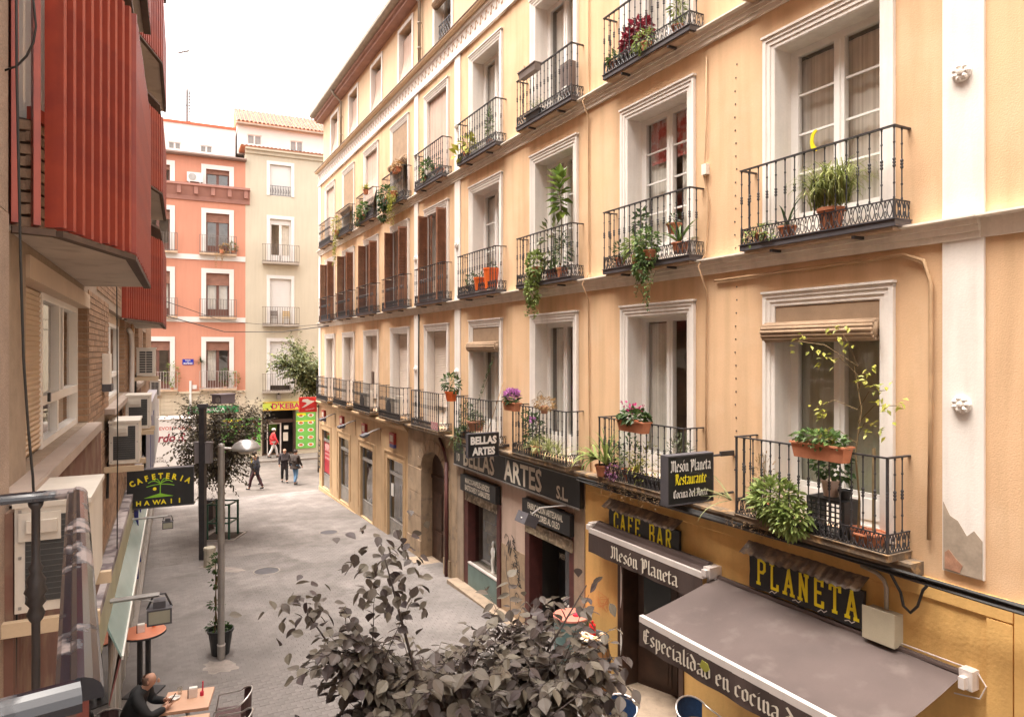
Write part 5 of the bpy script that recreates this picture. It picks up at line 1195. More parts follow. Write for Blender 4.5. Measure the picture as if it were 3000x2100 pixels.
# air conditioners on the far first floor balconies
for s, y, l in ((12.0, -.2, 'grey air conditioner on the first floor balcony fourth from the street corner'), (8.8, -.2, 'grey air conditioner on the first floor balcony third from the street corner')):
    t = thing('air_conditioner', l, 'air conditioner', FR @ T(s, y, Z1), 'air conditioners on the far balconies')
    f = MB(); f.box(-.42, .42, -.13, .13, .05, .65); f.box(-.42, -.3, -.13, .13, 0, .05); f.box(.3, .42, -.13, .13, 0, .05); f.build('casing', mat('grey_ac', (.26, .22, .17), .6, .1, 4, .05), t)
    f = MB(); f.lathe([(.25, 0), (.25, .012), (.06, .014), (0, .014)], 18); f.v = [(p[0] - .1, -.131 - p[2], p[1] + .35) for p in f.v]; f.build('fan_grille', M_ACG, t)
    f = MB(); f.box(.43, .6, -.1, .1, .1, .75); f.build('side_panel', M_TRIM, t)
f = MB(); f.box(9.15, 9.4, -.1, -.06, 5.6, 6.05); tag(f.build('small_sign', M_BRDARK, M=FR), 'small brown framed board on a far first floor balcony', 'board')
f = MB(); f.box(16.0, 16.5, -.415, -.40, 4.6, 4.82)
tb = tag(f.build('painted_board', mat('graffiti_panel', (.42, .1, .12), .6, .5, 14, .5, 25, col2=(.55, .45, .42), amount=.5), M=FR), 'small red and white graffiti board on the balcony over the stone doorway', 'board')
# ------------------------------------------------------------------ brick building on the camera's side (local x = away from the camera)
BB = thing('brick_building', 'brown brick block with red slatted bays and air conditioners on the left of the street', 'building', FL)
mb = MB(); WINS = [(5.16, 8.86), (11.6, 15.42), (18.3, 21.4), (24.0, 27.0)]; ZW0, ZW1 = 5.98, 7.46
mb.box(-14, 33, .0, .12, -.3, 3.0)
def lw(z0, z1, y0=0.0, y1=.12): 
    mb.box(-14, 4.3, y0, y1, z0, z1)
mb.box(-14, 5.16, .004, .12, 3.0, 22); mb.box(5.16, 33, .004, .12, 3.0, ZW0)
x = 8.86
for a, b in WINS[1:]: mb.box(x, a, .004, .12, ZW0, ZW1); x = b
mb.box(x, 33, .004, .12, ZW0, ZW1); mb.box(5.16, 33, .004, .12, ZW1, 22)
mb.box(-14, 33, 1.0, 9, -.3, 22); mb.box(32.8, 33, .12, 1.0, -.3, 22); mb.box(-14, 33, .12, 1.0, ZW1 + .1, 22); mb.box(-14, 33, .12, 1.0, -.3, ZW0 - .1)
mb.build('wall', M_MORTAR, BB)
# bricks: the near piers singly, the rest joined
rg = random.Random(11); BW, BH = .235, .073
bm = MB(); bm.box(.006, BW - .006, -.006, .02, .005, BH - .008); bmesh_ = bm.mesh('brick', M_BRICK)
hm = MB(); hm.box(-.006, .02, .006, .114, .005, BH - .008); hmesh = hm.mesh('brick', M_BRICK)
rest = MB(); nb = 0
def bricks(t0, t1, z0, z1, single=False, limit=300):
    global nb
    nz = int((z1 - z0) / BH)
    for j in range(nz):
        off = (BW / 2 if j % 2 else 0); x = t0 - off
        while x < t1 - .02:
            a, b = max(x, t0), min(x + BW, t1); z = z0 + j * BH
            if b - a > .05:
                if single and nb < limit and abs(b - a - BW) < 1e-6:
                    put('brick', bmesh_, BB, T(a, 0, z)); nb += 1
                else:
                    d = rg.uniform(-.002, .002); rest.box(a + .005, b - .005, -.005 + d, .02, z + .005, z + BH - .007)
            x += BW
bricks(8.87, 10.9, 5.92, 7.55, True, 180)                     # pier between the near windows
for j in range(int(1.55 / BH)):                               # its return beside the near window
    put('brick', hmesh, BB, T(8.862, 0, 5.99 + j * BH))
bricks(10.9, 11.6, 5.92, 7.55); bricks(15.44, 18.28, 5.92, 7.6); bricks(21.4, 24, 5.9, 7.6); bricks(27, 33, 5.6, 8)
bricks(9.6, 33, 4.0, 5.72); bricks(9.9, 14.4, 7.6, 8.4); bricks(8.9, 14.4, 8.4, 20); bricks(4.0, 4.55, 7.5, 9.6, True, 300)
bricks(-6, 4.3, 9.4, 14); bricks(20.2, 33, 7.6, 16)
for a, b in WINS[1:]:
    for j in range(int(1.5 / BH)): rest.box(b - .004, b + .004, .006, .114, 5.99 + j * BH, 5.99 + (j + 1) * BH - .012)
rest.build('brick', M_BRICKS, BB, stuff=True)
# granite facing right beside the camera
f = MB(); f.box(-2.0, 4.42, -.03, .0, -.2, 5.2); f.box(-2.0, 4.42, -.035, .0, 5.21, 7.6); f.box(-2.0, 4.42, -.03, .0, 7.61, 14); f.build('granite_pier', M_GRAN, BB)
# windows
def lwin(t0, t1, shut, first=False):
    f = MB(); y = .12
    f.box(t0, t1, y - .03, y + .1, ZW1 - .16, ZW1 + .1); w = f.build('window', M_FRAMEB, BB)
    if shut > t0 + .1:
        r = MB(); n = 32; v = []
        for k in range(n + 1):
            z = ZW0 + .01 + (ZW1 - .17 - ZW0) * k / n; v += [(t0, y + .0, z), (shut, y + .0, z), (t0, y - .014, z + .028), (shut, y - .014, z + .028)]
        r.add(v, [(2 * k, 2 * k + 1, 2 * k + 3, 2 * k + 2) for k in range(2 * n + 1)]); r.build('roller_shutter', M_SHUTB, w)
    f = MB(); a, b = shut, t1; z0, z1 = ZW0, ZW1 - .16; zt = z0 + .36
    f.box(a, a + .06, y - .02, y + .06, z0, z1); f.box(b - .08, b, y - .02, y + .06, z0, z1); f.box(a + .06, b - .08, y - .02, y + .06, z0, z0 + .06); f.box(a + .06, b - .08, y - .02, y + .06, z1 - .06, z1)
    f.box(a + .06, b - .08, y - .02, y + .06, zt, zt + .08)
    m = a + (b - a) * .42
    f.box(m, m + .08, y - .015, y + .05, zt + .08, z1 - .06); f.box(m + .35, m + .43, y + .0, y + .05, zt + .08, z1 - .06); f.box(m - .08, m, y - .01, y + .05, z0 + .06, zt)
    f.build('window_frame', M_WOODW, w)
    MB().quad((a + .06, y + .03, z0 + .06), (b - .08, y + .03, z0 + .06), (b - .08, y + .03, z1 - .06), (a + .06, y + .03, z1 - .06)).build('pane', M_GLASS, w)
    f = MB(); f.box(t0, t1, .95, .98, ZW0 - .08, ZW1); f.build('room', M_ROOM, w)
    cloth_mb(m + .5, b - .1, z0, z1, 0, 5, y + .12, .01, 2).build('curtain', M_CURT, w)
    if first: MB().box(a + .28, a + .34, y - .04, y - .02, zt + .02, zt + .10).build('catch', M_BSIGN, w)
lwin(5.16, 8.86, 6.45, True); lwin(11.6, 15.42, 11.6); lwin(18.3, 21.4, 18.3); lwin(24, 27, 24)
f = MB(); f.box(5.16, 8.86, -.02, .09, 7.30, 7.458); f.build('shutter_case', M_FRAMEB, BB)
for k, (a, b) in enumerate(((4.43, 8.9), (10.9, 15.45), (17.6, 21.45), (23.5, 27.1))):
    f = MB(); f.box(a, b, -.12, .12, 5.90, 5.975); f.box(a, b, -.135, -.12, 5.885, 5.972); f.build('sill', M_SILL, BB)
# ribbed panels below the sills
f = MB(); x = 4.3
while x < 9.5: f.box(x, x + .028, -.075, -.05, 3.4, 5.88); x += .045
f.box(4.3, 9.5, -.05, .0, 3.4, 5.88); f.build('ribbed_panel', M_RIB, BB)
f = MB(); x = 17.6
while x < 21.5: f.box(x, x + .06, -.06, -.03, 4.2, 5.88); x += .1
f.box(17.6, 21.5, -.03, 0, 4.2, 5.88); f.build('ribbed_panel', M_RIB, BB)
# bays of red slats
def bay(pl, zfl, back, label_part):
    """pl: plan polyline (t, y) of the slat line; zfl: list of (soffit z, slat bottom, slat top)"""
    for (zs, zb, zt) in zfl:
        base = MB(); pts = [(p[0], p[1]) for p in pl]
        poly = [(pts[0][0], 0)] + pts + [(pts[-1][0] + .25, 0)]
        base.slab(poly[::-1], zs, zs + .025)
        b = base.build('bay', M_SOFF, BB)
        rim = MB()
        for i in range(len(pts) - 1):
            p, q = Vector(pts[i]), Vector(pts[i + 1]); d = (q - p).normalized(); n = Vector((d.y, -d.x))
            a0, a1 = p + n * .05, q + n * .05
            rim.slab([tuple(p - n * .02), tuple(q - n * .02), tuple(a1), tuple(a0)][::-1], zs - .02, zb - .01)
        rim.build('fascia', M_BRDARK, b)
        pr = MB(); ins = [(p[0] + .15, min(-.01, p[1] + .11)) for p in pts]
        for i in range(len(ins) - 1):
            p, q = Vector(ins[i]), Vector(ins[i + 1]); d = (q - p).normalized(); n = Vector((-d.y, d.x))
            pr.slab([tuple(p), tuple(q), tuple(q + n * .05), tuple(p + n * .05)], zb, zb + .70)
        pr.build('parapet', M_BRDARK, b)
        glz = MB()
        for i in range(len(ins) - 1): p, q = ins[i], ins[i + 1]; glz.quad((p[0], p[1], zb + .70), (q[0], q[1], zb + .70), (q[0], q[1], zt + .1), (p[0], p[1], zt + .1))
        glz.build('window', M_GLASS, b)
        bk = MB()
        for i in range(len(ins) - 1): p, q = ins[i], ins[i + 1]; bk.quad((p[0] + .03, p[1] + .12, zb + .70), (q[0] + .03, q[1] + .12, zb + .70), (q[0] + .03, q[1] + .12, zt + .3), (p[0] + .03, p[1] + .12, zt + .3))
        bk.build('net_curtain', mat('white_net', (.78, .76, .74), .9, .05, 3, .03), b)
        tp = MB(); tp.slab(poly[::-1], zt + .25, zt + .30); tp.build('ceiling', M_BRDARK, b)
        SM = {}
        for i in range(len(pts) - 1):
            p, q = Vector(pts[i]), Vector(pts[i + 1]); L = (q - p).length; d = (q - p).normalized(); ang = math.degrees(math.atan2(d.y, d.x))
            n = max(1, int(L / .118 + .35)); 
            for k in range(n):
                o = p + d * (L * (k + .12) / n)
                h = round(zt - zb, 2)
                if h not in SM:
                    m_ = MB(); m_.box(-.018, .018, -.055, .055, 0, h); SM[h] = m_.mesh('slat', M_RED)
                put('slat', SM[h], b, T(o.x, o.y, zb + rg.uniform(-.015, .015)) @ RZ(ang))
H0 = .73
bay([(4.56, -.02), (4.62, -.23), (5.62, -.58), (8.3, -.61)], [(HC + H0, HC + H0 + .03, HC + 2.62), (HC + H0 + 2.87, HC + H0 + 2.9, HC + 5.45), (HC + H0 + 5.74, HC + H0 + 5.77, HC + 8.3)], 0, '')
bay([(14.6, -.03), (16.6, -.62), (20.0, -.66)], [(HC + .62, HC + .65, HC + 2.45), (HC + 3.5, HC + 3.53, HC + 5.2), (HC + 6.4, HC + 6.43, HC + 8.1), (HC + 9.3, HC + 9.33, HC + 11.0)], 0, '')
# brick breast seen between the first slats
f = MB(); rr = random.Random(1)
for j in range(9):
    z = HC + H0 + .04 + j * .075
    f.box(4.685, 4.70, -.11, .0, z + .006, z + .064); f.M = T(4.77, -.125, 0) @ RZ(-19.3)
    for k in range(4): f.box(k * .24 - (.12 if j % 2 else 0), k * .24 + .23 - (.12 if j % 2 else 0), -.012, .01, z + .006, z + .064)
    f.M = None
f.build('brick', M_BRICKS, BB, stuff=True)
f = MB(); f.M = T(4.77, -.13, 0) @ RZ(-19.3); f.box(-.1, .95, -.03, .02, HC + 1.44, HC + 1.52); f.M = None; f.build('rail', M_RED, BB)
# ground floor shopfront: sooty ledge, yellow glass fascia, teal slanting board, pale wall
f = MB(); f.box(8.5, 22, -.15, .0, 3.80, 3.92); f.build('ledge', mat('sooty_white_ledge', (.42, .37, .36), .9, .25, 2, .2, 20, col2=(.16, .13, .14), amount=.5), BB)
f = MB(); f.box(8.5, 22, -.14, -.11, 3.30, 3.80); f.build('fascia', mat('yellowish_glass_fascia', (.36, .33, .16), .35, .15, 1.5, .06, 20, streak=.2, sscale=(3, 3, .3)), BB)
f = MB(); f.profile([(-.141, 3.32), (-.30, 2.90), (-.29, 2.88), (-.12, 3.30)], 9.6, 20); t_ = f.build('sloping_sign', mat('teal_acrylic', (.30, .42, .385), .2, .08, 1.5, .04, 20), BB)
f = MB(); f.box(9.6, 20, -.315, -.29, 2.86, 2.91); f.build('edge_strip', M_LETW, t_)
f = MB(); f.profile([(-.29, 2.86), (-.16, 2.3), (-.15, 2.32), (-.27, 2.87)], 9.6, 20); f.build('valance', mat('faded_red_board', (.34, .13, .115), .6, .25, 2, .1, 20), t_)
f = MB()
for k in range(8): f.box(11.5 + 2.4 * k, 11.5 + 2.4 * k + 2.38, -.035, 0, .2, 2.9)
f.build('shopfront_panel', mat('pale_shop_panel', (.42, .38, .33), .6, .06, 1, .04, 20, streak=.12), BB)
f = MB()
for k in range(16): f.box(12.0 + 1.2 * k, 12.25 + 1.2 * k, -.06, -.035, .2, 3.2)
f.build('shopfront_post', mat('white_shop_post', (.58, .55, .51), .5, .05, 2, .03), BB)
f = MB(); f.box(8.5, 33, -.14, -.0, -.1, .52); f.build('plinth', mat('beige_plinth', (.30, .265, .235), .8, .1, 2, .08), BB)
f = MB(); f.box(21, 33, -.30, -.20, 3.0, 5.3); f.box(21, 33, -.2, 0, 5.2, 5.3); sf = f.build('shop_fascia', mat('lilac_white_fascia', (.46, .44, .47), .5, .05, 2, .04), BB)
f = MB()
for x in (21.2, 22.6, 24.6): f.box(x, x + .16, -.312, -.301, 3.2, 4.9); f.box(x - .3, x, -.312, -.301, 4.78, 4.9)
f.build('blue_stripe', mat('deep_blue', (.03, .035, .22), .5, .08, 2, 0), sf)
f = MB(); f.box(16.0, 16.12, -.22, -.06, 2.0, 3.6); f.box(17.3, 17.4, -.22, -.06, 2.0, 3.6); f.build('blue_panel', MATS['deep_blue'], BB)
f = MB(); f.box(8.0, 11.4, -.02, .0, -.1, 2.9); f.build('shop_glass', M_GLASSD, BB)
f = MB(); x = 3.2
while x < 8.4: f.box(x, x + .05, -.05, -.02, .6, 3.3); x += .085
f.build('ribbed_panel', mat('dark_red_ribs', (.26, .055, .035), .6, .15, 2, .06), BB)
bf = MB()
for j in range(10):
    for k in range(14): bf.box(8.5 + .22 * k, 8.71 + .22 * k, -.032, -.021, .55 + .075 * j, .615 + .075 * j)
bf.build('brick', M_BRICKS, BB, stuff=True)
# ---- air conditioners on the brick wall
def ac(t, z, label, L=.8, D=.36, H=.6, grid=False, y0=-.06):
    r = thing('air_conditioner', label, 'air conditioner', FL @ T(t, y0, z), 'air conditioners on the brick building')
    f = MB(); f.box(0, L, -D, 0, 0, H - .03); f.box(-.012, L + .01, -D - .012, .01, H - .03, H); f.build('casing', M_AC, r)
    f = MB()
    x0, x1, za, zb = -D + .05, -.05, .06, H - .08
    if grid:
        f.box(-.004, -.001, x0, x1, za, zb); f.build('coil', M_ACG, r); f = MB()
        for k in range(10): f.box(-.012, -.0045, x0, x1, za + (zb - za) * k / 9 - .005, za + (zb - za) * k / 9 + .005)
        for q in (0, .5, 1): yy = x0 + (x1 - x0) * q; f.box(-.0125, -.005, yy - .005, yy + .005, za, zb)
        f.build('guard', M_AC, r)
    else:
        f.box(-.004, -.001, x0, x1, za, zb); f.build('coil', M_ACG, r); f = MB()
        for k in range(16): f.box(-.0075, -.0045, x0, x1, za + (zb - za) * k / 15 - .002, za + (zb - za) * k / 15 + .002)
        f.build('coil_fin', mat('coil_fin', (.10, .10, .095), .5, .2, 6, .1), r)
        f = MB(); f.box(-.02, -.008, -D * .98 + .12 * 0 + .0, -D * .36, H - .20, H - .05) if False else f.box(-.02, -.008, -D * .62, -.02, H - .22, H - .06); f.box(-.045, -.02, -D * .58, -.06, H - .17, H - .10); f.build('service_cover', M_AC, r)
        f = MB()
        for yy in (-D + .025, -.025):
            for zz in (.03, H * .5, H - .05): f.box(-.006, -.0005, yy - .008, yy + .008, zz - .008, zz + .008)
        f.build('screw', M_METAL, r)
    for xx in (-.06, L - .1): MB().box(xx, xx + .05, -D - .06, .06, -.11, -.03).build('bracket', mat('beige_beam', (.55, .42, .28), .7, .08, 3, .06), r)
    f = MB(); f.tube([(.2, -.02, .1), (.1, .02, .0), (.12, .03, -.5)], .02, 6); f.build('hose', M_CABLE, r)
ac(4.28, 5.31, 'large cream air conditioner behind the balcony railing in the near corner', .85, .36, .63, False, -.085)
ac(10.9, 5.18, 'cream air conditioner with a dusty dark coil beside the second window sill', .8, .38, .62)
ac(13.9, 5.38, 'white air conditioner with a dark blue grey coil just beyond the dusty one', .8, .40, .62, False, -.10)
ac(16.6, 6.27, 'air conditioner with a white grid guard hung higher before the orange house', .8, .36, .62, True, -.16)
ac(30.0, 5.05, 'farthest small air conditioner with a grid guard under the higher grid one', .8, .36, .62, True, -.04)
for k, (tt, zz) in enumerate(((10.5, 6.35),)):
    t = thing('wall_box', 'cream upright box with a dark foot on the brick pier', 'box', FL @ T(tt, -.01, zz)); MB().box(-.02, .3, -.09, 0, .0, .42).build('casing', M_TRIM, t); MB().box(-.04, .32, -.11, 0, -.10, -.002).build('foot', M_IRONG, t)
cable('white plastic conduit curving down the second brick pier', [(15.9, -.05, 7.25), (16.2, -.07, 7.2), (16.4, -.08, 6.9), (16.3, -.08, 6.0), (16.25, -.08, 5.5)], .05, mat('white_conduit', (.70, .66, .62), .5, .05, 3, 0), FL, 8, None, 'conduit')
for k, (x, yy, l) in enumerate(((17.0, -.05, 'tangled thin cable beside the white plastic conduit on the brick pier'), (17.6, -.04, 'second thin cable farther along the brick pier'))):
    cable(l, [(x, yy, 9.0), (x + .05, yy, 7.4), (x - .04, yy - .02, 6.6), (x + .06, yy, 5.6), (x, yy, 4.4)], .022, M_CABLEB, FL)
cable('black cable hanging down past the near window and its sill', [(4.31, -.08, 10.5), (4.31, -.09, 8.4), (4.30, -.10, 7.9), (4.30, -.11, 7.32), (4.29, -.125, 6.77), (4.28, -.15, 6.35), (4.27, -.172, 6.09), (4.27, -.18, 5.9)], .007, M_CABLE, FL)
cable('short black cable curling across the first red slats', [(4.34, -.02, 8.40), (4.31, -.09, 8.43), (4.29, -.14, 8.49), (4.275, -.175, 8.57), (4.27, -.187, 8.66), (4.27, -.18, 8.75), (4.27, -.15, 9.1)], .006, M_CABLE, FL)
cable('thin pale cable hanging down between the two bays', [(10.7, -.16, 9.0), (10.72, -.17, 7.4), (10.7, -.18, 5.6), (10.75, -.17, 4.0)], .008, M_CABLE, FL)
# ---- cafeteria sign and flood lamps on the left wall
t = thing('projecting_sign', 'black CAFETERIA HAWAII sign with a green palm tree on the left wall', 'sign', FL @ T(15.35, -.04, 3.62))
SW, SH = 1.22, .76
f = MB(); f.box(0, .16, -SW, 0, 0, SH); f.build('panel', M_BSIGN, t)
f = MB(); f.box(-.008, .168, -SW - .01, .01, SH, SH + .02); f.box(-.008, .168, -SW - .01, .01, -.02, 0); f.box(-.007, .167, -SW - .012, -SW, 0, SH); f.build('frame', M_IRONG, t)
MS = Matrix(((0, 1, 0, 0), (-1, 0, 0, 0), (0, 0, 1, 0), (0, 0, 0, 1)))   # local x to the right as seen from the camera: away from the wall
f = MB(); tx = 'CAFETERIA'
for k, ch in enumerate(tx):
    a = 40 - 80 * k / (len(tx) - 1); cx = SW * (.10 + .80 * k / (len(tx) - 1)); cz = .46 + .135 * math.cos(R_(a * 2.1)) * 1.0 - .02
    g_ = MB(); text_add(g_, ch, .155, 0, 0, 0, .007, .85); 
    wd = max(p[0] for p in g_.v)
    for p in g_.v: pass
    R2 = Matrix.Rotation(R_(-a * .75), 4, 'Y')
    M2 = MS @ T(cx, -.006, cz) @ R2 @ T(-wd / 2, 0, 0); f.add([tuple(M2 @ Vector(p)) for p in g_.v], g_.f)
f.build('lettering', M_LETY, t); f = MB()
for k, ch in enumerate('HAWAII'):
    g_ = MB(); text_add(g_, ch, .13, 0, 0, 0, .004, 1.05); M2 = MS @ T(.16 + .152 * k + (.02 if ch == 'I' else 0), -.006, .05); f.add([tuple(M2 @ Vector(p)) for p in g_.v], g_.f)
f.build('lettering', M_LETY, t); f = MB()
g_ = MB(); g_.add([(.5 + .035 * math.cos(q * .7), -.0065, .37 + .035 * math.sin(q * .7)) for q in range(9)], [tuple(range(9))]); f.add([tuple(MS @ Vector(p)) for p in g_.v], g_.f)
f.build('sun_emblem', M_LETY, t)
f = MB(); g_ = MB(); g_.add([(.30, -.0066, .19), (.85, -.0066, .20), (.72, -.0066, .235), (.60, -.0066, .275), (.45, -.0066, .235)], [(0, 1, 2, 3, 4)])
scribble(g_, [(.60, .27), (.605, .47)], .018, -.0070)
for sg in (-1, 1):
    for e, lift in ((.22, .08), (.25, .0), (.12, .12)):
        pts = [(.605 + sg * e * q, .47 + lift * math.sin(q * 2.2) - .04 * q * q - (.0 if lift else .01)) for q in (0, .25, .5, .75, 1)]; scribble(g_, pts, .016, -.0072)
f.add([tuple(MS @ Vector(p)) for p in g_.v], g_.f); f.build('palm_emblem', mat('lime_paint', (.25, .55, .03), .5, .05, 3, 0), t)
f = MB(); f.tube([(.08, .04, .3), (.08, .04, -.12)], .03, 6); f.tube([(.08, .04, -.02), (.08, -.2, -.05), (.05, .04, -.12), (.0, .04, -.3)], .018, 5); f.build('bracket', M_IRON, t)
def spot(tt, z, reach, label, big):
    t = thing('flood_lamp', label, 'lamp', FL @ T(tt, 0, z)); k = 1.5 if big else 1
    f = MB(); f.tube([(0, 0, 0), (0, -reach, .0)], .022 * k, 6); f.tube([(0, -reach * .6, -.02), (0, -reach * .8, -.06), (0, -reach, -.10)], .008, 5); f.build('arm', M_METAL, t)
    f = MB(); f.box(-.08 * k, .10 * k, -reach - .1 * k, -reach + .1 * k, -.25 * k, -.11 * k); f.box(-.05 * k, .07 * k, -reach - .05 * k, -reach + .05 * k, -.11 * k, -.05 * k); f.build('lamp_head', M_IRONG, t)
    f = MB(); f.box(-.082 * k, -.0805 * k, -reach - .085 * k, -reach + .085 * k, -.235 * k, -.125 * k); f.build('lens', mat('lamp_lens', (.32, .31, .24), .2, .1, 4, 0), t)
    f = MB(); f.tube([(.01, -reach - .1 * k, -.12 * k), (.01, -reach - .07, .0), (.01, -reach + .07, .0), (.01, -reach + .1 * k, -.12 * k)], .010 * k, 5); f.build('yoke', M_IRON, t)
spot(15.3, 3.42, .78, 'small rusty flood lamp on an arm under the CAFETERIA HAWAII sign', False)
spot(9.95, 3.52, .72, 'large grey flood lamp on an arm above the high round table', True)
# ---- balcony rail right in front of the camera
t = thing('balcony_railing', 'shiny worn black balcony rail in the near left corner', 'railing', T(0, 0, HC))
a, b, c, d = Vector((-1.305, 2.05, -.42)), Vector((-.537, .848, -.42)), Vector((-1.965, 1.62, -.42)), Vector((-1.2, .31, -.42))
def flat_rail(p, q, w, th):
    f = MB(); d_ = (q - p).normalized(); sd = d_.cross(Vector((0, 0, 1))).normalized() * w / 2; n = 10
    prof = [(-1, -1), (-1, -.3), (-.85, .3), (-.55, .75), (-.2, 1.0), (.1, 1.05), (.35, .8), (.4, .6), (.8, .55), (1, .3), (1, -1)]
    v = []
    for e in (p, q):
        for u, h in prof: v.append(tuple(e + sd * u + Vector((0, 0, h * th / 2))))
    k = len(prof); f.add(v, [(i, (i + 1) % k, (i + 1) % k + k, i + k) for i in range(k)] + [tuple(range(k - 1, -1, -1)), tuple(range(k, 2 * k))]); return f
def worn_rail():
    m = bpy.data.materials.new('worn_rail_paint'); m.use_nodes = True; N = m.node_tree.nodes; Lk = m.node_tree.links
    p = N['Principled BSDF']; tc = N.new('ShaderNodeTexCoord'); n = N.new('ShaderNodeTexNoise'); n.inputs['Scale'].default_value = 9; n.inputs['Detail'].default_value = 8
    r = N.new('ShaderNodeValToRGB'); r.color_ramp.elements[0].position = .58; r.color_ramp.elements[1].position = .62; r.color_ramp.elements[0].color = (.014, .014, .02, 1); r.color_ramp.elements[1].color = (.20, .16, .15, 1)
    q = N.new('ShaderNodeValToRGB'); q.color_ramp.elements[0].position = .54; q.color_ramp.elements[1].position = .6; q.color_ramp.elements[0].color = (.13, .13, .13, 1); q.color_ramp.elements[1].color = (.6, .6, .6, 1)
    Lk.new(tc.outputs['Object'], n.inputs['Vector']); Lk.new(n.outputs['Fac'], r.inputs[0]); Lk.new(n.outputs['Fac'], q.inputs[0]); Lk.new(r.outputs[0], p.inputs['Base Color']); Lk.new(q.outputs[0], p.inputs['Roughness'])
    p.inputs['Specular IOR Level'].default_value = .6
    return m
M_RAIL = worn_rail()
flat_rail(a, b, .052, .03).build('handrail', M_RAIL, t); flat_rail(a + Vector((0, 0, -.002)), c, .045, .026).build('handrail', M_RAIL, t); flat_rail(b + Vector((0, 0, -.002)), d, .05, .03).build('handrail', M_RAIL, t)
prf = [(.011, -1.0), (.011, -.36)]
for z, r in ((-.35, .018), (-.335, .024), (-.315, .016), (-.30, .027), (-.285, .02), (-.27, .03), (-.25, .022), (-.235, .026), (-.215, .014), (-.20, .02), (-.185, .011)): prf.append((r, z))
prf += [(.011, -.03), (.018, -.02), (.02, -.008)]
bmm = MB().lathe(prf, 10).mesh('baluster', M_IRON, True)
for k in range(3):
    p = a.lerp(c, .13 + .33 * k); put('baluster', bmm, t, T(p.x, p.y, p.z - .01))
f = MB(); f.slab([(a.x + .03, a.y + .02), (c.x, c.y + .04), (d.x, d.y - .05), (b.x + .05, b.y - .05)][::-1], -1.55, -1.45); f.build('floor_slab', M_SILL, t)
for k in range(1, 9):
    p = a.lerp(b, k / 9); 
# ------------------------------------------------------------------ houses closing the street
OB = thing('orange_house', 'orange plastered corner house with white window surrounds at the street end', 'building', FE)
CB = thing('cream_house', 'tall cream house with tiled roof and iron balconies beside the orange house', 'building', FE)
M_ORW = mat('orange_plaster', (.54, .245, .165), .9, .05, .6, .03, 20, streak=.06); M_CRW = mat('cream_plaster', (.52, .465, .365), .9, .05, .6, .03, 20, streak=.06)
M_WHT = mat('white_render', (.66, .64, .62), .85, .04, 1, .03, 20); M_STB = mat('beige_stone', (.62, .53, .40), .9, .1, 1, .06, 20, streak=.12)
M_WBR = mat('brown_window_wood', (.13, .055, .04), .6, .15, 4, .08); M_RBLI = mat('brown_roll_blind', (.28, .14, .10), .8, .15, 4, .1)
def wall_holes(mb, u0, u1, z0, z1, holes, y0=0, y1=.3):
    xs = sorted({u0, u1} | {h[0] for h in holes} | {h[1] for h in holes}); zs = sorted({z0, z1} | {h[2] for h in holes} | {h[3] for h in holes})
    for i in range(len(xs) - 1):
        for j in range(len(zs) - 1):
            cx, cz = (xs[i] + xs[i + 1]) / 2, (zs[j] + zs[j + 1]) / 2
            if any(h[0] < cx < h[1] and h[2] < cz < h[3] for h in holes): continue
            mb.box(xs[i], xs[i + 1], y0, y1, zs[j], zs[j + 1])
# orange: windows (inner) on three columns
OC = [(-2.28, -.95), (-5.6, -4.28), (-8.9, -7.6)]
OLV = [(4.5, 7.43, 'balc'), (8.95, 11.68, 'balc'), (12.9, 15.40, 'balc'), (17.17, 18.12, 'small')]
mb = MB(); holes = [(a, b, z0, z1) for a, b in OC for z0, z1, k in OLV]
wall_holes(mb, -16, 0, 4.36, 18.8, holes); mb.box(-16, 0, 1.0, 10, 0, 18.8); mb.box(-.2, 0, .3, 1.0, 0, 18.8); mb.build('wall', M_ORW, OB)
mb = MB(); wall_holes(mb, -16, 0, .1, 4.30, [(-3.9, -2.6, .15, 2.9), (-1.9, -.5, .15, 2.9), (-7.5, -5, .15, 2.9)]); mb.box(-16, 0, -.12, .0, 4.24, 4.36); mb.build('ground_storey', M_STB, OB)
for k in range(5):
    for q in range(10): MB().box(-16 + 1.6 * q + .02, -14.42 + 1.6 * q, -.03, 0, 3.0 + .25 * k, 3.235 + .25 * k).build('stone', M_STB, OB)
f = MB(); f.box(-16, 0, .95, 1.0, .1, 3); f.build('shop_interior', M_DARK, OB)
for z in (12.47, 8.62):
    MB().box(-16, 0, -.05, 0, z, z + .32).build('string_course', M_WHT, OB)
f = MB(); f.profile([(0, 16.1), (-.08, 16.1), (-.10, 16.35), (-.30, 16.9), (-.42, 16.95), (-.42, 17.08), (0, 17.12)], -16, .25); cn = f.build('cornice', mat('brown_cornice', (.34, .165, .13), .8, .12, 2, .08), OB)
for k in range(17): MB().box(-.1 - .95 * k, .12 - .95 * k, -.34, -.085, 16.45, 16.92).build('dentil', MATS['brown_cornice'], cn)
f = MB(); f.profile([(.3, 18.8), (-.32, 18.82), (-.40, 18.86), (-.40, 18.95), (1.5, 19.4), (1.5, 18.8)], -16, .05); f.build('eaves', mat('grey_brown_eaves', (.28, .20, .17), .8, .15, 2, .1), OB)
f = MB(); wall_holes(f, -16, -.5, 19.0, 21.2, [(-4.4, -3.69, 19.52, 19.97), (-2.58, -1.88, 19.52, 19.97)], 1.5, 1.7); f.box(-16, -.5, 1.9, 8, 19, 21.2); f.build('attic_wall', M_WHT, OB)
f = MB(); f.profile([(1.42, 21.2), (1.42, 21.34), (8, 21.5), (8, 21.2)], -16, -.45); f.build('coping', mat('red_coping', (.50, .11, .05), .7, .1, 2, .05), OB)
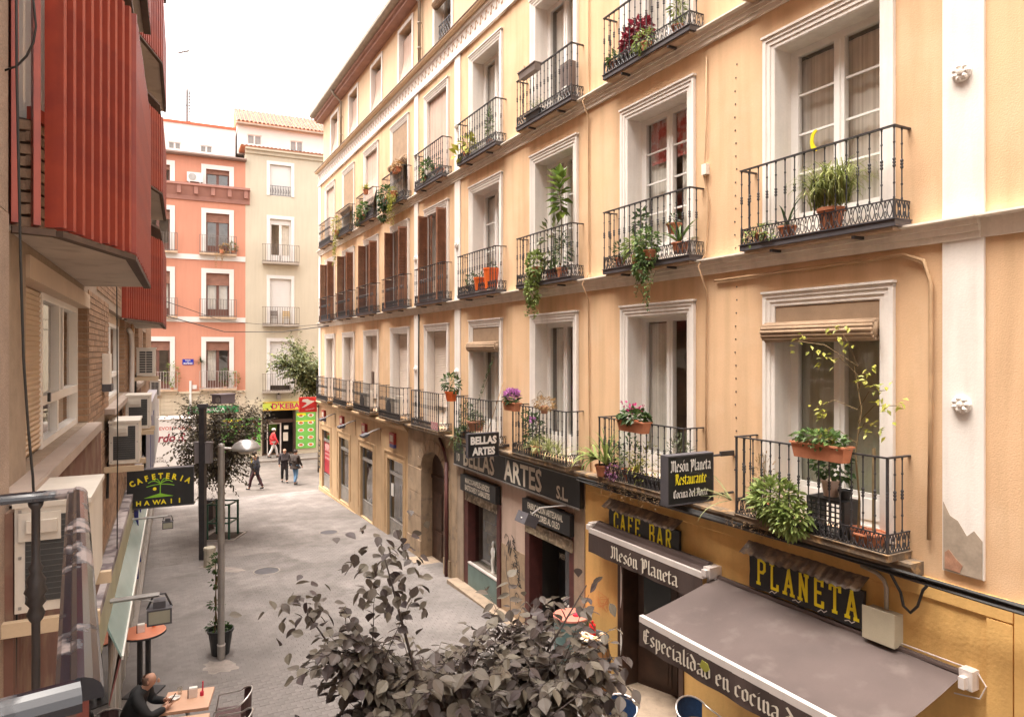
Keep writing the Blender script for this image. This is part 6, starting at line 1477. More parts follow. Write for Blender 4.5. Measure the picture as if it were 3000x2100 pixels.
def small_win(parent, u0, u1, z0, z1, y, m):
    f = MB(); f.box(u0, u0 + .05, y, y + .06, z0, z1); f.box(u1 - .05, u1, y, y + .06, z0, z1); f.box(u0 + .05, u1 - .05, y, y + .06, z0, z0 + .05); f.box(u0 + .05, u1 - .05, y, y + .06, z1 - .05, z1); c = (u0 + u1) / 2; f.box(c - .045, c + .045, y, y + .06, z0 + .05, z1 - .05)
    w = f.build('window', m, parent)
    MB().quad((u0 + .05, y + .03, z0 + .05), (u1 - .05, y + .03, z0 + .05), (u1 - .05, y + .03, z1 - .05), (u0 + .05, y + .03, z1 - .05)).build('pane', M_GLASS, w)
    MB().box(u0 - .02, u1 + .02, y + .12, y + .14, z0 - .05, z1 + .05).build('room', M_ROOM, w); return w
for u in (-4.4, -2.58): small_win(OB, u, u + .70, 19.52, 19.97, 1.55, M_WHT)
def far_balcony(parent, u0, u1, z, h, proj, m, sl, n):
    f = MB(); f.box(u0, u1, -proj - .03, 0, z, z + .12); b = f.build('balcony', sl, parent)
    f = MB(); t_ = .02
    for zz in (z + .2, z + h): f.box(u0, u1, -proj, -proj + t_, zz - t_, zz); f.box(u0, u0 + t_, -proj + t_, 0, zz - t_, zz); f.box(u1 - t_, u1, -proj + t_, 0, zz - t_, zz)
    f.build('handrail', m, b)
    bm_ = MB(); bm_.box(-.012, .012, -.012, .012, .12, h - .02); me = bm_.mesh('baluster', m)
    for k in range(n + 1): put('baluster', me, b, T(u0 + .012 + (u1 - u0 - .024) * k / n, -proj + .01, z))
    f = MB(); nn = n * 2
    for k in range(nn): x = u0 + (u1 - u0) * (k + .5) / nn; f.tube([(x - .03, -proj + .01, z + .13), (x + .03, -proj + .01, z + .2)], .012, 4); f.tube([(x + .03, -proj + .01, z + .13), (x - .03, -proj + .01, z + .2)], .012, 4)
    f.build('lattice', m, b); return b
M_FARRAIL = mat('grey_far_rail', (.16, .125, .11), .7, .1, 3, 0)
for ci, (a, b) in enumerate(OC):
    for li, (z0, z1, k) in enumerate(OLV):
        f = MB(); g_ = .27
        f.box(a - g_, a, -.05, 0, z0 if k == 'balc' else z0 - .1, z1 + .28); f.box(b, b + g_, -.05, 0, z0 if k == 'balc' else z0 - .1, z1 + .28); f.box(a, b, -.05, 0, z1, z1 + .28)
        if k == 'small': f.box(a, b, -.05, 0, z0 - .12, z0)
        w = f.build('window', M_WHT, OB)
        zc_ = z1 - (.55 if k == 'balc' else .28) - (.2 if li == 1 else 0)
        f = MB(); f.box(a, b, .10, .13, zc_, z1 - .02)
        for q in range(5): f.box(a, b, .09, .10, zc_ + (z1 - zc_) * q / 5, zc_ + (z1 - zc_) * (q + .5) / 5)
        f.build('roll_blind', M_RBLI, w)
        f = MB(); c = (a + b) / 2; f.box(a, a + .09, .16, .22, z0, zc_); f.box(b - .09, b, .16, .22, z0, zc_); f.box(c - .08, c + .08, .15, .23, z0, zc_); f.box(a + .09, b - .09, .16, .22, z0, z0 + (.5 if k == 'balc' else .06)); f.build('window_frame', M_WBR, w)
        MB().quad((a, .2, z0), (b, .2, z0), (b, .2, zc_), (a, .2, zc_)).build('pane', M_GLASS, w)
        f = MB(); f.box(a, b, .9, .95, z0, z1); f.build('room', M_ROOM, w)
        if k == 'balc' and li != 2: cloth_mb(a + .1, c - .1 if li == 0 else b - .1, z0 + .4, zc_, 0, 4, .3, .015, 2).build('curtain', M_CURT, w)
        if k == 'balc': far_balcony(OB, a - .38, b + .42, z0 - .12, 1.22, .28, mat('pale_far_rail', (.42, .36, .33), .6, .1, 3, 0) if li == 0 else M_FARRAIL, M_SLABU, 14)
# extras on the orange house
t = thing('air_conditioner', 'white air conditioner under the eaves of the orange house', 'air conditioner', FE @ T(-3.35, 0, 17.2)); f = MB(); f.box(0, .88, -.3, -.03, 0, .56); f.box(.1, .16, -.3, 0, -.1, 0); f.box(.7, .76, -.3, 0, -.1, 0); f.build('casing', M_WHT, t)
f = MB(); f.lathe([(.22, 0), (.22, .02), (.05, .022), (0, .022)], 16); f.v = [(p[0] + .3, -.301 - p[2], p[1] + .28) for p in f.v]; f.build('fan_grille', M_METAL, t)
t = thing('street_sign', 'small blue street name plate with white words on the orange house', 'sign', FE @ T(-3.6, 0, 6.0)); MB().box(0, .62, -.03, 0, 0, .34).build('panel', mat('enamel_blue', (.02, .03, .30), .3, .08, 3, 0), t)
f = MB(); text_add(f, 'PLAZA', .11, .31, -.033, .225, .002, .9, 'CENTER'); text_add(f, 'DE', .06, .31, -.033, .155, .001, .9, 'CENTER'); text_add(f, 'MOSTENSES', .13, .31, -.033, .035, .003, .72, 'CENTER'); f.build('lettering', M_LETW, t)
tag(MB().box(-3.05, -2.8, -.07, 0, 4.5, 4.75).build('wall_box', M_WHT, M=FE), 'small cream box low on the orange house wall', 'box')
def eplant(label, u, y, z, fn, m, seed): 
    t = thing('potted_plant', label, 'plant', FE @ T(u, y, z), 'plants on the far balconies'); f = MB(); f.lathe([(.1, 0), (.13, .22), (0, .22)], 10); f.build('pot', M_TERR, t); f = MB(); s_ = MB(); fn(f, random.Random(seed), s_); f.build('foliage', m, t, stuff=True)
    if s_.f: s_.build('stem', M_STEM, t)
eplant('green and dry plant hanging over an upper balcony of the orange house', -1.4, -.35, 12.9, lambda f, g, s: (bush(f, g, 130, (.2, 0, .35), (.35, .12, .3), .12, .07), trail(f, g, [(-.4 + .09 * k, -.05, .1) for k in range(6)], .9, 8, .1, .05)), M_LEAFDRY, 80)
eplant('leafy green plant at the near end of an upper orange house balcony', -.75, -.15, 12.9, lambda f, g, s: bush(f, g, 110, (0, 0, .45), (.3, .14, .35), .12, .07), M_LEAFG, 81)
eplant('tall tufted dracaena on the first balcony of the orange house', -2.55, -.15, 4.4, lambda f, g, s: (s.tube([(0, 0, .2), (0, 0, 1.75)], .02, 5), strap(f, g, 40, (0, 0, 1.75), .5, .035, (-10, 85), 1.0)), M_LEAFD, 82)
eplant('green plant in the middle of the first balcony of the orange house', -1.2, -.15, 4.4, lambda f, g, s: bush(f, g, 130, (0, 0, .8), (.3, .12, .6), .12, .06), M_LEAFG, 83)
eplant('light green plant at the right of the first balcony of the orange house', -.62, -.15, 4.4, lambda f, g, s: bush(f, g, 90, (0, 0, .7), (.25, .12, .5), .13, .06), M_LEAFL, 84)
eplant('pale leaved tall plant on the balcony beside the street name plate', -4.15, -.18, 4.4, lambda f, g, s: bush(f, g, 150, (0, 0, 1.0), (.42, .16, .85), .15, .07), M_LEAFL, 85)
# aerial mast
t = thing('antenna_mast', 'tall thin lattice aerial mast on the roof of the orange house', 'antenna', FE @ T(-3.3, 2.6, 21.3))
f = MB(); f.tube([(0, 0, 0), (0, 0, 5.0)], .055, 5); f.build('pole', M_METAL, t)
f = MB()
for k in range(3): a_ = 2.1 * k; f.tube([(.14 * math.cos(a_), .14 * math.sin(a_), 0), (.12 * math.cos(a_), .12 * math.sin(a_), 2.4)], .04, 4)
for k in range(12):
    z = .2 * k; f.tube([(.14, 0, z), (-.07, .12, z + .1), (-.07, -.12, z + .2)], .025, 4)
f.build('lattice', M_IRONG, t)
f = MB(); f.tube([(-.55, 0, 1.35), (.05, 0, 1.45)], .04, 4); f.tube([(-.6, 0, 4.7), (.1, 0, 5.0)], .055, 4)
for k in range(6): f.tube([(-.5 + .1 * k, -.15, 4.75 + .05 * k), (-.5 + .1 * k, .15, 4.75 + .05 * k)], .025, 4)
f.build('aerial', M_IRONG, t)
# cream house
CC = [(1.47, 2.78, 0), (5.35, 6.65, 0)]
CLV = [(.0, 4.27, 7.45), (1, 8.54, 11.5), (2, 12.54, 15.35), (3, 16.85, 18.85)]
mb = MB(); wall_holes(mb, .0, 9, 3.75, 19.4, [(a, b, z0, z1) for a, b, _ in CC for _, z0, z1 in CLV]); mb.box(.004, 9, 1.0, 10, .0, 19.4); mb.box(.004, .2, .3, 1, 0, 19.4); mb.build('wall', M_CRW, CB)
mb = MB(); wall_holes(mb, 0.004, 9, .1, 3.75, [(1.08, 2.98, .12, 3.0), (3.1, 4.35, .45, 2.86)]); mb.build('ground_storey', mat('cream_ground_storey', (.60, .53, .40), .9, .08, 1, .05), CB)
f = MB(); f.profile([(.0, 19.38), (-.12, 19.4), (-.14, 19.6), (-.30, 19.62), (-.30, 19.74), (.3, 19.76)], -.02, 9); f.build('cornice', M_CRW, CB)
f = MB(); wall_holes(f, -.4, 9, 19.7, 21.75, [(.23, 1.1, 20.42, 21.05), (2.92, 3.74, 20.3, 21.0)], 1.5, 1.7); f.box(-.4, 9, 1.9, 8, 19.7, 21.7); f.box(-.398, -.2, 1.7, 1.9, 19.7, 21.7); f.build('attic_wall', M_WHT, CB)
small_win(CB, .23, 1.1, 20.42, 21.05, 1.55, M_WHT); small_win(CB, 2.92, 3.74, 20.3, 21.0, 1.55, M_WHT)
M_RTILE = mat('roof_tile', (.20, .085, .06), .85, .15, 3, .12, 30, obj_rand=.35, col2=(.26, .13, .10), amount=.6)
f = MB(); f.profile([(1.15, 21.68), (1.15, 21.74), (4.6, 23.62), (4.6, 21.68)], -.45, 9); rf = f.build('roof', M_TERR, CB)
tl = MB(); n = 6; v = []
for k in range(n + 1):
    a_ = math.pi * k / n; v += [(.1 * math.cos(a_), -.0, .08 * math.sin(a_)), (.085 * math.cos(a_), 0.62, .338 + .07 * math.sin(a_))]
tl.add(v, [(2 * k, 2 * k + 1, 2 * k + 3, 2 * k + 2) for k in range(n)]); tme = tl.mesh('roof_tile', M_RTILE)
for i in range(30):
    for j in range(6): put('roof_tile', tme, rf, T(-.3 + .255 * i, 1.1 + .56 * j, 21.73 + .305 * j + rg.uniform(0, .01)))
f = MB(); f.profile([(1.12, 21.6), (1.12, 21.69), (1.5, 21.69), (1.5, 21.6)], -.46, 9); f.build('eaves_board', M_ZINC, CB)
f = MB(); f.profile([(-.32, 19.745), (-.34, 19.80), (1.5, 20.0), (1.5, 19.76)], -.3, 9); lo = f.build('lower_roof', M_TERR, CB)
for i in range(34): put('roof_tile', tme, lo, T(-.2 + .25 * i, -.38, 19.76) @ RX(-17))
for a, b, _ in CC:
    for li, z0, z1 in CLV:
        f = MB(); g_ = .2; f.box(a - g_, a, -.04, 0, z0, z1 + .22); f.box(b, b + g_, -.04, 0, z0, z1 + .22); f.box(a, b, -.04, 0, z1, z1 + .22); w = f.build('window', M_WHT, CB)
        if li == 2:
            f = MB(); c = (a + b) / 2; f.box(a, b, .1, .14, z1 - .35, z1); f.box(a, a + .1, .12, .18, z0, z1 - .35); f.box(b - .1, b, .12, .18, z0, z1 - .35); f.box(c - .08, c + .08, .12, .18, z0, z1 - .35); f.box(a + .1, b - .1, .12, .18, z0, z0 + .5); f.build('window_frame', M_WHT, w)
            MB().quad((a, .15, z0), (b, .15, z0), (b, .15, z1 - .3), (a, .15, z1 - .3)).build('pane', M_GLASS, w); cloth_mb(c, b, z0, z1 - .3, 0, 4, .3, .01, 2).build('curtain', M_CURT, w)
        else:
            f = MB(); zb = z0 + (.35 if li == 0 else 0)
            for k in range(30): zz = zb + (z1 - zb) * k / 30; f.box(a, b, .10, .13, zz, zz + (z1 - zb) / 30 * .9)
            f.build('roller_shutter', M_WHT, w)
            MB().box(a, b, .131, .16, zb, z1).build('backing', M_WHT, w)
        f = MB(); f.box(a, b, .9, .95, z0, z1); f.build('room', M_ROOM, w)
        if li < 3: far_balcony(CB, a - .47, b + .47, z0 - .12, 1.25, .38, M_FARRAIL, mat('grey_far_slab', (.36, .31, .26), .8, .1, 2, .06), 15)
        else:
            f = MB(); f.box(a, b, -.02, 0, z0 + .62, z0 + .65); f.box(a, b, -.02, 0, z0 + .03, z0 + .06)
            for k in range(9): x = a + (b - a) * k / 8; f.box(x - .012, x + .012, -.018, -.002, z0 + .06, z0 + .62); f.tube([(x, -.01, z0 + .15), (x + .06, -.01, z0 + .3), (x, -.01, z0 + .5)], .014, 4)
            f.build('guard_grille', M_IRONG, w)
for u, l in ((1.7, 'dark folding chair on a balcony of the cream house'), (2.45, 'yellow folding chair on a balcony of the cream house')):
    t = thing('chair', l, 'chair', FE @ T(u, -.2, 8.55), 'chairs on the cream house balcony'); m_ = M_BRDARK if u < 2 else mat('yellow_slat_chair', (.5, .33, .10), .6, .1, 4, 0)
    f = MB()
    for k in range(4): f.box(-.2, .2, -.12 + .06 * k, -.08 + .06 * k, .42, .44)
    f.build('seat', m_, t); f = MB()
    for k in range(3): f.box(-.2, .2, .12, .14, .55 + .12 * k, .62 + .12 * k)
    f.build('backrest', m_, t)
    for x in (-.2, .2): f = MB(); f.tube([(x, -.14, 0), (x, .13, .9)], .014, 4); f.build('leg', m_, t); f = MB(); f.tube([(x, .16, 0), (x, -.12, .44)], .014, 4); f.build('leg', m_, t)
# kebab shop on the cream house
t = thing('fascia_sign', 'lime green shop sign reading D KEBAP in red on the cream house', 'sign', FE @ T(1.04, 0, 3.02)); MB().box(0, 3.35, -.16, 0, 0, .55).build('panel', mat('lime_sign', (.52, .62, .08), .4, .08, 1.5, 0), t)
f = MB(); f.box(0, 3.35, -.17, -.161, 0, .05); f.box(0, 3.35, -.17, -.161, .50, .55); f.build('edge_strip', mat('orange_strip', (.75, .35, .03), .5, .1, 2, 0), t)
f = MB(); text_add(f, "D'KEBAP", .50, .5, -.168, .10, .014, 1.05); f.build('lettering', mat('crimson_letters', (.52, .01, .10), .5, .05, 2, 0), t)
f = MB(); f.box(1.0, 1.08, -.03, .25, .12, 3.0); f.box(2.92, 3.06, -.03, .25, .12, 3.0); f.box(1.08, 2.92, .02, .25, 2.2, 2.42); w = f.build('shop_door', M_DWOOD, CB)
f = MB(); f.box(1.3, 1.36, .12, .2, .12, 2.2); f.box(2.1, 2.18, .12, .2, .12, 2.2); f.box(1.36, 2.1, .12, .2, 2.12, 2.2); f.build('door_frame', M_ALU, w)
f = MB(); f.box(1.0, 3.0, .98, 1.0, .1, 3.0); f.build('room', M_DARK, w); f = MB(); f.box(1.08, 2.92, .3, .98, .10, .13); f.build('floor', mat('brown_shop_floor', (.18, .09, .045), .5, .2, 3, 0), w)
f = MB(); f.box(1.5, 2.0, .9, .96, 1.6, 2.1); f.build('green_wall', mat('green_shop_wall', (.12, .24, .03), .8, .1, 3, 0), w)
f = MB(); f.box(2.35, 2.62, .1, .12, 1.75, 2.0); f.box(2.3, 2.6, .1, .12, 1.0, 1.55); f.build('notice', M_LETC, w)
def menu(u0, u1, z0, z1, label, seed, y=-.02):
    t = thing('menu_board', label, 'menu board', FE @ T(u0, y, z0), 'green menu panels of the kebab shop'); W_, H_ = u1 - u0, z1 - z0
    MB().box(0, W_, -.03, 0, 0, H_).build('panel', mat('menu_green', (.17, .48, .09), .4, .15, 1.2, 0), t); g_ = random.Random(seed); f = MB(); fd = MB(); st = MB()
    nr = max(2, int(H_ / .48))
    for r in range(nr):
        for c in range(max(1, int(W_ / .6))):
            x = W_ * (c + .5) / max(1, int(W_ / .6)); z = H_ * (r + .5) / nr; q = [(x + .2 * math.cos(k * .524), -.033, z + .12 * math.sin(k * .524)) for k in range(12)]
            f.add(q, [tuple(range(12))])
            q = [(x + .15 * math.cos(k * .785) * g_.uniform(.7, 1.1), -.036, z + .09 * math.sin(k * .785) * g_.uniform(.7, 1.1)) for k in range(8)]; fd.add(q, [tuple(range(8))])
    st.box(.02, W_ - .02, -.034, -.0305, H_ * .74, H_ * .76); st.box(.05, W_ * .5, -.034, -.0305, H_ * .9, H_ * .96)
    f.build('plate', M_LETW, t); fd.build('dish', mat('food_orange', (.62, .17, .03), .5, .35, 5, .1, 15), t); st.build('stripe', M_LETY, t)
menu(3.08, 4.32, .46, 2.86, 'large green menu panel of kebab dishes right of the shop door', 1); menu(-1.4, .9, .5, 2.6, 'wide green menu panel of kebab dishes left of the shop door', 2)
f = MB(); f.box(4.45, 9, -.02, .0, .3, 3.0); f.build('shop_front', M_STB, CB)
t = thing('wall_lamp', 'small grey lantern box above the kebab shop sign', 'lamp', FE @ T(2.0, 0, 3.72)); MB().box(-.12, .12, -.2, 0, 0, .3).build('lamp_head', M_METAL, t); MB().box(-.05, .05, -.1, 0, .301, .42).build('bracket', M_IRON, t)
# shop signs of the orange house
t = thing('fascia_sign', 'dark slate shop sign reading LIERAC on the orange house', 'sign', FE @ T(-6.6, 0, 2.1)); MB().box(-.2, 2.9, -.06, 0, 0, .75).build('panel', mat('slate_sign', (.055, .055, .085), .5, .1, 2, 0), t)
f = MB(); text_add(f, 'LIERAC', .42, .78, -.064, .36, .006, .85); f.build('lettering', M_LETW, t)
t = thing('fascia_sign', 'green pharmacy sign half hidden behind the plum tree', 'sign', FE @ T(-3.0, 0, 3.0)); MB().box(-.3, 2.6, -.08, 0, 0, .42).build('panel', mat('pharmacy_green', (.04, .30, .10), .4, .1, 2, 0), t); f = MB(); text_add(f, 'FARMACIA', .32, .1, -.084, .1, .006, 1.1); f.build('lettering', M_LETW, t)
f = MB(); f.tube([(-3.15, -.08, 5.0), (-3.15, -.08, 2.2)], .07, 8); f.build('downpipe', M_WHT, OB)
# ------------------------------------------------------------------ street furniture
t = thing('street_lamp', 'galvanised street lamp with a silver saucer head standing by the potted vine', 'street lamp', W(-5.89, 13.83))
f = MB(); f.lathe([(.075, 0), (.075, .30), (.066, .32), (.066, 4.32), (.05, 4.36), (0, 4.37)], 16); f.build('pole', M_METAL, t, smooth=False)
f = MB(); f.lathe([(.079, .28), (.079, .31)], 14); f.build('band', M_ALU, t)
f = MB(); f.tube([(.05, .0, 4.27), (.22, .0, 4.26)], .022, 8); f.build('arm', M_ALU, t)
f = MB(); f.lathe([(.05, -.09), (.27, -.075), (.285, -.04), (.27, -.01), (.22, .06), (.13, .115), (0, .135)], 24, (.50, 0, 4.31)); f.build('lamp_head', mat('brushed_silver', (.50, .50, .50), .32, .05, 3, .04, metal=.7), t, smooth=True)
f = MB(); f.lathe([(.0, -.15), (.12, -.145), (.17, -.09)], 20, (.50, 0, 4.31)); f.build('diffuser', M_LETC, t, smooth=True)
t = thing('lamp_post', 'tall black post with a boxy speaker on top behind the silver street lamp', 'post', W(-9.65, 21.3))
f = MB(); f.box(-.085, .085, -.085, .085, 0, 4.72); f.build('pole', M_IRON, t); f = MB(); f.box(-.12, .14, -.1, .1, 4.72, 4.84); f.box(.1, .45, -.03, .03, 4.74, 4.79); f.build('bracket', M_IRONG, t)
f = MB(); f.M = T(.62, .05, 4.86) @ RZ(-25); f.box(-.2, .2, -.26, .28, 0, .26); f.box(-.22, .22, -.32, .30, .26, .30); f.build('speaker_box', mat('grey_violet_casing', (.20, .17, .19), .6, .08, 3, .05), t)
f = MB(); f.lathe([(.03, 0), (.09, .002), (.09, .03), (.03, .03)], 14); f.v = [tuple(T(.62, .05, 4.86) @ RZ(-25) @ Vector((p[0] + .08, -.262 - p[2], p[1] + .12))) for p in f.v]; f.build('lens', M_METAL, t)
f = MB(); f.box(-.24, -.087, -.05, .0, 3.0, 3.62); f.box(.087, .27, -.05, 0, 3.0, 3.62); f.box(-.24, .27, .086, .12, 3.0, 3.62); f.box(-.27, .30, -.06, .12, 3.621, 3.66); f.build('back_plate', mat('plate_grey', (.19, .17, .17), .5, .08, 3, .05), t)
t = thing('sign_post', 'thin grey sign post with an hinge half way behind the black post', 'post', W(-12.40, 27.1)); f = MB(); f.lathe([(.05, 0), (.05, 3.0), (0, 3.0)], 10); f.lathe([(.075, 1.35), (.075, 1.6)], 8); f.build('pole', M_METAL, t)
t = thing('stone_bollard', 'short pale stone bollard at the foot of the black post', 'bollard', W(-9.06, 20.45)); f = MB(); f.lathe([(.17, 0), (.165, .1), (.16, .50), (.172, .51), (.172, .58), (.15, .60), (0, .60)], 16); f.build('body', mat('bollard_stone', (.50, .45, .36), .9, .15, 6, .15, 40, streak=.3, sscale=(9, 9, 1.5)), t)
t = thing('litter_bin', 'dark reddish brown litter bin beside the green tree guard', 'bin', W(-11.29, 25.5)); f = MB(); f.box(-.19, .19, -.17, .17, .06, 1.02); f.build('body', mat('bin_brown', (.075, .055, .052), .6, .1, 3, .05), t); f = MB(); f.box(-.2, .2, -.18, .18, 1.02, 1.10); f.box(-.12, .12, -.185, -.171, .86, .96); f.build('lid', M_IRONG, t)
t = thing('tree_guard', 'dark green square iron tree guard round the plum tree pit', 'tree guard', W(-10.25, 24.2))
M_GRN = mat('guard_green', (.02, .07, .045), .5, .1, 4, .05)
for x in (-.38, .38):
    for y in (-.38, .38): f = MB(); f.box(x - .03, x + .03, y - .03, y + .03, 0, 1.25); f.build('post', M_GRN, t)
for z in (.55, 1.19):
    f = MB(); f.box(-.35, .35, -.395, -.365, z, z + .05); f.box(-.35, .35, .365, .395, z, z + .05); f.box(-.395, -.365, -.35, .35, z, z + .05); f.box(.365, .395, -.35, .35, z, z + .05); f.build('rail', M_GRN, t)
f = MB(); f.box(-.62, .62, -.62, -.54, -.02, .035); f.box(-.62, .62, .54, .62, -.02, .035); f.box(-.62, -.54, -.54, .54, -.02, .035); f.box(.54, .62, -.54, .54, -.02, .035); f.build('tree_pit_kerb', M_KERB, t); MB().box(-.54, .54, -.54, .54, -.02, .012).build('soil', M_SOIL, t)
# ------------------------------------------------------------------ trees
def branch_tree(base, name, label, crown, trunk_h, leafm, leafsz, n_twigs, per, seed, single=0, barkm=None, zmin=None, r0=.07, lean=(0, 0), extra=None, drop=.35):
    """crown: (centre offset, radii). Limbs from the trunk top, twigs with alternate leaves"""
    rg = random.Random(seed); t = thing(name, label, 'tree', base)
    c, R3 = Vector(crown[0]), crown[1]
    tr = MB(); top = Vector((lean[0], lean[1], trunk_h)); tr.tube([(0, 0, 0), (lean[0] * .4 + .03, lean[1] * .4, trunk_h * .5), tuple(top)], [r0, r0 * .8, r0 * .65], 10); tr.build('trunk', barkm or M_TWIG, t, smooth=True)
    limbs = MB(); tips = []
    ends = []
    for k in range(13):
        a = 2 * math.pi * k / 13 + rg.uniform(-.25, .25); e = rg.uniform(-.15, .95)
        p = c + Vector((R3[0] * math.cos(a) * math.cos(e), R3[1] * math.sin(a) * math.cos(e), R3[2] * math.sin(e))) * rg.uniform(.6, .85); ends.append(p)
    for p in (extra or []): ends.append(Vector(p))
    for p in ends:
        mid = top.lerp(p, .5) + Vector((rg.uniform(-.1, .1), rg.uniform(-.1, .1), .12 * R3[2]))
        q1 = top.lerp(mid, .5); q2 = mid.lerp(p, .5); limbs.tube([tuple(top), tuple(q1), tuple(mid), tuple(q2), tuple(p)], [r0 * .5, r0 * .38, r0 * .26, r0 * .16, r0 * .08], 6)
        tips.append((top, mid, p))
    lm = MB(); tw = MB(); leaves = []
    for k in range(n_twigs):
        tp, mid, p = tips[k % 13]; u = rg.random()
        st = mid.lerp(p, u) if rg.random() < .75 else tp.lerp(mid, .4 + .6 * u)
        d = (st - c) + Vector((rg.gauss(0, .5) * R3[0], rg.gauss(0, .5) * R3[1], rg.gauss(.25, .5) * R3[2])); d.normalize()
        l = rg.uniform(.35, .75) * (R3[0] + R3[2]) * .42; pts = []
        q = st.copy()
        for i in range(5):
            pts.append(q.copy()); q = q + d * l / 4; d = (d + Vector((rg.uniform(-.15, .15), rg.uniform(-.15, .15), -drop * .2))).normalized()
        rel = pts[-1] - c
        if (rel.x / R3[0]) ** 2 + (rel.y / R3[1]) ** 2 + (rel.z / R3[2]) ** 2 > 1.7: continue
        tw.tube([tuple(x) for x in pts], [.006, .005, .004, .003, .002], 3, cap=False)
        for i in range(per):
            v = (i + .6) / per * 4; j = min(3, int(v)); pos = pts[j].lerp(pts[j + 1], v - j); ax = (pts[j + 1] - pts[j]).normalized()
            sd = ax.cross(Vector((0, 0, 1))); sd = sd.normalized() if sd.length > .01 else Vector((1, 0, 0))
            dd = sd * (1 if i % 2 else -1) * rg.uniform(.5, 1) + ax * rg.uniform(.2, .9) + Vector((0, 0, -rg.uniform(0, 1.0)))
            leaves.append((pos, dd.normalized(), leafsz * rg.uniform(.65, 1.2), rg.uniform(-.7, .7)))
    limbs.build('branch', barkm or M_TWIG, t, smooth=True); tw.build('twig', barkm or M_TWIG, t, stuff=True)
    return t, leaves
LSH = [(0, .0), (.12, .20), (.30, .33), (.52, .34), (.75, .20), (1.0, 0)]
def big_leaf_mesh(name, m):
    """a pointed oval leaf with a folded midrib and a short stalk, 1 long, tip along +x"""
    mb = MB(); v = [(0, 0, 0)]; L_ = LSH[1:-1]
    v = [(x, 0, -.06 * math.sin(math.pi * x)) for x, w in LSH]
    k = len(v); up = [(x, w, .10 * w - .10 * x * x + .03) for x, w in L_]; dn = [(x, -w, .10 * w - .10 * x * x + .03) for x, w in L_]
    v = [(x, 0, -.10 * x * x) for x, w in LSH] + up + dn; n = len(L_); fs = []
    for s_, sg in ((k, 1), (k + n, -1)):
        seq = [(0, 1, s_)] + [(i + 1, i + 2, s_ + i + 1, s_ + i) for i in range(n - 1)] + [(n, n + 1, s_ + n - 1)]
        for q in seq: fs.append(q if sg > 0 else tuple(reversed(q)))
    mb.add(v, fs); mb.add([(0, -.006, 0), (0, .006, 0), (-.25, .006, .03), (-.25, -.006, .03)], [(0, 1, 2, 3)]); return mb
def leaf_mat(pos, d, L, roll):
    x = d; y = Vector((0, 0, 1)).cross(x); y = y.normalized() if y.length > .01 else Vector((0, 1, 0)); z = x.cross(y)
    y2 = y * math.cos(roll) + z * math.sin(roll); z2 = x.cross(y2)
    return Matrix(((x.x * L, y2.x * L, z2.x * L, pos.x), (x.y * L, y2.y * L, z2.y * L, pos.y), (x.z * L, y2.z * L, z2.z * L, pos.z), (0, 0, 0, 1)))
# near plum tree
BX, BY = -.55, 5.6
t, lv = branch_tree(W(BX, BY), 'plum_tree', 'large leaved purple plum tree whose crown fills the foreground', ((.20, -.1, 3.0), (1.22, 1.05, .98)), 1.9, M_PLUM, .115, 1250, 12, 21,
                    r0=.06, extra=[(-1.25, .3, 3.72), (-.55, .1, 4.35), (1.15, -.1, 4.05)], drop=.6)
rg = random.Random(2)
for (c0, n) in (((-1.30, .3, 3.70), 32), ((-1.05, .2, 3.74), 26), ((-.62, .1, 4.15), 40), ((-.45, .1, 4.3), 36), ((-.40, .1, 3.95), 50), ((1.15, -.1, 4.05), 8), ((.85, 0, 3.8), 30)):
    for k in range(n): lv.append((Vector(c0) + Vector((rg.gauss(0, .16), rg.gauss(0, .14), rg.gauss(0, .12))), Vector((rg.uniform(-1, 1), rg.uniform(-1, 1), rg.uniform(-1.2, .2))).normalized(), .105 * rg.uniform(.7, 1.15), rg.uniform(-.8, .8)))
CAMP = Vector((0, 0, HC)); base = t.matrix_basis.inverted() @ CAMP
lv.sort(key=lambda q: (q[0] - base).length)
bl = big_leaf_mesh('leaf', M_PLUM); blm = bl.mesh('leaf', M_PLUM); restl = MB()
for i, (p, d, L, ro) in enumerate(lv):
    if i < 300: put('leaf', blm, t, leaf_mat(p, d, L, ro))
    else: restl.M = leaf_mat(p, d, L, ro); restl.add(bl.v, bl.f)
restl.M = None; restl.build('leaf', M_PLUM, t, stuff=True)
# far plum tree in the guard
M_PLUMF = leafmat('leaf_plum_far', (.05, .038, .03), (.15, .125, .065), .5)
t, lv = branch_tree(W(-10.25, 24.2), 'plum_tree', 'dark leaved plum tree growing inside the green tree guard', ((-.35, .0, 3.45), (1.85, 1.6, 1.75)), 1.7, M_PLUMF, .14, 640, 11, 5, r0=.06)
f = MB()
for p, d, L, ro in lv: leaf(f, p, d, L, L * .5, ro)
f.build('crown', M_PLUMF, t, stuff=True)
t, lv = branch_tree(W(-10.9, 38.6), 'evergreen_tree', 'bushy green tree rising behind the far corner of the apricot house', ((-.7, .0, 6.0), (1.75, 1.6, 2.0)), 4.2, M_LEAFG, .20, 900, 11, 9, barkm=M_BRDARK, r0=.10, drop=.1)
f = MB()
for p, d, L, ro in lv: leaf(f, p, d, L, L * .5, ro)
f.build('crown', leafmat('leaf_laurel', (.045, .07, .02), (.22, .23, .09)), t, stuff=True)
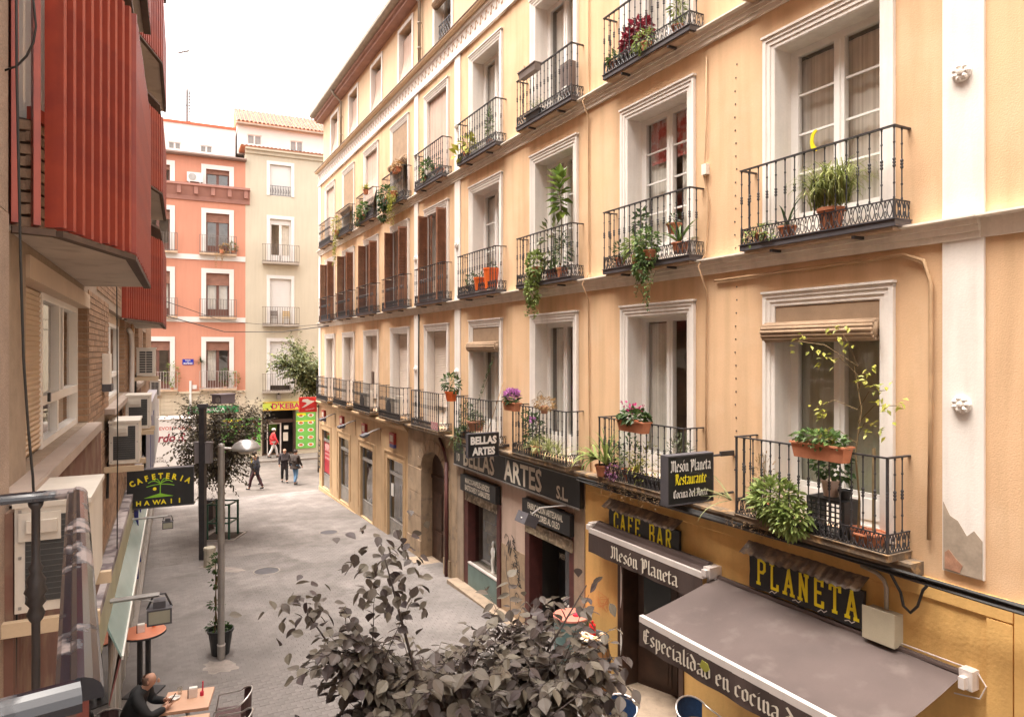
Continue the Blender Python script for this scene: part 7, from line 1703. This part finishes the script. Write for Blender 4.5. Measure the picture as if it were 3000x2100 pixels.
# potted vine by the lamp
t = thing('potted_vine', 'tall thin vine in a black pot beside the silver street lamp', 'plant', W(-6.02, 14.1))
f = MB(); f.lathe([(.17, 0), (.235, .46), (.26, .47), (.26, .52), (.235, .52), (.22, .44), (0, .44)], 18); f.build('pot', M_PLBLK, t)
f = MB(); f.tube([(-.12, 0, .44), (-.08, -.03, 1.0), (-.11, .02, 1.6), (-.10, 0, 2.0)], [.014, .012, .010, .006], 6); f.tube([(-.06, .02, .44), (-.11, -.02, 1.1), (-.07, .02, 1.6)], .010, 5); f.build('stem', M_STEM, t)
f = MB(); rg = random.Random(5)
for z, r, n in ((.56, .2, 90), (1.02, .13, 60), (1.45, .1, 34), (1.78, .15, 60), (1.98, .08, 24)): bush(f, rg, n, (-.1, 0, z), (r, r * .8, r * .6), .09, .045, .2)
bush(f, rg, 40, (.12, .05, .54), (.08, .12, .05), .08, .04); f.build('foliage', M_LEAFD, t, stuff=True)
# ------------------------------------------------------------------ café furniture
M_LAM = mat('orange_laminate', (.56, .20, .11), .3, .08, 2, .04); M_LAMP = mat('peach_laminate', (.60, .355, .235), .35, .06, 2, .06, 20); M_WICK = mat('brown_wicker', (.085, .04, .038), .65, .2, 20, .3, 60); M_BLUW = mat('blue_wicker', (.012, .045, .12), .6, .15, 20, .25, 60); M_TUBE = mat('aluminium_tube', (.62, .58, .56), .28, .04, 4, 0, metal=.75)
t = thing('high_table', 'high round bar table with an orange top on two black posts', 'table', W(-6.70, 12.40))
f = MB(); f.lathe([(.36, 1.085), (.375, 1.09), (.375, 1.12), (.36, 1.125), (0, 1.125)], 32); f.build('tabletop', M_LAM, t); f = MB(); f.lathe([(.378, 1.083), (.380, 1.10), (.378, 1.117)], 32); f.build('edge_band', M_IRON, t)
for x in (-.06, .09): f = MB(); f.box(x - .035, x + .035, -.03, .03, .03, 1.084); f.build('leg', M_IRON, t)
f = MB(); f.box(-.25, .28, -.25, .25, 0, .03); f.build('base', M_IRON, t)
def napkins(name, label, M):
    t = thing(name, label, 'napkin holder', M); f = MB(); f.box(-.06, .06, -.045, .045, 0, .015); f.box(-.06, .06, -.045, -.035, .015, .13); f.box(-.06, .06, .035, .045, .015, .13); f.build('holder', M_ALU, t)
    f = MB(); f.box(-.056, .056, -.033, .033, .016, .145); f.build('napkin', M_LETW, t); f = MB(); f.box(-.075, -.0605, -.045, .045, 0, .13); f.build('side', M_DWOOD, t)
def on(x, y, z): return T(x, y, z)
zt = gz(-6.7, 12.4) + 1.126
napkins('napkin_holder', 'napkin holder on the high round orange table', on(-6.72, 12.37, zt) @ RZ(30))
f = MB(); f.lathe([(.035, 0), (.04, .12), (.038, .12), (0, .02)], 10); tag(f.build('cup', M_ORPOT, M=on(-6.62, 12.62, zt)), 'small orange cup behind the napkins on the high table', 'cup')
AT = math.degrees(math.atan2(.19, .61))
def cafe_table(x, y, rot, label):
    t = thing('cafe_table', label, 'table', W(x, y) @ RZ(rot)); f = MB(); f.box(-.34, .34, -.33, .33, .715, .745); f.build('tabletop', M_LAMP, t); f = MB(); f.box(-.342, .342, -.332, .332, .70, .7149); f.build('edge_band', mat('table_edge', (.52, .27, .16), .4, .1, 3, 0), t)
    f = MB(); f.lathe([(.03, .05), (.03, .70)], 10); f.build('column', M_TUBE, t); f = MB()
    for a in range(4): f.M = RZ(45 + 90 * a); f.box(0, .34, -.025, .025, .0, .05)
    f.M = None; f.build('foot', M_TUBE, t); return t
cafe_table(-5.02, 10.57, 16, 'square café table with a peach wooden top before the seated man'); cafe_table(-4.72, 9.72, 16, 'second peach café table at the bottom edge of the picture')
zt = gz(-5.02, 10.57) + .746
napkins('napkin_holder', 'white napkin holder on the square café table', on(-4.98, 10.66, zt) @ RZ(20))
f = MB(); f.tube([(0, 0, 0), (.01, .0, .09), (.015, 0, .22)], .011, 5); f.lathe([(.03, 0), (.03, .06), (0, .06)], 8); tag(f.build('straw_cup', mat('red_plastic', (.55, .02, .06), .4, .1, 4, 0), M=on(-4.86, 10.70, zt)), 'thin red straw upright in a little red cup on the café table', 'straw')
t = thing('ashtray', 'white china dish on the café table near the phone', 'dish', on(-5.24, 10.58, zt)); f = MB(); f.lathe([(.05, 0), (.085, .02), (.09, .025), (.06, .012), (0, .01)], 16); f.build('dish', M_LETW, t); f = MB(); f.tube([(-.05, .02, .028), (.06, .04, .03)], .006, 5); f.build('spoon', M_TUBE, t)
t = thing('drinking_glass', 'small clear glass standing behind the white dish', 'glass', on(-5.22, 10.73, zt)); f = MB(); f.lathe([(.03, 0), (.038, .11), (.036, .11), (.028, .01), (0, .01)], 14); f.build('glass', glassmat('clear_glass', (.9, .9, .88)), t)
def cafe_chair(x, y, rot, label, wm):
    """faces local +y; a tube runs from the front legs over the arms round the back"""
    t = thing('cafe_chair', label, 'chair', W(x, y) @ RZ(rot), 'aluminium café chairs')
    f = MB(); f.box(-.22, .22, -.20, .22, .42, .45); f.build('seat', wm, t)
    pts = []
    for k in range(13): a = R_(180 + 180 * k / 12); pts.append((.275 * math.cos(a), -.12 + .20 * math.sin(a), .66 + .13 * max(0, -math.sin(a))))
    arm = [(-.26, .23, 0), (-.27, .24, .40), (-.275, .20, .63)] + pts + [(.275, .20, .63), (.27, .24, .40), (.26, .23, 0)]
    f = MB(); f.tube(arm, .0135, 8); f.build('arm_frame', M_TUBE, t, smooth=True)
    f = MB(); n = 12; v = []
    for k in range(n + 1): a = R_(198 + 144 * k / n); hh = .655 + .13 * max(0, -math.sin(a)); v += [(.255 * math.cos(a), -.115 + .19 * math.sin(a), .47), (.268 * math.cos(a), -.12 + .20 * math.sin(a), hh)]
    f.add(v, [(2 * k, 2 * k + 2, 2 * k + 3, 2 * k + 1) for k in range(n)]); f.build('backrest', wm, t)
    for sx in (-1, 1): f = MB(); f.tube([(sx * .2, -.19, .44), (sx * .23, -.28, 0)], .0125, 7); f.build('leg', M_TUBE, t); 
    f = MB(); f.tube([(-.24, .2, .41), (-.24, -.18, .41)], .011, 6); f.tube([(.24, .2, .41), (.24, -.18, .41)], .011, 6); f.tube([(-.24, .2, .405), (.24, .2, .405)], .011, 6); f.build('seat_frame', M_TUBE, t)
cafe_chair(-4.42, 10.72, 106, 'brown wicker café chair facing the square table from the right', M_WICK)
cafe_chair(-4.15, 10.02, 100, 'brown wicker café chair at the bottom edge beside the second table', M_WICK)
cafe_chair(-5.72, 10.18, -72, 'brown wicker café chair under the man in the black jacket', M_WICK)
cafe_chair(1.55, 10.15, 150, 'blue wicker café chair in front of the wooden barrel', M_BLUW)
cafe_chair(2.75, 10.05, -150, 'blue wicker café chair half under the open awning', M_BLUW)
# barrels
def barrel(x, y, label):
    t = thing('barrel', label, 'barrel', W(x, y)); M_B = mat('barrel_oak', (.30, .145, .055), .6, .15, 3, .12, 40, streak=.2, sscale=(8, 8, .5))
    def rr(z): return .27 + .075 * math.sin(math.pi * z / .96)
    for k in range(18):
        a0, a1 = 360 * k / 18 + 1.2, 360 * (k + 1) / 18 - 1.2; f = MB(); v = []
        for i in range(7):
            z = .96 * i / 6
            for a in (a0, a1): v.append((rr(z) * math.cos(R_(a)), rr(z) * math.sin(R_(a)), z))
        f.add(v, [(2 * i, 2 * i + 1, 2 * i + 3, 2 * i + 2) for i in range(6)]); f.build('stave', M_B, t)
    f = MB(); f.lathe([(.255, 0), (.26, .93), (0, .93)], 18); f.build('head', M_DWOOD, t)
    for z in (.06, .26, .64, .86): f = MB(); f.lathe([(rr(z) + .006, z), (rr(z + .06) + .006, z + .06)], 22); f.build('hoop', M_IRON, t)
    return t
barrel(1.42, 12.14, 'oak barrel with black hoops used as a table by the restaurant door')
zt = gz(1.42, 12.14) + .965
t = thing('serving_dish', 'round dish of white and orange snacks on the oak barrel', 'dish', on(1.42, 12.14, zt)); f = MB(); f.lathe([(.24, 0), (.30, .05), (.31, .06), (.29, .05), (0, .02)], 22); f.build('dish', M_PLBLK, t)
f = MB(); rg = random.Random(3)
for k in range(46): a, r = rg.uniform(0, 6.3), .24 * math.sqrt(rg.random()); f.M = on(r * math.cos(a), r * math.sin(a), .05) @ RZ(rg.uniform(0, 90)) @ RX(rg.uniform(-25, 25)); f.box(-.035, .035, -.025, .025, -.01, .02)
f.M = None; f.build('snack', mat('snack_white_orange', (.70, .62, .5), .6, .1, 8, 0, col2=(.62, .27, .05), amount=.52), t, stuff=True)
t = thing('candle', 'stubby bright red candle standing in the snack dish on the barrel', 'candle', on(1.44, 12.22, zt + .055)); f = MB(); f.lathe([(.06, 0), (.062, .10), (.05, .105), (.05, .12), (.06, .125), (.055, .18), (0, .19)], 12); f.build('wax', mat('red_wax', (.68, .015, .02), .35, .08, 4, 0), t); f = MB(); f.lathe([(.02, .185), (.022, .24), (0, .245)], 8); f.build('cap', mat('red_wax', ()), t)
t = thing('drum_table', 'pink topped teal drum standing before the grey shop pillar', 'table', W(1.13, 13.0)); f = MB(); f.lathe([(.33, 0), (.33, 1.06)], 28); f.build('drum', mat('teal_drum', (.10, .17, .165), .5, .1, 3, .06), t); f = MB(); f.lathe([(.335, 1.06), (.345, 1.065), (.345, 1.10), (0, 1.10)], 28); f.build('tabletop', mat('pink_red_top', (.62, .23, .17), .35, .08, 3, .05), t)
f = MB(); f.lathe([(.07, 0), (.07, .03), (0, .03)], 12); tag(f.build('ashtray', mat('red_plastic', ()), M=on(1.22, 12.95, gz(1.13, 13) + 1.102)), 'low red ashtray on the pink topped drum', 'ashtray')
# ------------------------------------------------------------------ delivery van
EU = Vector((.903, .43, 0)); vp = Vector((-18.05, 37.9, 0))
VM = Matrix(((.903, -.43, 0, vp.x), (.43, .903, 0, vp.y), (0, 0, 1, 0), (0, 0, 0, 1)))
t = thing('delivery_van', 'white box van with red lettering parked at the end of the street', 'van', VM)
M_VW = mat('van_white', (.72, .69, .66), .45, .04, 1, .02); M_RUB = mat('tyre_rubber', (.02, .02, .02), .8, .1, 5, 0)
f = MB(); f.box(-4.3, .45, 0, 2.1, .55, 3.05); f.build('cargo_box', M_VW, t)
f = MB(); f.box(-4.32, .47, -.02, 2.12, 3.05, 3.10); f.box(-4.32, .47, -.02, 2.12, .50, .55); f.box(.45, .48, -.02, 2.12, .55, 3.05); f.build('edge_trim', M_ALU, t)
f = MB(); f.M = T(0, .05, 0); f.prism([(-6.3, .45), (-4.35, .45), (-4.35, 2.4), (-5.1, 2.4), (-5.75, 1.5), (-6.25, 1.3)], 0, 2.0); f.M = None; f.build('cab', M_VW, t)
f = MB(); f.prism([(-5.6, 1.5), (-4.6, 1.5), (-4.6, 2.2), (-5.1, 2.2)], .04, .049); f.build('window', mat('black_glass', ()), t)
f = MB(); f.box(-4.3, .40, .3, 1.8, .38, .5); f.box(.40, .55, .0, 2.1, .36, .48); f.build('chassis', M_IRON, t)
f = MB(); f.box(.485, .50, .05, .25, .75, .95); f.build('tail_light', mat('red_plastic', ()), t)
for x in (-.45, -5.2):
    for y in (.02, 1.85):
        w = MB(); w.lathe([(.22, 0), (.38, .02), (.40, .06), (.40, .18), (.38, .22), (.22, .24)], 20); w.v = [(p[0] + x, y + p[2], p[1] + .40) for p in w.v]; wo = w.build('wheel', M_RUB, t)
        w = MB(); w.lathe([(0, 0), (.2, .01), (.22, .05)], 14); w.v = [(p[0] + x, y + p[2], p[1] + .40) for p in w.v]; w.build('rim', M_ALU, wo)
f = MB(); text_add(f, 'HUEVOS Y CAZA', .26, -1.75, -.006, 2.50, .004, 1.0); f.build('lettering', mat('van_red', (.55, .10, .08), .5, .05, 2, 0), t)
f = MB(); a = MB(); text_add(a, 'Eduardo S.', .62, 0, 0, 0, .02, .95); f.add([(p[0] - 2.6 + .25 * p[2], -.006, p[2] + 1.86) for p in a.v], a.f); f.build('lettering', mat('van_maroon', (.26, .03, .05), .5, .05, 2, 0), t)
f = MB()
for k, (tx, z) in enumerate((('AL', 1.1), ('MAYOR', .92), ('Y DETALL', .75))): f = MB(); text_add(f, tx, .17, -1.75, -.006, z, .002, 1.0); f.build('lettering', M_BRDARK, t)
# ------------------------------------------------------------------ people
def skin(name, vs_, es, m, parent, root=0, sub=1):
    me = bpy.data.meshes.new(name); me.from_pydata([v[0] for v in vs_], es, []); me.materials.append(m)
    o = put(name, me, parent); md = o.modifiers.new('skin', 'SKIN'); md.use_smooth_shade = True
    sv = me.skin_vertices[0].data
    for i, v in enumerate(vs_):
        r = v[1]; sv[i].radius = r if isinstance(r, tuple) else (r, r)
        sv[i].use_root = (i == root)
    s2 = o.modifiers.new('sub', 'SUBSURF'); s2.levels = sub; s2.render_levels = sub
    return o
M_SKIN = mat('skin', (.46, .25, .17), .55, .06, 8, .03); 
def person(label, x, y, heading, h, stride, swing, coat, trous, hairm, coat_low=.78, hat=None, scarf=None, lift=0.0, bald=False, wide=1.0):
    t = thing('person', label, 'person', W(x, y, lift) @ RZ(heading) @ Matrix.Scale(h / 1.72, 4), 'people walking at the end of the street')
    J = {}
    J['pel'] = (0, 0, .95); J['bel'] = (0, .01, 1.10); J['che'] = (0, .0, 1.30); J['nec'] = (0, .02, 1.46); J['jaw'] = (0, .05, 1.53); J['hea'] = (0, .04, 1.60); J['top'] = (0, .03, 1.68)
    for s, q in ((-1, 1), (1, -1)):
        k = 'L' if s < 0 else 'R'; st = stride * q
        J['hip' + k] = (s * .095, 0, .90); J['kne' + k] = (s * .10, st * .26 + .04, .50 + .02 * abs(st)); J['ank' + k] = (s * .10, st * .50 - .03, .10 + (.06 if st < 0 else 0) * abs(stride) / .6); J['toe' + k] = (s * .11, st * .50 + .14, .045 + (0 if st >= 0 else 0))
        J['sho' + k] = (s * .185, -.01, 1.40); J['elb' + k] = (s * .25, -swing * q * .20 - .03, 1.14); J['wri' + k] = (s * .25, -swing * q * .36 + .06, .91); J['han' + k] = (s * .245, -swing * q * .40 + .08, .80)
    order = list(J); ix = {n: i for i, n in enumerate(order)}
    rad = dict(pel=.12, bel=.115, che=.135, nec=.055, jaw=.07, hea=.094, top=.06, hip=.085, kne=.058, ank=.042, toe=.035, sho=.065, elb=.042, wri=.030, han=.034)
    E0 = [('pel', 'bel'), ('bel', 'che'), ('che', 'nec'), ('nec', 'jaw'), ('jaw', 'hea'), ('hea', 'top')]
    for k in 'LR': E0 += [('pel', 'hip' + k), ('hip' + k, 'kne' + k), ('kne' + k, 'ank' + k), ('ank' + k, 'toe' + k), ('che', 'sho' + k), ('sho' + k, 'elb' + k), ('elb' + k, 'wri' + k), ('wri' + k, 'han' + k)]
    R0 = lambda n: rad[n[:3]]
    skin('body', [(J[n], R0(n)) for n in order], [(ix[a], ix[b]) for a, b in E0], M_SKIN, t)
    names = ['bel', 'che', 'nec'] + [a + k for k in 'LR' for a in ('sho', 'elb', 'wri')]; lo = (0, .0, coat_low)
    cv = [((0, 0, .98), .165 * wide)] + [(J[n], {'bel': .16 * wide, 'che': .175 * wide, 'nec': .075, 'sho': .085, 'elb': .062, 'wri': .05}[n[:3]]) for n in names] + [(lo, .175 * wide)]
    ii = {n: i + 1 for i, n in enumerate(names)}; ce = [(0, ii['bel']), (ii['bel'], ii['che']), (ii['che'], ii['nec']), (0, len(cv) - 1)]
    for k in 'LR': ce += [(ii['che'], ii['sho' + k]), (ii['sho' + k], ii['elb' + k]), (ii['elb' + k], ii['wri' + k])]
    skin('coat', cv, ce, coat, t)
    tv = [(J['pel'], .13)]; te = []
    for k in 'LR': b = len(tv); tv += [(J['hip' + k], .10), (J['kne' + k], .078), (J['ank' + k], .066)]; te += [(0, b), (b, b + 1), (b + 1, b + 2)]
    skin('trousers', tv, te, trous, t)
    for k in 'LR': a, b = Vector(J['ank' + k]), Vector(J['toe' + k]); skin('shoe', [(tuple(a + Vector((0, -.05, -.045))), .045), (tuple(a.lerp(b, .5) + Vector((0, 0, -.01))), .048), (tuple(b + Vector((0, .02, .005))), .036)], [(0, 1), (1, 2)], M_BSIGN, t)
    f = MB()
    if not bald:
        f.lathe([(.098, -.02), (.106, .03), (.098, .075), (.06, .115), (0, .125)], 14, (0, .02, 1.60)); f.build('hair', hairm, t, smooth=True)
    else:
        f.lathe([(.10, -.05), (.104, .0), (.10, .03)], 14, (0, .015, 1.58), 0, 180, 360); f.build('hair', hairm, t, smooth=True)
    f = MB(); f.lathe([(.02, -.015), (.016, .02), (0, .04)], 6, (0, .135, 1.585)); f.build('nose', M_SKIN, t)
    if hat is not None: f = MB(); f.lathe([(.11, 0), (.122, .04), (.11, .10), (0, .14)], 14, (0, .03, 1.64)); f.build('cap', hat, t, smooth=True)
    if scarf is not None: f = MB(); f.lathe([(.085, -.03), (.10, .0), (.085, .035)], 12, (0, .02, 1.46)); f.box(-.13, -.07, .12, .165, .82, 1.44); f.box(-.19, -.175, -.1, .1, .9, 1.4); f.build('scarf', scarf, t)
    return t
cm = lambda n, c: mat(n, c, .8, .12, 6, .1, 50)
person('man walking in a navy coat and wide maroon trousers', -12.62, 33.6, 78, 1.72, .62, .5, cm('navy_coat', (.018, .018, .028)), cm('maroon_trousers', (.05, .014, .02)), cm('grey_hair', (.42, .30, .20)), .72, wide=1.1)
person('person in black with a yellow scarf just behind the man in maroon trousers', -13.05, 34.7, 80, 1.74, .5, .4, cm('black_coat', (.014, .014, .016)), cm('black_trousers', (.015, .014, .016)), cm('dark_hair', (.03, .02, .015)), .7, scarf=cm('yellow_scarf', (.55, .38, .02)))
person('person in red jacket, white trousers and cap before the kebab shop', -15.0, 42.9, -60, 1.82, .55, .5, cm('red_jacket', (.62, .04, .045)), cm('white_trousers', (.66, .60, .58)), cm('dark_hair', ()), .86, hat=cm('white_cap', (.62, .58, .55)), lift=.13, wide=1.05)
person('balding man in a long dark coat strolling beside the man in jeans', -11.83, 35.5, -158, 1.80, .35, .2, cm('long_dark_coat', (.024, .016, .018)), cm('black_trousers', ()), cm('dark_hair', ()), .62, bald=True, wide=1.1)
person('man in a brown jacket and blue jeans walking away', -11.08, 34.9, -20, 1.80, .3, .35, cm('brown_jacket', (.03, .019, .014)), cm('blue_jeans', (.10, .20, .33)), cm('dark_hair', ()), .84, wide=1.15)
# seated man with the phone
SX, SY = -5.66, 10.2; MS_ = W(SX, SY) @ RZ(-75)           # faces local +y
t = thing('person', 'seated man with a shaved head in a black jacket looking at his phone', 'person', MS_)
J = dict(pel=(0, -.06, .52), bel=(0, -.04, .70), che=(0, .06, .92), nec=(0, .16, 1.09), jaw=(0, .25, 1.14), hea=(0, .24, 1.22), top=(0, .21, 1.295),
         hipL=(-.10, .0, .52), kneL=(-.14, .40, .53), ankL=(-.13, .36, .10), toeL=(-.14, .50, .045), hipR=(.10, 0, .52), kneR=(.14, .40, .53), ankR=(.15, .44, .10), toeR=(.16, .58, .045),
         shoL=(-.19, .08, 1.01), elbL=(-.28, .22, .76), wriL=(-.09, .42, .82), hanL=(-.06, .47, .845), shoR=(.19, .08, 1.01), elbR=(.30, .28, .78), wriR=(.10, .46, .79), hanR=(.05, .50, .81))
order = list(J); ix = {n: i for i, n in enumerate(order)}
rad = dict(pel=.13, bel=.12, che=.14, nec=.058, jaw=.072, hea=.098, top=.064, hip=.088, kne=.06, ank=.042, toe=.035, sho=.066, elb=.044, wri=.028, han=.034)
E0 = [('pel', 'bel'), ('bel', 'che'), ('che', 'nec'), ('nec', 'jaw'), ('jaw', 'hea'), ('hea', 'top')]
for k in 'LR': E0 += [('pel', 'hip' + k), ('hip' + k, 'kne' + k), ('kne' + k, 'ank' + k), ('ank' + k, 'toe' + k), ('che', 'sho' + k), ('sho' + k, 'elb' + k), ('elb' + k, 'wri' + k), ('wri' + k, 'han' + k)]
vs_ = [(J[n], rad[n[:3]]) for n in order]; es = [(ix[a], ix[b]) for a, b in E0]
for k, sg in (('L', 1), ('R', -1)):
    h_ = Vector(J['han' + k])
    for q in range(4):
        b = len(vs_); o = h_ + Vector((sg * .0, .012 * (q - 1.5), .0)); l = (.05, .058, .054, .042)[q]
        vs_ += [(tuple(o + Vector((sg * .03, .012 * (q - 1.5) + .01, .01))), .0095), (tuple(o + Vector((sg * (.03 + l * .6), .012 * (q - 1.5) + .02, .022))), .0085), (tuple(o + Vector((sg * (.03 + l * .7), .012 * (q - 1.5), .05))), .0075)]
        es += [(ix['han' + k], b), (b, b + 1), (b + 1, b + 2)]
    b = len(vs_); vs_ += [(tuple(h_ + Vector((0, -.025, .03))), .011), (tuple(h_ + Vector((sg * .03, -.03, .055))), .009)]; es += [(ix['wri' + k], b), (b, b + 1)]
skin('body', vs_, es, M_SKIN, t)
f = MB(); f.lathe([(.022, -.02), (.018, .02), (0, .045)], 8, (0, .345, 1.175)); f.build('nose', M_SKIN, t)
for s in (-1, 1): f = MB(); f.lathe([(.006, -.03), (.016, 0), (.006, .032)], 8, (s * .098, .22, 1.20)); f.build('ear', M_SKIN, t)
f = MB(); f.lathe([(.100, -.05), (.105, .0), (.101, .035), (.088, .06)], 16, (0, .222, 1.205), 0, 175, 365); f.build('hair', mat('stubble_hair', (.20, .12, .085), .8, .1, 9, .2, 90), t, smooth=True)
nm = ['bel', 'che', 'nec'] + [a + k for k in 'LR' for a in ('sho', 'elb', 'wri')]; cv = [(J['pel'], .165)] + [(J[n], {'bel': .165, 'che': .185, 'nec': .088, 'sho': .095, 'elb': .072, 'wri': .05}[n[:3]]) for n in nm]
ii = {n: i + 1 for i, n in enumerate(nm)}; ce = [(0, ii['bel']), (ii['bel'], ii['che']), (ii['che'], ii['nec'])]
for k in 'LR': ce += [(ii['che'], ii['sho' + k]), (ii['sho' + k], ii['elb' + k]), (ii['elb' + k], ii['wri' + k])]
BJ = cm('black_jacket', (.012, .012, .013)); skin('jacket', cv, ce, BJ, t, sub=2)
hd = [((-.12, .06, 1.05), .05), ((0, -.03, 1.02), .075), ((.12, .06, 1.05), .05), ((0, .0, .96), .07)]; skin('hood', hd, [(0, 1), (1, 2), (1, 3)], BJ, t, 1)
tv = [(J['pel'], .14)]; te = []
for k in 'LR': b = len(tv); tv += [(J['hip' + k], .105), (J['kne' + k], .085), (J['ank' + k], .066)]; te += [(0, b), (b, b + 1), (b + 1, b + 2)]
skin('trousers', tv, te, cm('dark_jeans', (.04, .08, .15)), t)
for k in 'LR': a, b = Vector(J['ank' + k]), Vector(J['toe' + k]); skin('shoe', [(tuple(a + Vector((0, -.05, -.045))), .045), (tuple(a.lerp(b, .5) + Vector((0, 0, -.01))), .05), (tuple(b), .038)], [(0, 1), (1, 2)], M_BSIGN, t)
f = MB(); f.box(-.04, .04, -.005, .005, -.075, .075); ph = MS_ @ T(0, .53, .875) @ RX(-35); o = tag(f.build('mobile_phone', mat('phone_black', (.02, .022, .025), .15, .1, 3, 0), M=ph), 'dark mobile phone held in the seated man hands', 'phone')
